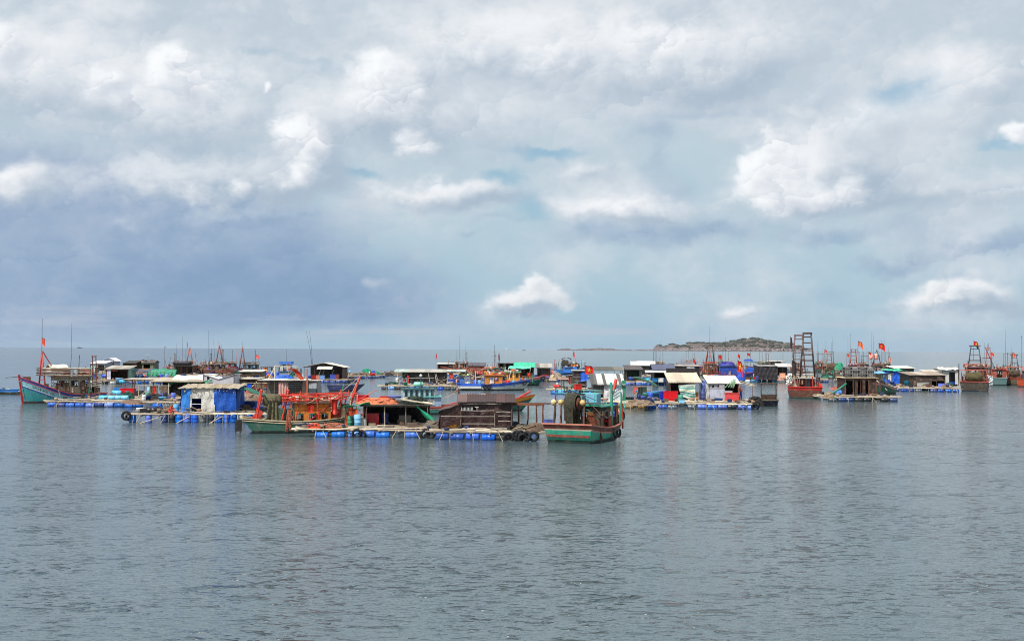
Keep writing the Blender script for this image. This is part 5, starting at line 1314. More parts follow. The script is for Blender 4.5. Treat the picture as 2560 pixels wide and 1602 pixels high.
def fn(u, v): return (4.0*u, 2.4*v, .5*v-.5*math.sin(u*PI)*.6+.06*math.sin(u*13+v*4))
mb = MB(); mb.grid(fn, 18, 8, 0, .03); o = solo(mb, 'tarpaulin', 'sagging slate blue tarpaulin awning right of the small grey-roofed hut', 'tarpaulin', TP((74, 80, 96)), W(322, 926, 2.3))
f = thing('post_frame', 'thin posts holding up the sagging slate tarpaulin', 'frame', W(322, 949, .6))
for x in (.1, 1.9, 3.9): log(f, (x, .1, 0), (x, .1, 1.8), .04, WOODL, 'post')
def fn(u, v): return (5.6*(u-.5), 1.6*(v-.5), 1.5*math.sin(v*PI)**.6*(1-.15*abs(2*u-1))-.05*math.sin(u*20))
mb = MB(); mb.grid(fn, 22, 12, 0, .04)
for k in range(8): mb.tube([(5.2*(k/7-.5), -.8, .02), (5.2*(k/7-.5)+.2, -.84, .9)], .04, 4)
solo(mb, 'covered_load', 'long load wrapped in bright green tarpaulin, left of the red A-frame boat', 'covered load', TP((20, 130, 96)), W(407, 940, .8))
mb = MB(); mb.lathe([(-2.1, .2), (-2.0, .45), (-1, .5), (0, .45), (1, .5), (2.0, .42), (2.1, .2)], 12); h = hut('low dark open shelter with a black rolled tarpaulin along its roof', 424, 482, 934, .6, 1.8, 2.0, 4, 0, front=None, left=None, right=('board', WOODD), back=('vplank', WOODD), roof=('shed', [S((110, 104, 96))], 'corr', 4), oh=.2, bays=4, seed=15)
solo(mb, 'rolled_tarpaulin', 'black rolled tarpaulin lying on the low dark shelter roof', 'tarpaulin', TP((34, 32, 44)), at_hut(h, .5, 1.0, 2.35))
tub('tall red fish tub under the slate tarpaulin', W(327, 948, .62), 1.3, 1.0, 1.1, (224, 34, 30), 0); tub('pale blue round tub in front of the small grey-roofed hut', W(298, 956, .62), 1.2, 1.0, .75, (110, 160, 200), 0, 'round')
barrel('cyan barrel lying right of the pale blue round tub', W(306, 958, .6), (90, 180, 210), up=False); 
for i, (x, c) in enumerate(((346, (50, 110, 190)), (403, (90, 90, 200)), (417, (40, 110, 220)))): barrel(('sea blue', 'violet', 'bright blue')[i]+' upright barrel behind the tan awning', W(x, 948, .62), c)
flag('thin bare black pole with a tiny pennant standing behind the olive hut', W(411, 930, .6), 6.2, .3, .18, star=False, c=c_('plain', (60, 60, 64)))
f = thing('lamp_post', 'thin pole with a white solar lamp on the olive hut roof', 'lamp post', W(370, 905, 3.0)); mb = MB(); mb.tube([(0, 0, 0), (0, 0, 1.7)], .04); part(mb, 'post', f, DARKM); mb = MB(); mb.box((0, 0, 1.75), (1.1, .5, .06)); part(mb, 'panel', f, WHITE)
BRN = (120, 64, 56)
raft('far raft strip behind the red A-frame boats', (470, 944), (660, 948), 6, seed=35, rows=2, planks=False)
t, H = fboat('weathered boat with a heavy leaning red A-frame behind the white tarpaulin', 505, 934, 9.5, 3.2, 188, top=(120, 56, 44), main=(110, 70, 56), boot=(50, 36, 32), rail=(150, 70, 56), bow=1.9, cab=(.2, .5), cabh=1.9, cabc=(90, 80, 72), roofgear=16, gear=10,
     masts=(('ax', .82, 5.9, (150, 76, 66), 2.2, .3), ('g', .28, 4.6, (60, 56, 54)), ('p', .12, 5.2, (50, 46, 44))), ants=((.35, 0, 4, 7.0, 0), (.32, .4, 4, 6.5, .1)), seed=4, roof_rail=(120, 66, 52))
for k in range(5): bar(t, (-1, -1.3, .8+.22*k), (4.0, -1.3, .9+.22*k), .06, WOODR, 'stacked_pole')
flag('small red flag above the leaning red A-frame', on(t, 3.4, 0, 5.5), 2.6, .5, 1.0, .15, PI, -.6, star=False, droop=1.2); flag('small red flag lower down beside the leaning A-frame', on(t, 1.6, 0, 3.8), 1.5, .5, .7, 0, PI, -.5, star=False, droop=1.2)
t, H = fboat('dark boat with a brown A-frame and rope-heaped roof, middle of the left masts', 568, 928, 9.0, 3.0, 195, top=(110, 52, 44), main=(90, 70, 60), boot=(40, 34, 30), rail=(130, 70, 60), bow=1.9, cab=(.25, .6), cabh=1.7, cabc=(80, 60, 52), roofgear=22, gear=12,
     masts=(('ax', .74, 6.4, BRN, 2.2, .4), ('g', .22, 5.4, (150, 110, 100), 1.6), ('p', .35, 5.6, (50, 46, 44))), seed=5, rails=True, roof_rail=(140, 120, 100))
flag('slim orange pennant on the middle brown A-frame', on(t, 2.15, 0, 6.2), 2.2, .4, 1.3, .1, PI, -.4, star=False, droop=1.5, c=c_('plain', (230, 90, 60)))
t, H = fboat('small boat with a navy gunwale, green side and red stem, left cluster', 622, 934, 8.2, 2.8, 207, top=(44, 50, 120), main=(30, 110, 96), boot=(60, 40, 36), stripe=(220, 220, 220), rail=(170, 60, 60), bow=2.1, stem_c=(200, 40, 34), cab=(.22, .66), cabh=1.9, cabc=(110, 112, 112), roofgear=12,
     masts=(('ax', .70, 6.0, (130, 70, 60), 1.6, .3), ('p', .3, 5.6, (40, 40, 44))), ants=((.7, 0, 5.6, 2.6, 0),), seed=6, roof_rail=(100, 60, 50))
flag('salmon pink flag on the thin rear pole of the navy gunwale boat', on(t, -1.6, .8, 3.6), 1.3, .9, .8, 0, PI, -1, star=False, droop=.4, c=c_('plain', (230, 96, 80)))
net_pile('pile of blue tarpaulin on the raft right of the navy gunwale boat', W(672, 944, .6), 3.6, 2.0, 1.1, (28, 56, 150), 71, 'tarpaulin_heap', 'tarpaulin', k='tarp')
net_pile('long low heap of bright blue tarpaulin below the blue-roofed wheelhouse', W(708, 946, .6), 4.2, 1.6, .7, (40, 100, 200), 72, 'tarpaulin_heap', 'tarpaulin', k='tarp')
raft('long far raft between the navy gunwale boat and the white gable shelter', (640, 952), (752, 953), 6, seed=36, rows=2)
t, H = fboat('boat with a white square wheelhouse under a bright blue scalloped roof', 716, 938, 6.5, 2.8, 80, top=(60, 120, 180), main=(200, 200, 200), boot=(40, 50, 60), rail=(60, 110, 180), bow=1.3, cab=(.2, .7), cabh=2.2, cabc=(196, 196, 190), roofc=(40, 110, 200), cabw=.85, gear=5, seed=7, win=1, ants=((.5, 0, 3, 3.4, 0),))
mb = MB()
for sx in (-1, 1): mb.box((-.3+sx*1.75, 0, 3.05), (.12, 2.9, .45)); mb.box((-.3, sx*1.4, 3.05), (3.4, .12, .45))
part(mb, 'roof_fascia', t, PT((44, 120, 214)))
raft('raft on blue drums and tyres under the white gable shelter', (752, 956), (868, 957), 8, seed=37, rows=3, cols=((30, 60, 130), (30, 84, 190)))
h = hut('open shelter with a broad low white gable roof, centre left', 762, 856, 948, .6, 2.4, 2.4, 5, -.04, front=None, left=None, right=('vplank', PT((96, 60, 54))), back=('board', PT((60, 56, 56))), roof=('gable_y', [S((216, 208, 196))], 'corr', 6), ridge=.75, oh=.5, bays=4, seed=6)
w = h['w']; roof_panels(h, w*.35, w*.75, -1.2, 1.95, .2, 2.5, 3, [S((222, 218, 210))], 'corr', 4)
for x in (.35, .45, .7): bar(h, (w*x, -.3, .2), (w*(x+.08), -.2, 1.9), .04, WOODL, 'pole')
for i, (x, c, s_) in enumerate(((.13, (30, 80, 180), 'round'), (.25, (150, 44, 36), 'crate'), (.36, (206, 140, 120), 'crate'), (.48, (50, 120, 180), 'crate'), (.75, (40, 70, 170), 'crate'), (.86, (120, 40, 40), 'crate'))):
    tub(('blue round tub', 'brick red box', 'pink box', 'sea blue box', 'cobalt box', 'maroon box')[i]+' under the white gable shelter', at_hut(h, x, -.2, 0), .9, .8, .8+.2*(i > 3), c, U(-.2, .2), s_)
f = thing('mooring_rods', 'pair of long thin black rods leaning up from the white gable shelter', 'rods', at_hut(h, .16, 1.0, 2.4))
for a, b in ((0, -1.2), (.1, -.65)): mb = MB(); mb.tube([(a, 0, 0), (a+b*.35, 0, 3.4), (a+b, 0, 6.8)], .04, 5, r1=.02); part(mb, 'rod', f, DARKM)
def fn(u, v): return (1.0*(u-.5)*(.15+v), .5*math.sin(u*PI), 1.6-1.6*v)
mb = MB(); mb.grid(fn, 8, 6, 0, .02); solo(mb, 'tent', 'small white and blue cloth tent left of the white gable shelter', 'tent', TP((170, 200, 210)), W(752, 940, .8))
raft('long low raft of floats running right from the white gable shelter', (866, 948), (962, 944), 5, seed=38, rows=3); raft('far end of the low float raft, nearest the dark hut', (958, 940), (1062, 936), 5, seed=39, rows=3)
net_pile('bushy green net heap on the long low raft', W(917, 936, .6), 3.0, 1.8, 1.3, (30, 150, 110), 81); net_pile('low spread of green net right of the bushy green heap', W(940, 936, .6), 2.4, 1.6, .6, (40, 140, 110), 82)
for i, (x, c) in enumerate(((880, (150, 130, 110)), (972, (60, 56, 52)), (1000, (140, 120, 100)), (1030, (110, 90, 76)))): net_pile(('tan', 'black', 'buff', 'brown')[i]+' gear heap on the long low float raft', W(x, 938, .6), 3.6, 1.6, .6, c, 90+i, 'rope_heap', 'rope')

# ================================================================== CENTRE
g5 = raft('long raft carrying the dark shed, tyre and white floats at its left tip', (952, 973), (1180, 975), 8, seed=41, rows=3, cols=((50, 130, 200), (60, 70, 80), (40, 44, 50), (26, 84, 190)))
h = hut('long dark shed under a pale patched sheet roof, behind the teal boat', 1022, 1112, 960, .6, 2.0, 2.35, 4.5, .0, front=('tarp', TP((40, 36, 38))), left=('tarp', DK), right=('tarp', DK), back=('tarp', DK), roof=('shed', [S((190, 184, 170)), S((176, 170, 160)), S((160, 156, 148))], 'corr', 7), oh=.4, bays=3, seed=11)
w = h['w']; roof_panels(h, w+.2, w+3.4, -.5, 2.1, 4, 2.4, 4, [S((170, 180, 172))], 'corr', 7); roof_panels(h, -2.6, -.3, .3, 2.0, 4, 2.4, 3, [S((176, 190, 180))], 'corr', 8)
for x in (w+1.2, w+3.2): log(h, (x, 0, 0), (x, 0, 2.05), .045, WOODD, 'post')
rope(h, [(0, -.15, 1.0), (w*.7, -.15, 1.0)], .03, 0, BAT, 'batten'); rope(h, [(w*.75, -.3, .9), (w+.5, -.4, 1.0), (w+2.4, -.5, 1.6)], .035, .35)
for x in (.6, .78, .82): bar(h, (w*x, -.3, 0), (w*(x-.06), -.2, 1.9), .04, WOODL, 'pole')
bar(h, (-2.8, -.4, 0), (-.2, 0, 1.9), .04, WOODD, 'pole'); mb = MB(); mb.box((-.15, -.1, .8), (.35, .1, 1.3)); part(mb, 'red_board', h, PT((196, 36, 30)))
mb = MB(); mb.grid(lambda u, v: (.7*u+.1*math.sin(v*4), .05*math.sin(u*14), -1.3*v), 8, 6, 0, .02); solo(mb, 'cloth', 'red and white cloth hanging at the right end of the dark shed', 'cloth', TP((190, 70, 60)), at_hut(h, 1.1, -.2, 1.9))
tub('wide sea blue fish tub right of the dark shed', at_hut(h, 1.36, .8, 0), 2.0, 1.2, 1.2, (40, 110, 180), 0); tub('cobalt fish tub right of the dark shed, before the sea blue one', at_hut(h, 1.2, -.3, 0), 1.3, .8, .9, (26, 50, 150), 0)
mb = MB(); mb.grid(lambda u, v: (1.8*u, 1.2*v, .1*math.sin(u*8)-.3*(1-v)), 10, 5, 0, .02); solo(mb, 'tarpaulin', 'yellow-green tarpaulin stretched over the sea blue tub', 'tarpaulin', TP((206, 220, 120)), at_hut(h, 1.38, .2, 1.75))
t, H = fboat('blue gunwale fishing boat with a white side and orange cabin, stern left', 1228, 975, 10.4, 3.0, 4, top=(26, 80, 180), main=(206, 208, 204), boot=(40, 44, 50), stripe=(30, 90, 190), rail=(40, 96, 190), st=1.15, mid=.95, bow=1.7, cab=(.40, .66), cabh=1.75, cabc=(214, 128, 40), roofc=(206, 120, 60), roofgear=26, gear=22, seed=9, win=1,
     cols=((216, 110, 60), (206, 60, 44), (230, 226, 216), (60, 130, 110), (200, 140, 70)), masts=(('p', .28, 3.6, (40, 36, 36), -.8), ('p', .42, 3.4, (90, 60, 50), .2), ('p', .33, 3.0, (170, 90, 60), .5)), rails=True, tyres=((.40, -1), (.46, -1), (.93, -1)))
mb = MB(); mb.box((-3.3, -1.45, .85), (3.3, .16, .35)); part(mb, 'stern_fender_board', t, PT((30, 90, 200))); mb = MB(); mb.box((-3.3, -1.47, .5), (3.3, .14, .32)); part(mb, 'stern_fender_board', t, WHITE)
for i, (x, c) in enumerate(((-3.9, (40, 110, 190)), (-2.6, (30, 90, 200)), (-1.9, (50, 150, 200)), (2.6, (206, 40, 34)), (3.5, (60, 130, 160)))): barrel(('steel blue', 'royal blue', 'cyan', 'red', 'grey-blue')[i]+' barrel upright on the blue gunwale boat', on(t, x, -.7, .65), c)
person('man in a pale shirt standing on the deck of the blue gunwale boat', on(t, -2.9, -.3, .65), R(-70), 'stand', (190, 150, 130), (120, 110, 100))
t, H = fboat('dark green boat with a pink rail and bow tyres behind the blue gunwale boat', 1292, 963, 8.0, 2.8, 8, top=(196, 100, 110), main=(28, 96, 84), boot=(20, 50, 46), stripe=(220, 224, 216), rail=(206, 110, 120), bow=1.8, cab=(.25, .55), cabh=1.9, cabc=(222, 150, 50), roofc=(60, 150, 120), gear=18, roofgear=14, seed=10, tyres=((.97, -1), (.7, -1)),
     cols=((220, 110, 60), (206, 50, 40), (230, 226, 216), (60, 160, 130), (60, 110, 180)), ants=((.1, 0, 1, 5, 0),))
person('man in dark green shirt and red trousers on the dark green boat', on(t, .6, -.4, 1.25), R(60), 'stand', (30, 90, 84), (180, 44, 40)); flag('orange-red banner leaning over the dark green boat', on(t, 1.0, -.6, .8), 1.9, 1.1, .9, .5, 0, 1, star=False, droop=.8, c=c_('plain', (226, 60, 36)))
raft('raft under the green gable shelter', (1190, 950), (1300, 951), 8, seed=43, rows=2, planks=False)
h = hut('shelter with a mint green gable roof, centre', 1290, 1334, 944, .6, 2.3, 2.3, 5, .0, front=None, left=('tarp', TP((200, 204, 200))), right=('tarp', TP((200, 204, 200))), back=('tarp', TP((90, 100, 100))), roof=('gable_x', [TP((60, 190, 150))], 'tarp', 3), ridge=.8, oh=.5, seed=12)
person('person in white with a red hat standing before the mint green roof', at_hut(h, .45, -.7, .9), R(-80), 'stand', (220, 216, 210), (170, 60, 50), (200, 50, 40))
roof_panels(h, -1.5, 3.0, -2.0, 1.9, -.3, 2.4, 3, [TP((90, 200, 170))], 'tarp', 4)
hut('black-walled cabin with a thin white roof edge, behind the dark shed', 1094, 1142, 928, .6, 1.9, 2.1, 4.0, .0, front=('board', TP((34, 32, 34))), left=('board', DK), right=('board', DK), back=('board', DK), roof=('shed', [S((206, 200, 190))], 'corr', 4), oh=.3, seed=13, holes=((.05, .3, .5, .9),))
raft('far raft under the black-walled cabin', (1082, 940), (1190, 941), 7, seed=44, rows=1, planks=False)
hut('long black open shelter with a pale roof edge, centre', 1244, 1302, 928, .6, 2.1, 2.2, 4, 0, front=None, left=('board', DK), right=None, back=('board', DK), roof=('shed', [S((90, 88, 88))], 'corr', 4), oh=.3, bays=4, seed=16); hut('slate-roofed shack with red gear left of the tall crossed mast', 1172, 1212, 930, .6, 1.6, 2.3, 4, 0, front=('vplank', PT((140, 60, 50))), left=('board', DK), right=('board', DK), back=('board', DK), roof=('shed', [S((84, 78, 84))], 'corr', 3), oh=.3, seed=17)
t, H = fboat('boat piled with orange and red nets under a tall crossed mast, centre', 1222, 944, 8.6, 3.0, 184, top=(150, 60, 46), main=(60, 60, 64), boot=(30, 30, 34), rail=(196, 80, 60), cab=(.3, .6), cabh=1.5, cabc=(150, 90, 60), gear=26, roofgear=30, seed=18, cols=((226, 100, 60), (206, 50, 44), (60, 160, 120), (230, 190, 150), (190, 120, 90)), masts=(('p', .35, 7.0, (50, 46, 46)), ('p', .3, 5.0, (90, 80, 80), .2)))
bar(t, (-1.9, 0, 4.9), (-.7, 0, 4.9), .04, DARKM, 'crosstree'); bar(t, (-1.7, 0, 5.8), (-.9, 0, 5.8), .03, DARKM, 'crosstree')
t, H = fboat('pale hulled skiff with a red line lying before the black open shelter', 1264, 932, 5.6, 1.9, 5, top=(150, 50, 44), main=(206, 200, 194), boot=(110, 60, 54), rail=(210, 206, 200), bow=1.5, st=1.1, mid=.9, gear=6, seed=19, rails=False, topw=.2, name='skiff', cat='skiff')
flag('small red pennant far behind the black-walled cabin', W(1092, 905, 1.0), 3.6, .8, 1.9, 0, 0, -.9, star=False, droop=1.2); flag('narrow dark red flag on a pole right of the crossed mast', W(1246, 928, 1.0), 4.4, .6, 1.4, 0, 0, 1, star=False, droop=1.4, c=c_('plain', (140, 36, 40))); flag('thin white pole with a white tip, centre', W(1262, 926, 1.0), 6.2, .25, .5, .03, 0, 1, star=False, c=WHITE, pole_c=WHITE)
raft('raft of heaped gear under the patched grey hut, centre', (1334, 953), (1400, 954), 8, seed=45, rows=2, cols=((40, 110, 90), (60, 60, 60)))
h = hut('open hut with a patched grey roof and timber props, left of the blue boat', 1344, 1376, 946, .6, 2.2, 2.9, 4.5, .0, front=None, left=('board', DK), right=None, back=('vplank', WOODD), roof=('shed', [S((120, 112, 104)), S((100, 94, 90)), S((170, 160, 150))], 'corr', 4), oh=.4, seed=20)
tub('maroon tub in the patched grey hut', at_hut(h, .6, .3, 0), 1.2, .8, .8, (170, 40, 44)); tub('navy tub at the left of the patched grey hut', at_hut(h, -.2, -.3, 0), .9, .8, .8, (40, 70, 130), 0, 'round'); net_pile('cream net heap right of the patched grey hut', W(1383, 951, .6), 2.6, 1.6, 1.1, (206, 180, 150), 101)
for k in range(4): bar(h, (2.6+.3*k, -.4, 1.7), (4.4+.3*k, -.9, .2), .05, WOODL, 'prop')
fboat('low green skiff with an orange float, before the patched grey hut', 1350, 953, 5.0, 1.6, 3, top=(40, 150, 110), main=(180, 180, 160), boot=(90, 90, 80), rail=(120, 180, 150), st=.6, mid=.5, bow=.8, rails=False, gear=6, topw=.25, seed=23, name='skiff', cat='skiff')
fboat('tiny white and pink dinghy loaded with blue gear, left of the dark striped cabin', 1400, 947, 3.6, 1.5, 0, top=(220, 150, 140), main=(226, 220, 214), boot=(150, 90, 80), rail=(230, 226, 220), st=.7, mid=.55, bow=.9, rails=False, gear=14, cols=((60, 110, 170), (120, 140, 160), (40, 44, 60)), seed=24, topw=.2, name='dinghy', cat='dinghy')
t, H = fboat('bright blue fishing boat with red bow frames, alone in the centre distance', 1424, 935, 10.2, 3.4, 6, top=(30, 110, 190), main=(34, 120, 200), boot=(30, 50, 70), rail=(50, 140, 214), st=1.3, mid=1.0, bow=2.0, cab=(.3, .72), cabh=2.0, cabc=(90, 56, 50), roofc=(120, 110, 100), roofgear=12, gear=14, seed=12, masts=(('g', .12, 3.0, (190, 50, 50)), ('g', .9, 2.2, (206, 60, 50)), ('p', .66, 3.4, (60, 40, 40))), win=2)
mb = MB(); mb.box((-.1, -1.72, 1.15), (3.6, .3, 1.5)); part(mb, 'side_locker', t, PT((44, 120, 210))); mb = MB(); mb.box((-.5, -1.9, 1.6), (2.2, .06, .3)); part(mb, 'locker_window', t, DARKM)
mb = MB(); mb.grid(lambda u, v: (-2.2+2.6*u, -1.2+2.4*v, 4.4-.5*(2*u-1)**2), 8, 4, 0, .08); part(mb, 'canopy', t, PT((50, 44, 46)))
for x in (-2, .2): bar(t, (x, -.8, 2.6), (x, -.8, 4.3), .04, DARKM, 'canopy_post')
mb = MB(); mb.grid(lambda u, v: (1.6+2.6*u, -1.4+2.8*v, 3.2+.2*u+.06*math.sin(u*9)), 8, 4, 0, .03); part(mb, 'sky_blue_awning', t, TP((110, 190, 214)))
for x in (1.7, 4.1): bar(t, (x, -1.2, .9), (x, -1.2, 3.2), .05, DARKM, 'awning_post')
reel(t, -1.3, -.4, 3.2, 1.6, .55, (100, 92, 80), 'x'); 
for i in range(3): drum(t, (.3+.75*i, -1.5, 2.3), (226, 130, 40), False, PI/2, s=.8)
flag('red flag on a short mast over the bright blue boat', on(t, .9, 0, 3.2), 2.9, .6, 1.2, .03, 0, 1, star=False, droop=1.3)
h = hut('low shelter with long grey net-covered roof right of the bright blue boat', 1478, 1556, 936, .6, 1.0, 1.7, 5, 0, front=None, left=None, right=None, back=None, roof=('shed', [c_('net', (104, 100, 94)), c_('net', (134, 128, 118)), c_('net', (60, 60, 62))], 'thatch', 7), oh=.3, seed=25, bays=4, floor=False)
raft('far raft strip behind the white panelled roof', (1470, 946), (1600, 948), 7, seed=46, rows=2, planks=False)

# ================================================================== WHITE PANELLED ROOF, RIGHT OF CENTRE
raft('small raft on light blue drums under the black striped cabin', (1376, 984), (1502, 986), 7, seed=47, rows=2, cols=((60, 140, 215), (40, 110, 200), (26, 70, 160)))
raft('mid raft of grey poles under the white panelled roof', (1470, 1016), (1640, 1018), 8, seed=48, rows=3, cols=((30, 70, 160), (120, 90, 40)))
h = hut('black striped cabin with a blue cloth at its corner, left of the big flag', 1434, 1466, 972, .6, 2.7, 2.8, 3.4, .0, front=('plank', PT((48, 38, 40))), left=('plank', PT((40, 34, 36))), right=('plank', PT((40, 34, 36))), back=('board', DK), roof=('shed', [S((176, 172, 160))], 'corr', 3), oh=.25, seed=26)
for z in (.6, 1.2, 1.8): bar(h, (0, -.06, z), (h['w'], -.06, z), .025, BAT, 'batten')
mb = MB(); mb.grid(lambda u, v: (1.1*u, .05*math.sin(u*9), -1.4*v+.2*u), 8, 6, 0, .02); solo(mb, 'cloth', 'blue cloth hung on the corner of the black striped cabin', 'cloth', TP((40, 100, 210)), at_hut(h, .52, -.2, 2.5))
h = hut('white-walled hut with a steep white panelled roof and a green corner strip', 1484, 1556, 1003, .6, 1.95, 2.95, 3.4, .0, front=None, left=('board', S((80, 76, 74))), right=('board', S((196, 194, 190))), back=('board', WHITE), roof=('shed', [S((208, 206, 200)), S((196, 196, 190)), S((90, 88, 86)), S((212, 210, 206)), S((204, 204, 198)), S((84, 82, 80)), S((210, 208, 204))], 'corr', 11), oh=.3, seed=27, posts=False)
w = h['w']; wall(h, (w*.36, 0, 0), (1, 0, 0), w*.64, lambda q: 1.92, 'tarp', TP((206, 204, 206)), (), 'wall', seed=2); wall(h, (0, 0, .75), (1, 0, 0), w*.36, lambda q: 1.15, 'vplank', PT((70, 62, 58)), (), 'wall')
mb = MB(); mb.box((w+.16, .1, 1.2), (.42, .2, 2.4)); part(mb, 'green_strip', h, PT((30, 130, 100))); mb = MB(); mb.box((.2, -.3, .4), (2.4, .1, .1)); part(mb, 'beam', h, WOODL)
flag('large red flag with a yellow star flying before the white panelled roof', W(1464, 985, .6), 3.95, 1.35, 1.15, -.03, 0, 1, droop=.35)
f = thing('timber_rails', 'low timber rails and posts on the small raft by the black striped cabin', 'railing', W(1392, 983, .6))
railing(f, [(0, 0, 0), (2.6, 0, 0)], .9, WOODD, 4, 1, .04); bar(f, (.9, 0, 0), (.9, 0, 1.9), .03, DARKM, 'pole'); mb = MB(); mb.box((.9, 0, 1.95), (1.4, .6, .1)); part(mb, 'tray', f, PT((226, 170, 160)))
mb = MB(); mb.grid(lambda u, v: (2.4*u, .3*v, -.9+1.0*u-.55*v), 8, 4, 0, .02); solo(mb, 'awning', 'pale green slanting sheet left of the black striped cabin', 'awning', TP((150, 200, 180)), W(1405, 955, 1.7))

# ================================================================== THE BIG RIGHT-HAND RAFT
g6 = raft('big raft with a long row of cobalt drums carrying two huts and red tubs', (1618, 1021), (1892, 1023), 8.5, seed=51, rows=4, cols=((16, 88, 190), (14, 74, 165), (20, 98, 200)), skip=((.45, .5), (.60, .66)), dz=.2)
raft('left end of the big raft with a tan log float and tangled gear', (1556, 1020), (1622, 1021), 8.5, seed=52, rows=4, cols=((130, 104, 60),))
for (x, y, r) in ((12.0, -.2, .3), (12.2, .5, .8), (11.8, -.35, 0)): tire(g6, (x, y, .35+U(-.1, .2)), r, .2, 1.1)
net_pile('black tyre and net tangle at the right end of the big raft', on(g6, 12.0, .8, .35), 1.1, 2.2, 1.0, (44, 40, 36), 111)
h = hut('open hut with a beige corrugated front roof and a striped cloth, big raft', 1676, 1748, 1000, .6, 2.1, 3.1, 3.6, .0, front=None, left=('board', DK), right=None, back=('board', DK), roof=('shed', [S((206, 190, 168)), S((196, 184, 162))], 'corr', 4), oh=.25, bays=2, seed=28)
w = h['w']; wall(h, (0, 3.7, 2.8), (1, 0, 0), w, lambda q: .9, 'board', TP((40, 36, 38)), (), 'back_parapet')
ST = [TP((210, 214, 170)), TP((60, 160, 150)), TP((30, 120, 120)), TP((200, 214, 200))]
t = thing('striped_cloth', 'green, teal and cream striped cloth hung in the beige-roofed hut', 'cloth', at_hut(h, .27, -.25, 0))
for k in range(13):
    def fn(u, v, k=k):
        f = (k+v)/13; return (.35*f*f+2.0*u*(1-.12*f), .08*math.sin(u*6+f*9), 1.95-1.75*f-.25*u*f+.10*math.sin(u*5+1)*f+.3*(f-.5)*(1-u))
    mb = MB(); mb.grid(fn, 14, 1, 0, .015); part(mb, 'stripe', t, ST[(k*3+(k//4)) % 4 if k % 2 else 3])
barrel('large dark blue barrel stacked under the right edge of the beige-roofed hut, lower one', W(1757, 1000, .6), (20, 50, 120), s=1.15); barrel('blue barrel standing on top of the lower dark one', W(1757, 1000, .6)+Vector((0, 0, 1.08)), (30, 80, 170), s=1.0)
tub('orange crate beside the striped cloth', W(1741, 999, .62), .4, .5, .9, (226, 140, 70)); tub('big bright red fish tub at the left of the beige-roofed hut', W(1676, 1003, .62), 1.55, 1.1, 1.15, (226, 34, 26), 0); tub('narrow violet-blue fish tub against the big red one', W(1654, 1002, .62), .45, .9, 1.1, (50, 60, 180), 0)
h = hut('white hut with a corrugated front and a net trailing from its roof', 1774, 1846, 1002, .6, 2.05, 2.8, 3.0, .0, front=None, left=('tarp', TP((206, 204, 200))), right=('board', PT((110, 60, 46))), back=('board', TP((50, 70, 60))), roof=('shed', [S((222, 218, 204))], 'corr', 4), oh=.22, seed=29, posts=False)
w = h['w']; wall(h, (0, 0, 0), (1, 0, 0), w*.52, lambda q: 1.35, 'corr', S((186, 190, 206)), (), 'wall', seed=2); wall(h, (0, .0, 1.36), (1, 0, 0), w*.52, lambda q: .66, 'board', S((176, 176, 180)), ((.3, .5, .2, .45), (.9, 1.1, .25, .5)), 'wall', seed=3); log(h, (w, -.05, 0), (w, -.05, 2), .06, WOODR, 'post')
mb = MB()
for k in range(14): a = U(0, 1.2); mb.tube([(w*.9+U(-.2, .2), .6, 2.5), (w*.86-a*.5, -.2, 2.2), (w*.86-a, -.35, 1.5+U(0, .25))], .03, 4)
part(mb, 'trailing_net', h, c_('net', (150, 190, 150)))
tub('red fish tub before the open right half of the white corrugated hut', W(1829, 1003, .62), 1.45, 1.0, .95, (214, 40, 40), 0); tub('white lidded box on the red tub at the white corrugated hut', W(1820, 981, 1.6), .9, .6, .22, (190, 190, 190), 0)
person('person in an orange and blue shirt at the right side of the white corrugated hut', W(1852, 1000, .62), R(-60), 'stand', (226, 130, 70), (40, 100, 180))
mb = MB(); mb.grid(lambda u, v: (1.6*u, .5*v, -.5*u+.3*v), 6, 4, 0, .02); solo(mb, 'white_sheet', 'white sheet slanting right of the red tub at the big raft end', 'sheet', TP((226, 222, 214)), W(1846, 996, .8))
f = thing('pole_frame', 'bamboo pole running from the white corrugated hut to a single post', 'frame', W(1850, 1001, .6)); log(f, (0, 0, 2.3), (1.9, 0, 1.75), .06, WOODL, 'pole'); log(f, (0, .3, 2.1), (1.8, .2, 1.7), .05, WOODL, 'pole'); log(f, (1.5, 0, 0), (1.5, 0, 1.8), .05, WOODD, 'post'); log(f, (1.1, 0, 1.75), (2.0, 0, 1.75), .05, WOODL, 'crossbar')
t, H = fboat('blue skiff hauled onto the big raft beneath the curved green awning', 1628, 1006, 2.9, 1.5, 5, top=(50, 130, 200), main=(44, 120, 196), boot=(40, 110, 180), rail=(80, 160, 220), st=.85, mid=.7, bow=.9, rake=.5, rails=False, gear=4, topw=.2, seed=30, name='skiff', cat='skiff'); t.location = W(1628, 994, .75)
tub('large sea green round tub under the blue skiff', W(1618, 998, .6), 1.9, 1.4, .75, (24, 140, 110), 0, 'round'); tub('brick red fish tub left of the curved green awning', W(1598, 984, 1.05), 1.35, .9, .9, (206, 44, 30), 0)
mb = MB(); mb.grid(lambda u, v: (3.0*u, 1.6*v, 1.35*math.cos(u*1.35)-.25*v+.03*math.sin(u*9)), 16, 8, 0, .025); solo(mb, 'curved_awning', 'pale green translucent sheet curved down like a slide beside the brick red tub', 'awning', TP((150, 214, 176)), W(1584, 968, 1.75))
net_pile('tangle of tan ropes and poles on the left end of the big raft', W(1600, 1012, .55), 3.6, 3.0, .5, (150, 128, 106), 115, 'rope_heap', 'rope'); net_pile('navy bundle and buckets on the left end of the big raft', W(1622, 1008, .6), 1.8, 1.2, .6, (34, 50, 96), 116, 'tarpaulin_heap', 'tarpaulin')
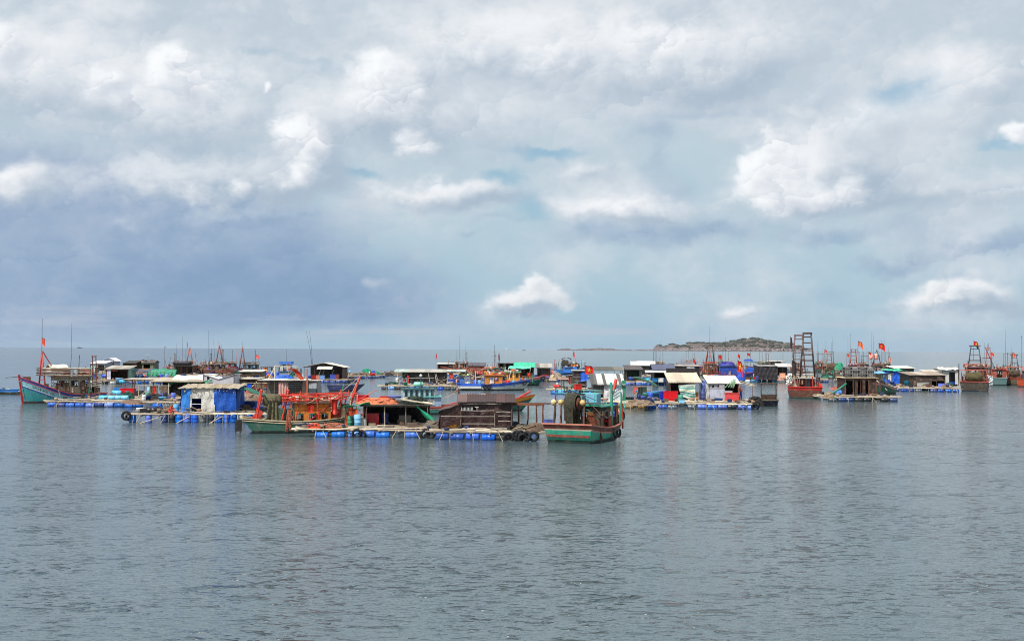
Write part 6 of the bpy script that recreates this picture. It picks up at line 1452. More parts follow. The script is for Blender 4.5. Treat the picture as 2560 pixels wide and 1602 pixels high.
for i in range(8): log(g6, (-2.6+i*1.5, U(.6, 3), .74), (U(-.4, 1.4)+i*1.5, U(.6, 4), .74), .05)
t, H = fboat('small dark skiff seen from its stern with an open box frame on deck', 1921, 1013, 5.0, 2.3, 92, top=(80, 70, 62), main=(30, 34, 60), boot=(20, 22, 34), rail=(110, 96, 80), st=.75, mid=.65, bow=1.1, rails=False, topw=.14, seed=31, gear=0, name='skiff', cat='skiff')
for (z0, z1) in ((.35, 1.25),): 
    for sx in (-1, 1): mb = MB(); mb.box((-.9, sx*.85, (z0+z1)/2), (2.0, .06, z1-z0)); part(mb, 'box_side', t, WOODD)
    mb = MB(); mb.box((-1.9, 0, .55), (.06, 1.7, .5)); mb.box((.1, 0, .8), (.06, 1.7, .9)); part(mb, 'box_side', t, WOODD)
for sx in (-1, 1): bar(t, (-1.7, sx*.85, 1.2), (-1.7, sx*.85, 2.6), .05, WOODD, 'frame_post'); bar(t, (.0, sx*.85, 1.2), (.0, sx*.85, 2.6), .05, WOODD, 'frame_post'); bar(t, (-1.8, sx*.85, 2.6), (.1, sx*.85, 2.6), .05, WOODD, 'frame_beam')
bar(t, (-1.7, -.95, 2.6), (-1.7, .95, 2.6), .06, WOODD, 'frame_beam'); bar(t, (0, -.95, 2.6), (0, .95, 2.6), .05, WOODD, 'frame_beam')
mb = MB(); mb.box((-1.3, 0, 1.32), (1.4, 1.9, .08)); mb.tube([(-1.9, 0, .9), (-2.4, 0, .2)], .04); part(mb, 'box_lid', t, DARKM)

# ================================================================== THE TALL LADDER-MAST BOAT
t, H = fboat('red stern fishing boat with the tallest ladder mast, seen from behind', 2011, 992, 12.5, 4.7, 91, top=(200, 36, 30), main=(110, 66, 52), boot=(34, 90, 80), rail=(214, 40, 34), st=1.6, mid=1.35, bow=2.6, topw=.42, cab=(.22, .62), cabh=1.6, cabc=(150, 44, 36), roofc=(206, 196, 170), win=2, seed=33, rails=False, gear=8, tr=.95, cabw=.55)
tower(t, -4.5, -.32, 2.9, 5.9, 1.95, 1.0, PT((60, 36, 34)), 7, .8, .4, .15, .11); tower(t, .8, .75, 2.6, 6.0, 1.9, 1.0, PT((96, 44, 40)), 6, .7, .4, .15, .08)
for sd in (-1, 1): bar(t, (-5.3, sd*1.1, 1.0), (-4.9, sd*.98, 3.0), .1, PT((150, 50, 40)), 'mast_leg')
mb = MB(); mb.box((-3.75, -.35, 1.95), (.06, .7, 1.4)); part(mb, 'door', t, PT((90, 110, 140)))
for k in range(4): mb = MB(); mb.box((-4.2+.1*k, 0, 2.75+.28*k), (1.6-.2*k, 2.5-.1*k, .1)); part(mb, 'roof_shelf', t, (WHITE, PT((190, 160, 120)))[k % 2])
bar(t, (-4.5, .3, 8.3), (-4.5, .3, 8.0), .12, DARKM, 'block'); 
mb = MB(); rs = random.Random(4)
for k in range(60): mb.ball((-3.6+rs.uniform(-1.2, 1.2), 2.05+rs.uniform(-.3, .4), 1.75+rs.uniform(0, 1.5)), rs.uniform(.10, .17), 0, 6)
q = part(mb, 'float_bundle', t, c_('plastic', (206, 206, 190))); q['kind'] = 'stuff'
mb = MB()
for k in range(4): mb.box((-4.6+.3*k, -1.9, 1.75), (.12, .1, 1.0))
mb.box((-4.2, -2.1, 1.65), (2.4, .3, .7)); part(mb, 'red_bulwark_box', t, PT((220, 40, 30)))
jumble(t, -5.6, -4.4, 1.0, 1.9, 1.2, 14, ((150, 130, 110), (90, 70, 60), (200, 190, 170)), 61, .8); bar(t, (-5.2, 1.3, 1), (-4.9, 1.35, 3.0), .14, WOOD, 'bollard_post')
DF = c_('plain', (50, 42, 50)); flag('dark rag flag high left of the tallest ladder mast', on(t, -1.5, 1.3, 3.0), 5.6, .55, 1.6, -.12, 0, 1, star=False, c=DF, droop=1.4); flag('larger dark rag flag low left of the tallest ladder mast', on(t, -4.6, 1.55, 1.7), 3.6, 1.0, 1.9, -.05, 0, 1, star=False, c=DF, droop=1.1)
rope(t, [(-6.3, 2.2, 1.6), (-6.6, 2.7, .7), (-6.4, 3.0, -.1)], .03)
# raft with the brown slatted house
g7 = raft('raft under the brown slatted house right of the tall ladder mast', (2070, 1003), (2244, 1004), 7, seed=53, rows=3, cols=((24, 60, 110), (30, 90, 130), (40, 40, 44), (34, 36, 40)))
h = hut('brown slatted house with a stack of wire traps on its flat roof', 2114, 2190, 990, .6, 2.35, 2.4, 3.6, .0, front=('vplank', PT((66, 42, 36))), left=('board', PT((60, 40, 36))), right=('board', PT((70, 44, 38))), back=('board', DK), roof=('flat', [S((206, 190, 150))], 'corr', 4), oh=.25, bays=4, holes=((.04, .30, .05, .86), (.40, .52, .05, .86), (.66, .72, .05, .86)), seed=34, post_m=WOODR)
tr = thing('trap_stack', 'stack of grey wire traps on the flat roof of the brown slatted house', 'traps', at_hut(h, .0, .3, 2.52)); w = h['w']
for i in range(4):
    for j in range(3):
        mb = MB(); x0 = w*i/4+.03; z0 = .42*j; dx = w/4-.06
        for zz in (0, .38): 
            for yy in (0, 1.2): mb.tube([(x0, yy, z0+zz), (x0+dx, yy, z0+zz)], .045, 4)
        for k in range(4):
            for yy in (0, 1.2): mb.tube([(x0+dx*k/3, yy, z0), (x0+dx*k/3, yy, z0+.38)], .035, 4)
        mb.ball((x0+dx/2, .3, z0+.17), .24, 0, 8, (1.9, 1, .7)); mb.box((x0+dx/2, .7, z0+.19), (dx, .5, .30), 1); part(mb, 'trap', tr, [c_('plain', (150, 146, 144)) if (i+j) % 2 else c_('plain', (110, 106, 106)), c_('plain', (40, 38, 40))])
mb = MB(); mb.tube([(0, 0, 0), (2.0, -.1, 1.5)], .12, 8); solo(mb, 'green_pipe', 'thick green pipe leaning on the left wall of the brown slatted house', 'pipe', PT((24, 120, 90)), W(2076, 988, .9))
barrel('bright blue barrel lying at the left of the brown slatted house', W(2098, 988, .62), (40, 120, 215), up=False, s=1.2); mb = MB(); mb.grid(lambda u, v: (.9*u, .06*math.sin(u*9), -1.5*v), 8, 6, 0, .02); solo(mb, 'cloth', 'grey cloth hanging left of the brown slatted house', 'cloth', TP((120, 120, 128)), W(2071, 945, 2.3))
net_pile('tan rope tangle on the left corner of the brown house raft', W(2072, 996, .5), 1.6, 1.4, .8, (160, 136, 110), 121, 'rope_heap', 'rope'); tub('orange box frame left of the brown slatted house', W(2088, 975, .9), 1.2, .5, .5, (206, 70, 40), .4)
t, H = fboat('dark green boat bow on to the camera, right of the brown slatted house', 2212, 984, 7.0, 3.0, 261, top=(190, 190, 180), main=(24, 110, 84), boot=(40, 44, 44), stripe=(150, 60, 50), rail=(140, 60, 50), st=1.0, mid=.9, bow=1.75, rake=.8, rails=False, gear=8, seed=35, topw=.28, stem_c=(120, 90, 80)); bar(t, (2.6, -.9, 2.2), (3.4, .9, .6), .06, WOODL, 'spar')

# ================================================================== FAR RIGHT
g8 = raft('long raft on small navy drums under the low brown roofs, far right', (2232, 978), (2398, 980), 9, seed=54, rows=4, cols=((24, 64, 160), (30, 90, 190), (26, 50, 120)))
h = hut('long low hut with brown weathered walls and pale layered roof, far right', 2276, 2362, 966, .6, 1.9, 2.3, 5, .0, front=('plank', PT((80, 62, 54))), left=('board', DK), right=('board', DK), back=('board', DK), roof=('shed', [S((176, 160, 144)), S((190, 180, 166)), S((150, 132, 116))], 'corr', 7), oh=.3, holes=((.62, .98, .1, .5),), bays=4, seed=36)
tub('pale grey tub in front of the long low brown hut', at_hut(h, .3, -.6, 0), 2.0, .8, .7, (176, 176, 170)); tub('teal round tub at the left of the long low brown hut', at_hut(h, -.12, -.4, 0), 1.0, .9, .9, (30, 110, 140), 0, 'round')
h = hut('shelter with a bright blue tarpaulin wall and green roof edge, far right', 2226, 2262, 958, .6, 2.3, 2.5, 4, 0, front=('tarp', TP((24, 96, 214))), left=('tarp', TP((30, 90, 190))), right=None, back=('board', DK), roof=('shed', [TP((60, 190, 150)), S((220, 216, 206))], 'tarp', 2), oh=.35, seed=37)
hut('shelter with a light blue flat roof edge left of the bright blue tarpaulin', 2186, 2220, 962, .6, 2.0, 2.3, 4, 0, front=None, left=None, right=None, back=('board', PT((170, 150, 120))), roof=('shed', [TP((110, 170, 210))], 'tarp', 1), oh=.2, seed=38)
raft('raft behind the dark green bow', (2180, 972), (2236, 973), 8, seed=59, rows=2)
hut('hut with a long white sheet roof behind the blue tarpaulin shelter', 2240, 2284, 946, .6, 2.2, 2.6, 5, 0, front=('board', TP((60, 60, 64))), left=('board', DK), right=('board', DK), back=('board', DK), roof=('shed', [S((220, 214, 200))], 'corr', 4), oh=.4, seed=39)
h = hut('white cabin with a rounded white roof and dark doorway beside the net reel boat', 2356, 2396, 962, .6, 2.7, 2.8, 3.6, 0, front=('board', S((206, 206, 200))), left=('board', WHITE), right=('board', WHITE), back=('board', WHITE), roof=('gable_x', [TP((226, 222, 212))], 'tarp', 3), ridge=.35, oh=.35, holes=((.42, .80, 0, .85),), seed=40)
tub('cobalt box in the doorway of the white cabin', at_hut(h, .62, .2, 0), .8, .5, .6, (40, 70, 170)); roof_panels(h, -3.2, -.4, -.3, 2.3, 3, 2.6, 3, [S((190, 180, 166))], 'corr', 3)
MUL = ((190, 70, 54), (120, 96, 80), (206, 190, 170), (60, 110, 100), (150, 90, 70))
t, H = fboat('navy stern fishing boat with an olive net reel and dark green frame mast', 2438, 976, 10.5, 4.5, 88, top=(190, 66, 54), main=(74, 66, 58), boot=(30, 44, 66), rail=(190, 80, 64), st=1.6, mid=1.3, bow=2.4, topw=.14, tr=.95, cab=(.28, .75), cabh=2.9, cabc=(120, 60, 50), roofc=(150, 74, 60), roofgear=40, gear=16, cols=MUL, seed=41, bz=26, roof_rail=(170, 80, 64), reels=((.14, 2.35, 2.5, .8, (100, 92, 60), .6),), masts=(('t', .42, 4.0, (40, 60, 70), 0, 2.4), ('g', .08, 2.5, (206, 84, 66), 3.9), ('g', .25, 3.9, (50, 56, 66), 2.0)))
for k in range(7): bar(t, (-4.6+.2*k, 1.9-.03*k, 1.0), (-4.5+.2*k, 1.95, 3.2), .05, PT((196, 90, 74)), 'side_rod'); bar(t, (-4.6+.2*k, -1.9, 1.0), (-4.5+.2*k, -1.95, 3.2), .05, PT((196, 90, 74)), 'side_rod')
mb = MB(); rs = random.Random(9)
for k in range(50): mb.ball((-3.8+rs.uniform(-1.2, 2.2), -2.35+rs.uniform(-.4, .3), .9+rs.uniform(0, 1.7)), rs.uniform(.11, .18), 0, 6)
q = part(mb, 'float_bundle', t, c_('plastic', (190, 196, 200))); q['kind'] = 'stuff'
bar(t, (-2.4, 2.4, 1.6), (-2.4, 2.4, 4.5), .07, DARKM, 'exhaust_pipe')
flag('red flag with a yellow star over the dark green frame mast, far right', on(t, -1.0, .2, 5.0), 3.4, 1.05, .9, .02, 0, 1, droop=.7)
t, H = fboat('pale teal stern boat with a red roof and leaning black derrick', 2499, 962, 9.5, 2.8, 90, top=(90, 110, 110), main=(96, 130, 130), boot=(30, 50, 50), rail=(190, 190, 180), st=1.5, mid=1.3, bow=2.2, topw=.12, tr=.95, cab=(.1, .55), cabh=2.0, cabc=(150, 70, 56), roofc=(196, 70, 56), roofgear=20, cols=MUL, seed=42, win=1, cabw=.95)
bar(t, (-.5, .8, 3.2), (-.5, 2.6, 7.4), .08, DARKM, 'derrick'); tower(t, 0, 2.0, 3.2, 4.0, 1.2, .5, PT((196, 60, 54)), 5, .8, .4, .1, .05)
flag('red cloth tied high on the red lattice mast, far right', on(t, -.2, 2.0, 6.6), 1.6, .5, 1.4, 0, 0, -.5, star=False, droop=1.3)
t, H = fboat('brown stern boat with a net drum, second from the right edge', 2536, 961, 9.0, 3.2, 90, top=(176, 60, 40), main=(110, 96, 76), boot=(40, 44, 40), rail=(190, 80, 64), st=1.45, mid=1.25, bow=2.1, topw=.3, tr=.95, cab=(.4, .7), cabh=1.8, cabc=(70, 80, 76), gear=10, roofgear=10, cols=MUL, seed=43, reels=((.2, 2.2, 1.9, .6, (90, 76, 60), .5),), masts=(('g', .06, 2.6, (196, 96, 76), 2.9), ('t', .5, 3.3, (50, 56, 60), 0, 1.6)))
flag('small salmon flag on the frame of the brown stern boat, far right', on(t, -1.0, .3, 5.2), 1.3, .8, .7, 0, 0, 1, star=False, droop=.8, c=c_('plain', (230, 90, 64)))
t, H = fboat('orange-red hull cut off by the right edge of the photo', 2574, 966, 8.0, 3.0, 80, top=(206, 76, 40), main=(200, 70, 40), boot=(60, 50, 40), rail=(150, 70, 50), st=1.5, mid=1.3, bow=2.2, tr=.95, cab=(.3, .7), cabc=(60, 60, 62), masts=(('p', .4, 6.5, (40, 50, 60)), ('a', .4, 4.0, (40, 50, 60))), gear=8, roofgear=10, seed=44)
flag('thin black whip aerial beside the right edge of the photo', W(2553, 955, 1.0), 8.4, .15, .1, .01, 0, 1, star=False, c=DF)

# ================================================================== RIGHT, BEHIND THE LADDER MAST
raft('far raft behind the ladder mast boat', (2044, 956), (2236, 958), 7, seed=55, rows=2, planks=False)
t, H = fboat('boat with a brown net reel just right of the tall ladder mast', 2074, 944, 9, 3.4, 100, top=(120, 104, 84), main=(84, 76, 66), boot=(40, 40, 38), rail=(170, 150, 120), st=1.4, mid=1.2, bow=2.2, topw=.2, tr=.95, cab=(.45, .8), cabh=1.8, cabc=(90, 84, 80), roofgear=46, gear=30, cols=((196, 90, 70), (206, 200, 190), (60, 130, 110), (226, 150, 120), (60, 60, 60)), seed=45, bz=30, reels=((.2, 2.6, 2.2, 1.0, (100, 76, 60), .8),), masts=(('g', .4, 5.4, (60, 76, 80), 1.5), ('t', .55, 4.8, (150, 110, 100), 0, 0)), ants=((.5, 1, 3, 6, .1), (.6, -1, 3, 7, 1.2), (.5, -.5, 3, 5.5, .2)))
net_pile('green net bundle above the trap stack', W(2098, 925, 2.2), 2.2, 2.0, 1.6, (60, 160, 120), 132)
t, H = fboat('boat with red frames and a blue roof sheet behind the trap stack', 2134, 946, 10, 3.6, 95, top=(150, 50, 40), main=(90, 60, 52), boot=(40, 40, 38), rail=(180, 60, 50), st=1.5, mid=1.3, bow=2.2, tr=.95, cab=(.3, .7), cabh=2.0, cabc=(60, 40, 40), roofgear=46, gear=30, cols=((196, 60, 50), (206, 200, 190), (60, 80, 170), (160, 60, 50)), seed=46, bz=30, masts=(('t', .5, 5.0, (130, 60, 54), 0, .8), ('g', .3, 5.2, (160, 50, 44), 2.2)), ants=((.5, .6, 3, 7.8, 0), (.4, -.9, 3, 6, 0), (.7, 1, 3, 7, .3)))
flag('orange flag with a dark hem above the red frame boat', on(t, -.5, -.6, 4.0), 5.0, 1.5, 1.2, .1, 0, 1, droop=.8, c=c_('plain', (226, 96, 60)))
t, H = fboat('boat with a black shaded wheelhouse and orange buoys behind the green bow', 2192, 948, 9, 3.8, 92, top=(170, 60, 50), main=(150, 140, 120), boot=(60, 50, 44), rail=(180, 70, 60), st=1.4, mid=1.2, bow=2.1, tr=.95, cab=(.2, .7), cabh=2.2, cabc=(44, 44, 52), roofgear=40, gear=24, cols=((200, 60, 46), (230, 100, 60), (60, 60, 64), (120, 96, 84)), seed=47, bz=30, masts=(('g', .3, 4.6, (40, 50, 60), 1.2), ('a', .45, 5.2, (40, 60, 80), 0, .8)), ants=((.5, .6, 3, 7, 0), (.4, -.9, 3, 6, 0), (.3, 1.1, 3, 8, 0)))
for y in (1.3, .2): mb = MB(); mb.ball((-1.5, y, 5.2), .55, 0, 10, (.7, .8, 1.4)); part(mb, 'orange_buoy', t, c_('plastic', (236, 96, 56)))
flag('large red flag with a yellow star behind the green bow boat', on(t, -.6, -.5, 4.6), 3.9, 1.7, 1.35, -.02, 0, 1, droop=.45)
flag('stubby pole topped with a pink cloth bundle, right of the large flag', W(2222, 950, .8), 4.8, .8, .9, 0, 0, 1, star=False, c=c_('plain', (236, 140, 110)), droop=1.0)
raft('far raft under the black box hut', (1862, 954), (1975, 956), 6, seed=56, rows=2, cols=((26, 70, 150), (190, 210, 220), (50, 120, 160)))
hut('plain black box hut with a grey roof left of the ladder mast', 1896, 1944, 948, .6, 2.65, 2.9, 4, 0, front=('tarp', TP((46, 42, 46))), left=('board', DK), right=('board', DK), back=('board', DK), roof=('shed', [S((140, 136, 132))], 'corr', 4), oh=.1, seed=48, posts=False)
tub('orange crate right of the black box hut', W(1956, 945, .9), 1.0, .8, 1.0, (236, 120, 50)); net_pile('pale gear heap below the orange crate', W(1953, 950, .5), 2.2, 1.4, .6, (206, 160, 140), 141, 'gear_heap', 'fishing gear')
hut('open hut with a white gable roof right of the black box hut', 1944, 1978, 938, .6, 2.1, 2.1, 4, 0, front=None, left=('board', DK), right=None, back=('board', DK), roof=('gable_x', [S((176, 172, 170)), S((196, 190, 184))], 'corr', 3), ridge=.7, oh=.3, seed=49); hut('far shelter with a flat white roof above the black box hut', 1924, 1962, 922, .6, 2.4, 2.5, 5, 0, front=None, left=None, right=None, back=('board', TP((70, 70, 74))), roof=('shed', [S((206, 200, 190))], 'corr', 3), oh=.4, seed=50, bays=3)
raft('far raft under the flat white roof', (1915, 930), (1972, 931), 6, seed=57, rows=1, planks=False)
flag('thin black pole left of the ladder mast with a grey rag', W(1957, 940, .8), 6.2, .2, .3, .01, 0, 1, star=False, c=DF)

# ================================================================== BACK ROW BETWEEN THE WHITE PANELLED ROOF AND THE BLACK BOX HUT
raft('far raft under the slate and white roofs, right of centre', (1560, 962), (1690, 963), 8, seed=58, rows=3); raft('far raft under the tall white-roofed hut', (1565, 945), (1650, 946), 7, seed=60, rows=1, planks=False)
hut('hut with a broad white roof and dark gable end, far right of centre', 1580, 1634, 937, .6, 2.3, 2.3, 5, -.10, front=('board', DK), left=('board', DK), right=('board', PT((80, 50, 46))), back=('board', DK), roof=('gable_x', [S((226, 222, 216))], 'corr', 4), ridge=.9, oh=.35, seed=51)
h = hut('hut with a dark brown roof over a green-shaded open front, right of panelled roof', 1566, 1604, 953, .6, 2.2, 2.9, 4, 0, front=None, left=None, right=('board', WHITE), back=('board', TP((30, 60, 50))), roof=('shed', [S((84, 76, 74))], 'corr', 3), oh=.3, seed=52); tub('blue round tub under the dark brown roof', at_hut(h, .3, -.3, 0), 1.0, .9, .8, (30, 80, 180), 0, 'round')
h = hut('hut with a slate blue gable roof and white lower awning', 1636, 1684, 955, .6, 2.3, 2.3, 5, 0, front=None, left=('board', DK), right=('board', PT((60, 60, 64))), back=('board', DK), roof=('gable_x', [S((84, 88, 110))], 'corr', 4), ridge=.95, oh=.4, seed=53); roof_panels(h, -1.8, h['w']*.7, -1.6, 1.8, -.1, 2.15, 4, [S((222, 218, 212))], 'corr', 2)
for i, (fx, c) in enumerate(((.0, (60, 120, 170)), (.3, (206, 206, 206)), (.6, (30, 50, 90)))): tub(('steel blue', 'white', 'navy')[i]+' tub under the white lower awning', at_hut(h, fx, -.6, 0), .9, .8, .8, c)
h = hut('hut with a slate roof over a black and green band, behind the beige-roofed hut', 1698, 1740, 930, .6, 1.9, 2.6, 5, 0, front=('board', TP((24, 50, 44))), left=('board', DK), right=('board', DK), back=('board', DK), roof=('shed', [S((110, 110, 120))], 'corr', 4), oh=.3, seed=54)
h = hut('long hut with dark front and pale battens behind the beige roof', 1684, 1748, 946, .6, 2.6, 2.7, 4, 0, front=('tarp', TP((40, 34, 38))), left=('board', DK), right=('board', DK), back=('board', DK), roof=('shed', [S((196, 184, 170)), S((150, 140, 130))], 'corr', 5), oh=.25, seed=55)
mb = MB(); mb.grid(lambda u, v: (1.6*u, .04*math.sin(u*12), -.8*v*(1-.3*math.sin(u*7))), 10, 4, 0, .02); solo(mb, 'washing', 'black and white washing hung on the long dark hut', 'cloth', TP((190, 190, 194)), at_hut(h, .50, -.2, 2.5))
raft('far raft behind the beige-roofed hut', (1684, 956), (1800, 957), 6, seed=61, rows=2); raft('far raft under the slate roof with the green band', (1690, 939), (1750, 940), 6, seed=62, rows=1, planks=False)
t, H = fboat('boat with a square frame mast and brown nets hung round its deckhouse', 1774, 948, 9, 3.6, 97, top=(170, 60, 50), main=(24, 84, 66), boot=(24, 50, 44), rail=(196, 70, 56), st=1.8, mid=1.5, bow=2.2, topw=.2, tr=.95, cab=(.2, .6), cabh=2.2, cabc=(110, 64, 46), roofgear=24, gear=12, cols=MUL, seed=56, masts=(('t', .35, 3.9, (60, 46, 46), 0, 2.3), ('a', .7, 6.4, (176, 100, 90), 0)), roof_rail=(200, 70, 54), ants=((.5, 0, 4, 8, 0),))
for k in range(9): bar(t, (-3.4, -1.5+.38*k, 1.6), (-3.4, -1.5+.38*k, 3.4), .06, PT((130, 80, 56)), 'hanging_net')
flag('square red flag right of the square frame mast', W(1797, 921, 2.6), 3.0, .85, .8, -.03, 0, 1, star=False, droop=.3); flag('triangular red cloth left of the square frame mast', W(1741, 911, 3.4), 1.6, 1.2, .9, -.5, 0, 1, star=False, droop=1.4, c=c_('plain', (200, 34, 30)))
t, H = fboat('boat with a violet-blue domed cover and cobalt cabin, right of centre', 1826, 950, 9, 3.2, 8, top=(30, 70, 170), main=(28, 66, 160), boot=(24, 40, 80), rail=(180, 60, 50), st=1.4, mid=1.2, bow=1.8, cab=(.2, .62), cabh=2.2, cabc=(36, 80, 180), roofc=(50, 96, 150), gear=12, cols=((40, 80, 180), (200, 70, 50), (220, 210, 200)), seed=57, win=0, ants=((.1, 0, 3, 5, 0),))
net_pile('violet-blue domed tarpaulin on top of the cobalt cabin boat', on(t, -.7, 0, 3.2), 3.6, 2.6, .8, (44, 44, 140), 151, 'tarpaulin_heap', 'tarpaulin', k='tarp'); net_pile('bright blue tarpaulin heap right of the cobalt cabin', W(1852, 950, .9), 2.0, 1.6, 1.8, (30, 80, 190), 152, 'tarpaulin_heap', 'tarpaulin', k='tarp')
flag('large red flag with a yellow star hanging right of the cobalt cabin', W(1845, 955, 1.0), 3.9, 1.2, 2.0, .0, 0, 1, droop=1.0); flag('small red flag on a thick red staff above the cobalt cabin', W(1843, 924, 2.4), 3.5, .7, .8, .05, 0, 1, star=False, droop=1.0, pole_c=PT((200, 60, 44)))
t, H = fboat('boat under a dark green canopy frame heaped with blue and orange gear', 1876, 948, 7.5, 3.4, 95, top=(110, 70, 50), main=(60, 60, 60), boot=(30, 34, 38), rail=(200, 150, 120), st=1.2, mid=1.0, bow=1.8, tr=.95, gear=34, cols=((34, 90, 190), (50, 110, 200), (236, 140, 60), (196, 60, 44), (200, 180, 150)), seed=58, masts=(('g', .15, 3.2, (30, 80, 70), 2.4), ('g', .5, 3.2, (30, 80, 70), 2.4)), ants=((.5, 0, 3, 6, -.3),))
net_pile('bright blue net heap on the canopy frame boat', on(t, -2.6, .3, 1.1), 3.0, 2.0, 1.6, (36, 90, 190), 153); net_pile('orange float net heap on the canopy frame boat', on(t, -3.2, -1.0, .9), 1.6, 1.4, 1.0, (236, 150, 70), 154); net_pile('blue sheet heap on top of the dark green canopy', on(t, -1.8, .6, 4.1), 2.2, 1.6, .45, (30, 80, 180), 155, 'tarpaulin_heap', 'tarpaulin', k='tarp')
barrel('dark pole buoy barrel between the canopy boat and the black box hut', W(1893, 952, .5), (26, 60, 120))


for i, (px, py, dg, tc, mc, cc, lab) in enumerate((
    (2160, 934, 96, (60, 60, 120), (110, 60, 50), (90, 60, 50), 'far brown boat with navy trim behind the red frame boat'),
    (2048, 930, 100, (150, 60, 50), (60, 90, 80), (120, 100, 80), 'far green hulled boat just right of the ladder mast top rungs'),
    (2215, 933, 92, (170, 70, 60), (80, 70, 66), (60, 50, 50), 'far dark boat with a tall mast at the right end of the masts'),
    (1990, 932, 100, (160, 60, 50), (70, 60, 60), (170, 150, 130), 'far boat showing left of the ladder mast at its foot'),
    (1722, 926, 172, (50, 80, 150), (120, 60, 50), (150, 140, 120), 'far boat with blue trim behind the green band hut'),
    (1650, 931, 8, (40, 130, 110), (90, 60, 50), (130, 120, 110), 'far boat with green trim behind the slate gable hut'),
    (1815, 930, 5, (170, 60, 50), (110, 90, 80), (190, 180, 160), 'far red-trimmed boat behind the violet-blue dome'),
    (1905, 930, 184, (60, 60, 70), (150, 140, 130), (200, 190, 170), 'far grey boat behind the black box hut'),
    (538, 940, 186, (120, 60, 50), (96, 70, 58), (100, 84, 70), 'brown boat between the leaning A-frame and the middle A-frame'),
    (455, 936, 12, (80, 70, 60), (110, 90, 76), (120, 110, 96), 'grey-brown boat behind the black rolled tarpaulin'),
    (1150, 934, 175, (190, 90, 60), (70, 60, 60), (150, 90, 60), 'orange-trimmed boat right of the black-walled cabin'),
    (2520, 950, 92, (120, 60, 50), (70, 80, 84), (100, 60, 50), 'dark boat filling the gap between the two rightmost sterns'),
    (2468, 952, 92, (190, 80, 60), (90, 70, 60), (150, 70, 60), 'red-roofed boat behind the floats of the net reel boat'))):
    fboat(lab, px, py, 8.5, 3.2, dg, top=tc, main=mc, boot=(40, 38, 38), rail=(170, 80, 64), st=1.4, mid=1.2, bow=2.0, cab=(.25, .62), cabh=1.8, cabc=cc, roofgear=18, gear=16, cols=MUL, seed=70+i, bz=18, topw=.3,
          masts=(('g', .3, 4.2+(i % 3)*.5, (90, 60, 54), 1.8), ('p', .6, 5.5, (60, 50, 50))), ants=((.5, .5, 3, 5.5+(i % 4), .2*(i % 3)), (.35, -.7, 3, 4.5, 0)))
for i, (px, py, lab) in enumerate(((2116, 948, 'small orange-red flag left of the orange flag with a dark hem'), (2172, 945, 'limp red flag between the two large right-hand flags'), (2062, 942, 'small red flag beside the brown net reel'), (1868, 945, 'small red flag over the canopy frame boat'), (2480, 955, 'narrow red flag behind the red lattice mast'))):
    flag(lab, W(px, py-22, 2.5), 3.6+.4*(i % 3), .7, .55, U(-.05, .08), 0, 1, star=False, droop=U(.4, 1.2), c=c_('plain', ((222, 70, 44), (190, 36, 34))[i % 2]))

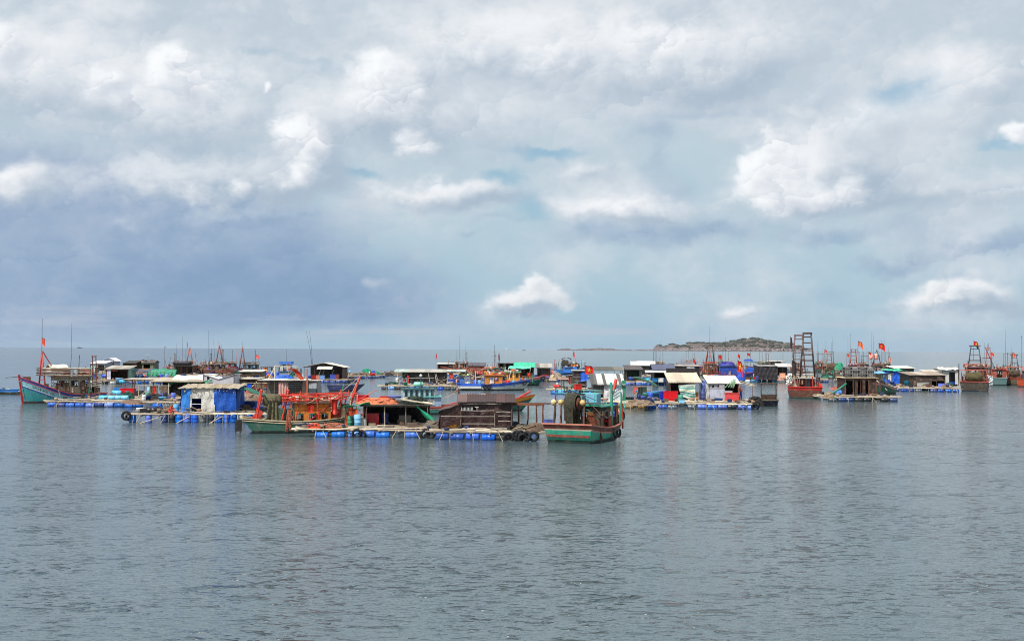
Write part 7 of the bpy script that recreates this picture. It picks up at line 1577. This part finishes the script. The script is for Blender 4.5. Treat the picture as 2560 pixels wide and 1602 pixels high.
# ------------------------------------------------------------------ gear and drying racks on the rafts
PAL = (('navy', (26, 44, 100)), ('cobalt', (24, 80, 200)), ('red', (206, 40, 32)), ('sky blue', (90, 170, 210)), ('white', (206, 206, 200)), ('green', (34, 130, 100)), ('orange', (226, 120, 50)), ('black', (36, 36, 40)), ('brown', (110, 80, 62)))
def litter(spots, where, seed, heaps=2, racks=1, span=None):
    """spots: (px0, px1, py) strips of raft deck seen in the photograph"""
    rs = random.Random(seed); px0, px1, py = spots; used = set()
    for k in range(max(3, int((px1-px0)/sc(W(px0, py, .6))/1.25))):
        px = rs.uniform(px0, px1); p = W(px, py+rs.uniform(-3.5, 2.5), .66); q = rs.random(); kd = 0 if q < .35 else 1 if q < .5 else 2 if q < .82 else 3
        av = [x for x in PAL if (kd, x[0]) not in used]
        if not av: continue
        nm, c = rs.choice(av); used.add((kd, nm))
        if q < .35: barrel(nm+' barrel standing '+where, p, c, s=rs.uniform(.75, 1), group='barrels '+where)
        elif q < .5: barrel(nm+' barrel lying '+where, p, c, up=False, rot=rs.uniform(-.7, .7), group='barrels '+where)
        elif q < .82: tub(nm+' plastic box '+where, p, rs.uniform(.5, 1.0), rs.uniform(.5, .7), rs.uniform(.35, .75), c, rs.uniform(-.5, .5), group='boxes '+where)
        else: tub(nm+' round basket '+where, p, rs.uniform(.6, .9), rs.uniform(.6, .9), rs.uniform(.3, .6), c, 0, 'round', group='baskets '+where)
    hc = [((120, 100, 84), 'tan'), ((60, 56, 54), 'dark grey'), ((150, 124, 104), 'buff'), ((40, 90, 76), 'green-grey')]; rs.shuffle(hc)
    for k in range(heaps):
        p = W(rs.uniform(px0, px1), py+rs.uniform(-3, 1), .62); c, nm = hc[k]
        net_pile(nm+' net heap '+where, p, rs.uniform(1.2, 2.6), rs.uniform(.9, 1.6), rs.uniform(.4, .9), c, seed*7+k, group='net heaps '+where)
    for k in range(racks):
        p = W(px0+(px1-px0)*(k+rs.uniform(.1, .6))/racks, py-3, .6); w = rs.uniform(2.0, 3.6); h = rs.uniform(1.5, 2.1)
        f = thing('drying_rack', (('left', 'right')[k]+' ' if racks == 2 else '')+'timber rack hung with nets '+where, 'rack', p, rs.uniform(-.3, .3), 'racks '+where)
        m = rs.choice((WOOD, WOODD, WOODL))
        for x in (0, w/2, w):
            log(f, (x, 0, 0), (x+rs.uniform(-.1, .1), 0, h+rs.uniform(0, .3)), .05, m, 'post')
        log(f, (-.2, 0, h), (w+.2, 0, h), .045, m, 'beam'); log(f, (0, 0, h*.2), (w*.5, 0, h), .04, m, 'brace')
        mb = MB(); ms = [mat('net', rs.choice(((130, 110, 90), (70, 90, 80), (150, 90, 70)))), mat('tarp', rs.choice(PAL)[1])]
        for q in range(3):
            x = rs.uniform(0, w-.8); ww = rs.uniform(.4, 1.0); hh = rs.uniform(.5, h*.7); ph = rs.uniform(0, 6)
            mb.grid(lambda u, v: (x+ww*u, -.06+.06*math.sin(u*12+ph), h-hh*v*(1-.2*math.sin(u*4+ph))), 8, 4, q % 2, .012)
        part(mb, 'hung_net', f, ms)
for i, (a, b, y, wh, hp, rk) in enumerate(((240, 455, 1000, 'on the wide pole raft', 3, 1), (335, 446, 1033, 'on the left half of the tarp hut raft', 1, 0), (592, 648, 1034, 'on the right end of the tarp hut raft', 1, 0),
        (210, 262, 946, 'left of the small grey-roofed hut', 1, 1), (325, 450, 946, 'on the raft under the slate tarpaulin', 2, 1), (592, 655, 993, 'on the raft behind the orange-cabin boat', 2, 2), (590, 650, 978, 'on the rear deck behind the orange-cabin boat', 2, 2),
        (480, 540, 935, 'before the leaning A-frame boat', 1, 1), (645, 748, 943, 'on the long far raft left of the white gable', 2, 2), (870, 955, 938, 'on the long low float raft', 2, 0), (960, 1020, 961, 'on the left tip of the dark shed raft', 1, 1),
        (1112, 1150, 962, 'beside the dark shed', 1, 1), (1195, 1296, 941, 'on the raft by the mint green gable', 2, 1), (1338, 1398, 945, 'on the raft by the patched grey hut', 2, 1), (1382, 1434, 971, 'left of the black striped cabin', 0, 1),
        (1560, 1650, 1003, 'on the left end of the big raft', 2, 1), (1700, 1770, 1005, 'along the front of the big raft', 0, 0), (1565, 1685, 952, 'on the far raft under the slate gable', 2, 1), (1690, 1795, 946, 'behind the beige-roofed hut', 2, 2), (1866, 1892, 947, 'left of the black box hut', 1, 0),
        (2050, 2108, 946, 'on the far raft behind the trap stack', 2, 2), (2192, 2232, 961, 'beside the dark green bow', 1, 1), (2240, 2390, 966, 'along the far right raft', 2, 1), (2300, 2390, 957, 'behind the long low brown hut', 1, 1), (876, 902, 1064, 'left of the low open shelter', 0, 0))):
    litter((a, b, y), wh, 300+i, hp, rk)
# ================================================================== OUT AT SEA
def far_boat(label, px, py, L, dark, rot=0):
    t = thing('distant_boat', label, 'boat', W(px, py), rot); H = Hull(L, L*.25, L*.12, L*.09, L*.2, L*.1)
    make_hull(t, H, [(L*.03, PT(dark))], PT(dark), dark, boot=None); mb = MB(); mb.box((-L*.15, 0, L*.16), (L*.3, L*.14, L*.16)); mb.box((-L*.1, 0, L*.27), (L*.12, L*.1, L*.06)); part(mb, 'wheelhouse', t, PT(dark)); bar(t, (L*.1, 0, L*.08), (L*.1, 0, L*.34), L*.012, DARKM, 'mast')
far_boat('tiny grey trawler on the horizon far left', 199, 870.5, 24, (70, 84, 100)); far_boat('dark speck of a boat on the horizon left of the rocks', 1310, 876.3, 16, (50, 62, 76)); far_boat('small brown boat passing below the island', 1922, 879.3, 24, (110, 90, 80), .2)

# ------------------------------------------------------------------ island
def island(label, prof, dist, depth, px_ref, seed, name='island'):
    rs = random.Random(seed); base = ray(px_ref, 880); s = F/dist
    xs = [p[0] for p in prof]; hs = [p[1] for p in prof]
    n = int((xs[-1]-xs[0])/1.6); m = 26; vs = []
    K = [(rs.uniform(.01, .5), rs.uniform(.01, .5), rs.uniform(0, 6)) for _ in range(26)]
    def nz(x, y): return sum(math.sin(a*x+b*y+c)/(1+12*(a+b)) for a, b, c in K)
    def xyh(px, f):
        h = np.interp(px, xs, hs)*1.0; a = (px-1280)/F; x = a*dist; y = dist+(f-.25)*depth
        pr = math.sin(min(1, f*1.9)*PI/2)**.7*(1-max(0, f-.55)/.45)**.6 if f < 1 else 0
        e = pr*h/s*(1+.05*nz(x*.12, y*.12))+(nz(x*.5, y*.5)*1.3 if 0 < f < .9 else 0)
        return x*(1+(f-.25)*depth/dist), y, max(-3, e+(-2 if f <= 0 or f >= 1 else 1.2))
    for i in range(n+1):
        for j in range(m+1): vs.append(xyh(xs[0]+(xs[-1]-xs[0])*i/n, j/m))
    fs = [(i*(m+1)+j, (i+1)*(m+1)+j, (i+1)*(m+1)+j+1, i*(m+1)+j+1) for i in range(n) for j in range(m)]
    mt, b = newmat('island_ground'); g = X.nt.nodes.new('ShaderNodeNewGeometry'); P = X(g.outputs['Position']); z = sep(P)[2]
    n1 = noise(P, .02, 5, .6); n2 = noise(P, .09, 4, .6)
    veg = mixc(smooth(n2, .4, .6), lin((54, 60, 52)), lin((116, 94, 88))); rock = mixc(smooth(n2, .42, .58), lin((62, 56, 58)), lin((138, 124, 122)))
    col = mixc(smooth(z+(n1-.5)*44+(n2-.5)*20, 14, 34), rock, veg); col = mixc(smooth(z, 1.5, 4.5, 1.0, 0.0), col, lin((70, 62, 62)))
    link(col, b.inputs['Base Color']); b.inputs['Roughness'].default_value = .95
    me = bpy.data.meshes.new(name); me.from_pydata(vs, [], fs); me.materials.append(mt); o = bpy.data.objects.new(name, me); COL.objects.link(o); o['kind'] = 'structure'
    # scrub and boulders
    mb = MB(); mr = MB(); tot = int((xs[-1]-xs[0])*1.8)
    for k in range(tot):
        px = rs.uniform(xs[0], xs[-1]); h = np.interp(px, xs, hs)
        f = rs.uniform(.05, .62); x, y, z = xyh(px, f)
        if h > 6 and z > 12:
            if nz(x*.30, y*.30) < .12 and f < .5: continue
            r = rs.uniform(3, 12)*(1 if f < .5 else 1.2)
            mb.ball((x, y, z+r*.3), r, rs.randrange(3), 6, (1.3+rs.random()*.9, 1.2, .6))
        elif f < .30: r = rs.uniform(1.5, 6)*min(1, .35+h/12); mr.ball((x, y, max(1, z)), r, rs.randrange(3), 6, (1.2+rs.random(), 1, .8))
    if mb.v:
        q = part(mb, 'island_scrub', None, [c_('net', (48, 58, 50)), c_('net', (66, 74, 60)), c_('net', (84, 82, 72))]); q['kind'] = 'stuff'
    q = part(mr, 'shore_boulders', None, [c_('sheet', (126, 114, 114)), c_('sheet', (84, 76, 78)), c_('net', (58, 60, 54))]); q['kind'] = 'stuff'
IP = [(1393, 0), (1400, 2.4), (1412, 4), (1418, 5), (1428, 2.5), (1436, .6), (1445, 2.5), (1462, 4), (1480, 4), (1496, 6), (1512, 5), (1530, 5), (1545, 2.5), (1562, 1.2), (1572, 3), (1582, .8), (1596, 2.5), (1620, 3), (1632, 3),
      (1636, 9), (1645, 13), (1655, 11), (1664, 9), (1672, 13), (1682, 17), (1692, 15), (1702, 10), (1710, 13), (1720, 19), (1738, 22), (1755, 22), (1770, 20), (1788, 20), (1806, 20), (1822, 24), (1842, 26), (1862, 30), (1880, 32), (1896, 32), (1910, 29), (1925, 25), (1942, 21), (1960, 20), (1975, 18), (1990, 15), (2006, 9), (2022, 4), (2034, 0)]
island('rocky island', IP, 8200, 560, 1700, 5)
# ------------------------------------------------------------------ sea air

import os
def haze(x0, x1, y0, y1, z1, dens):
    mb = MB(); mb.box(((x0+x1)/2, (y0+y1)/2, (z1-1.0)/2), (x1-x0, y1-y0, z1+1.0))
    m = bpy.data.materials.new('sea_air'); m.use_nodes = True; X.nt = m.node_tree; X.nt.nodes.clear()
    o = X.nt.nodes.new('ShaderNodeOutputMaterial'); v = X.nt.nodes.new('ShaderNodeVolumePrincipled')
    v.inputs['Color'].default_value = (.86, .92, 1.0, 1); v.inputs['Density'].default_value = dens; v.inputs['Anisotropy'].default_value = 0.2
    X.nt.links.new(v.outputs[0], o.inputs['Volume']); q = part(mb, 'haze', None, m); q['kind'] = 'stuff'
haze(-14500, 14500, -14500, 14500, 160, 1.2e-5)
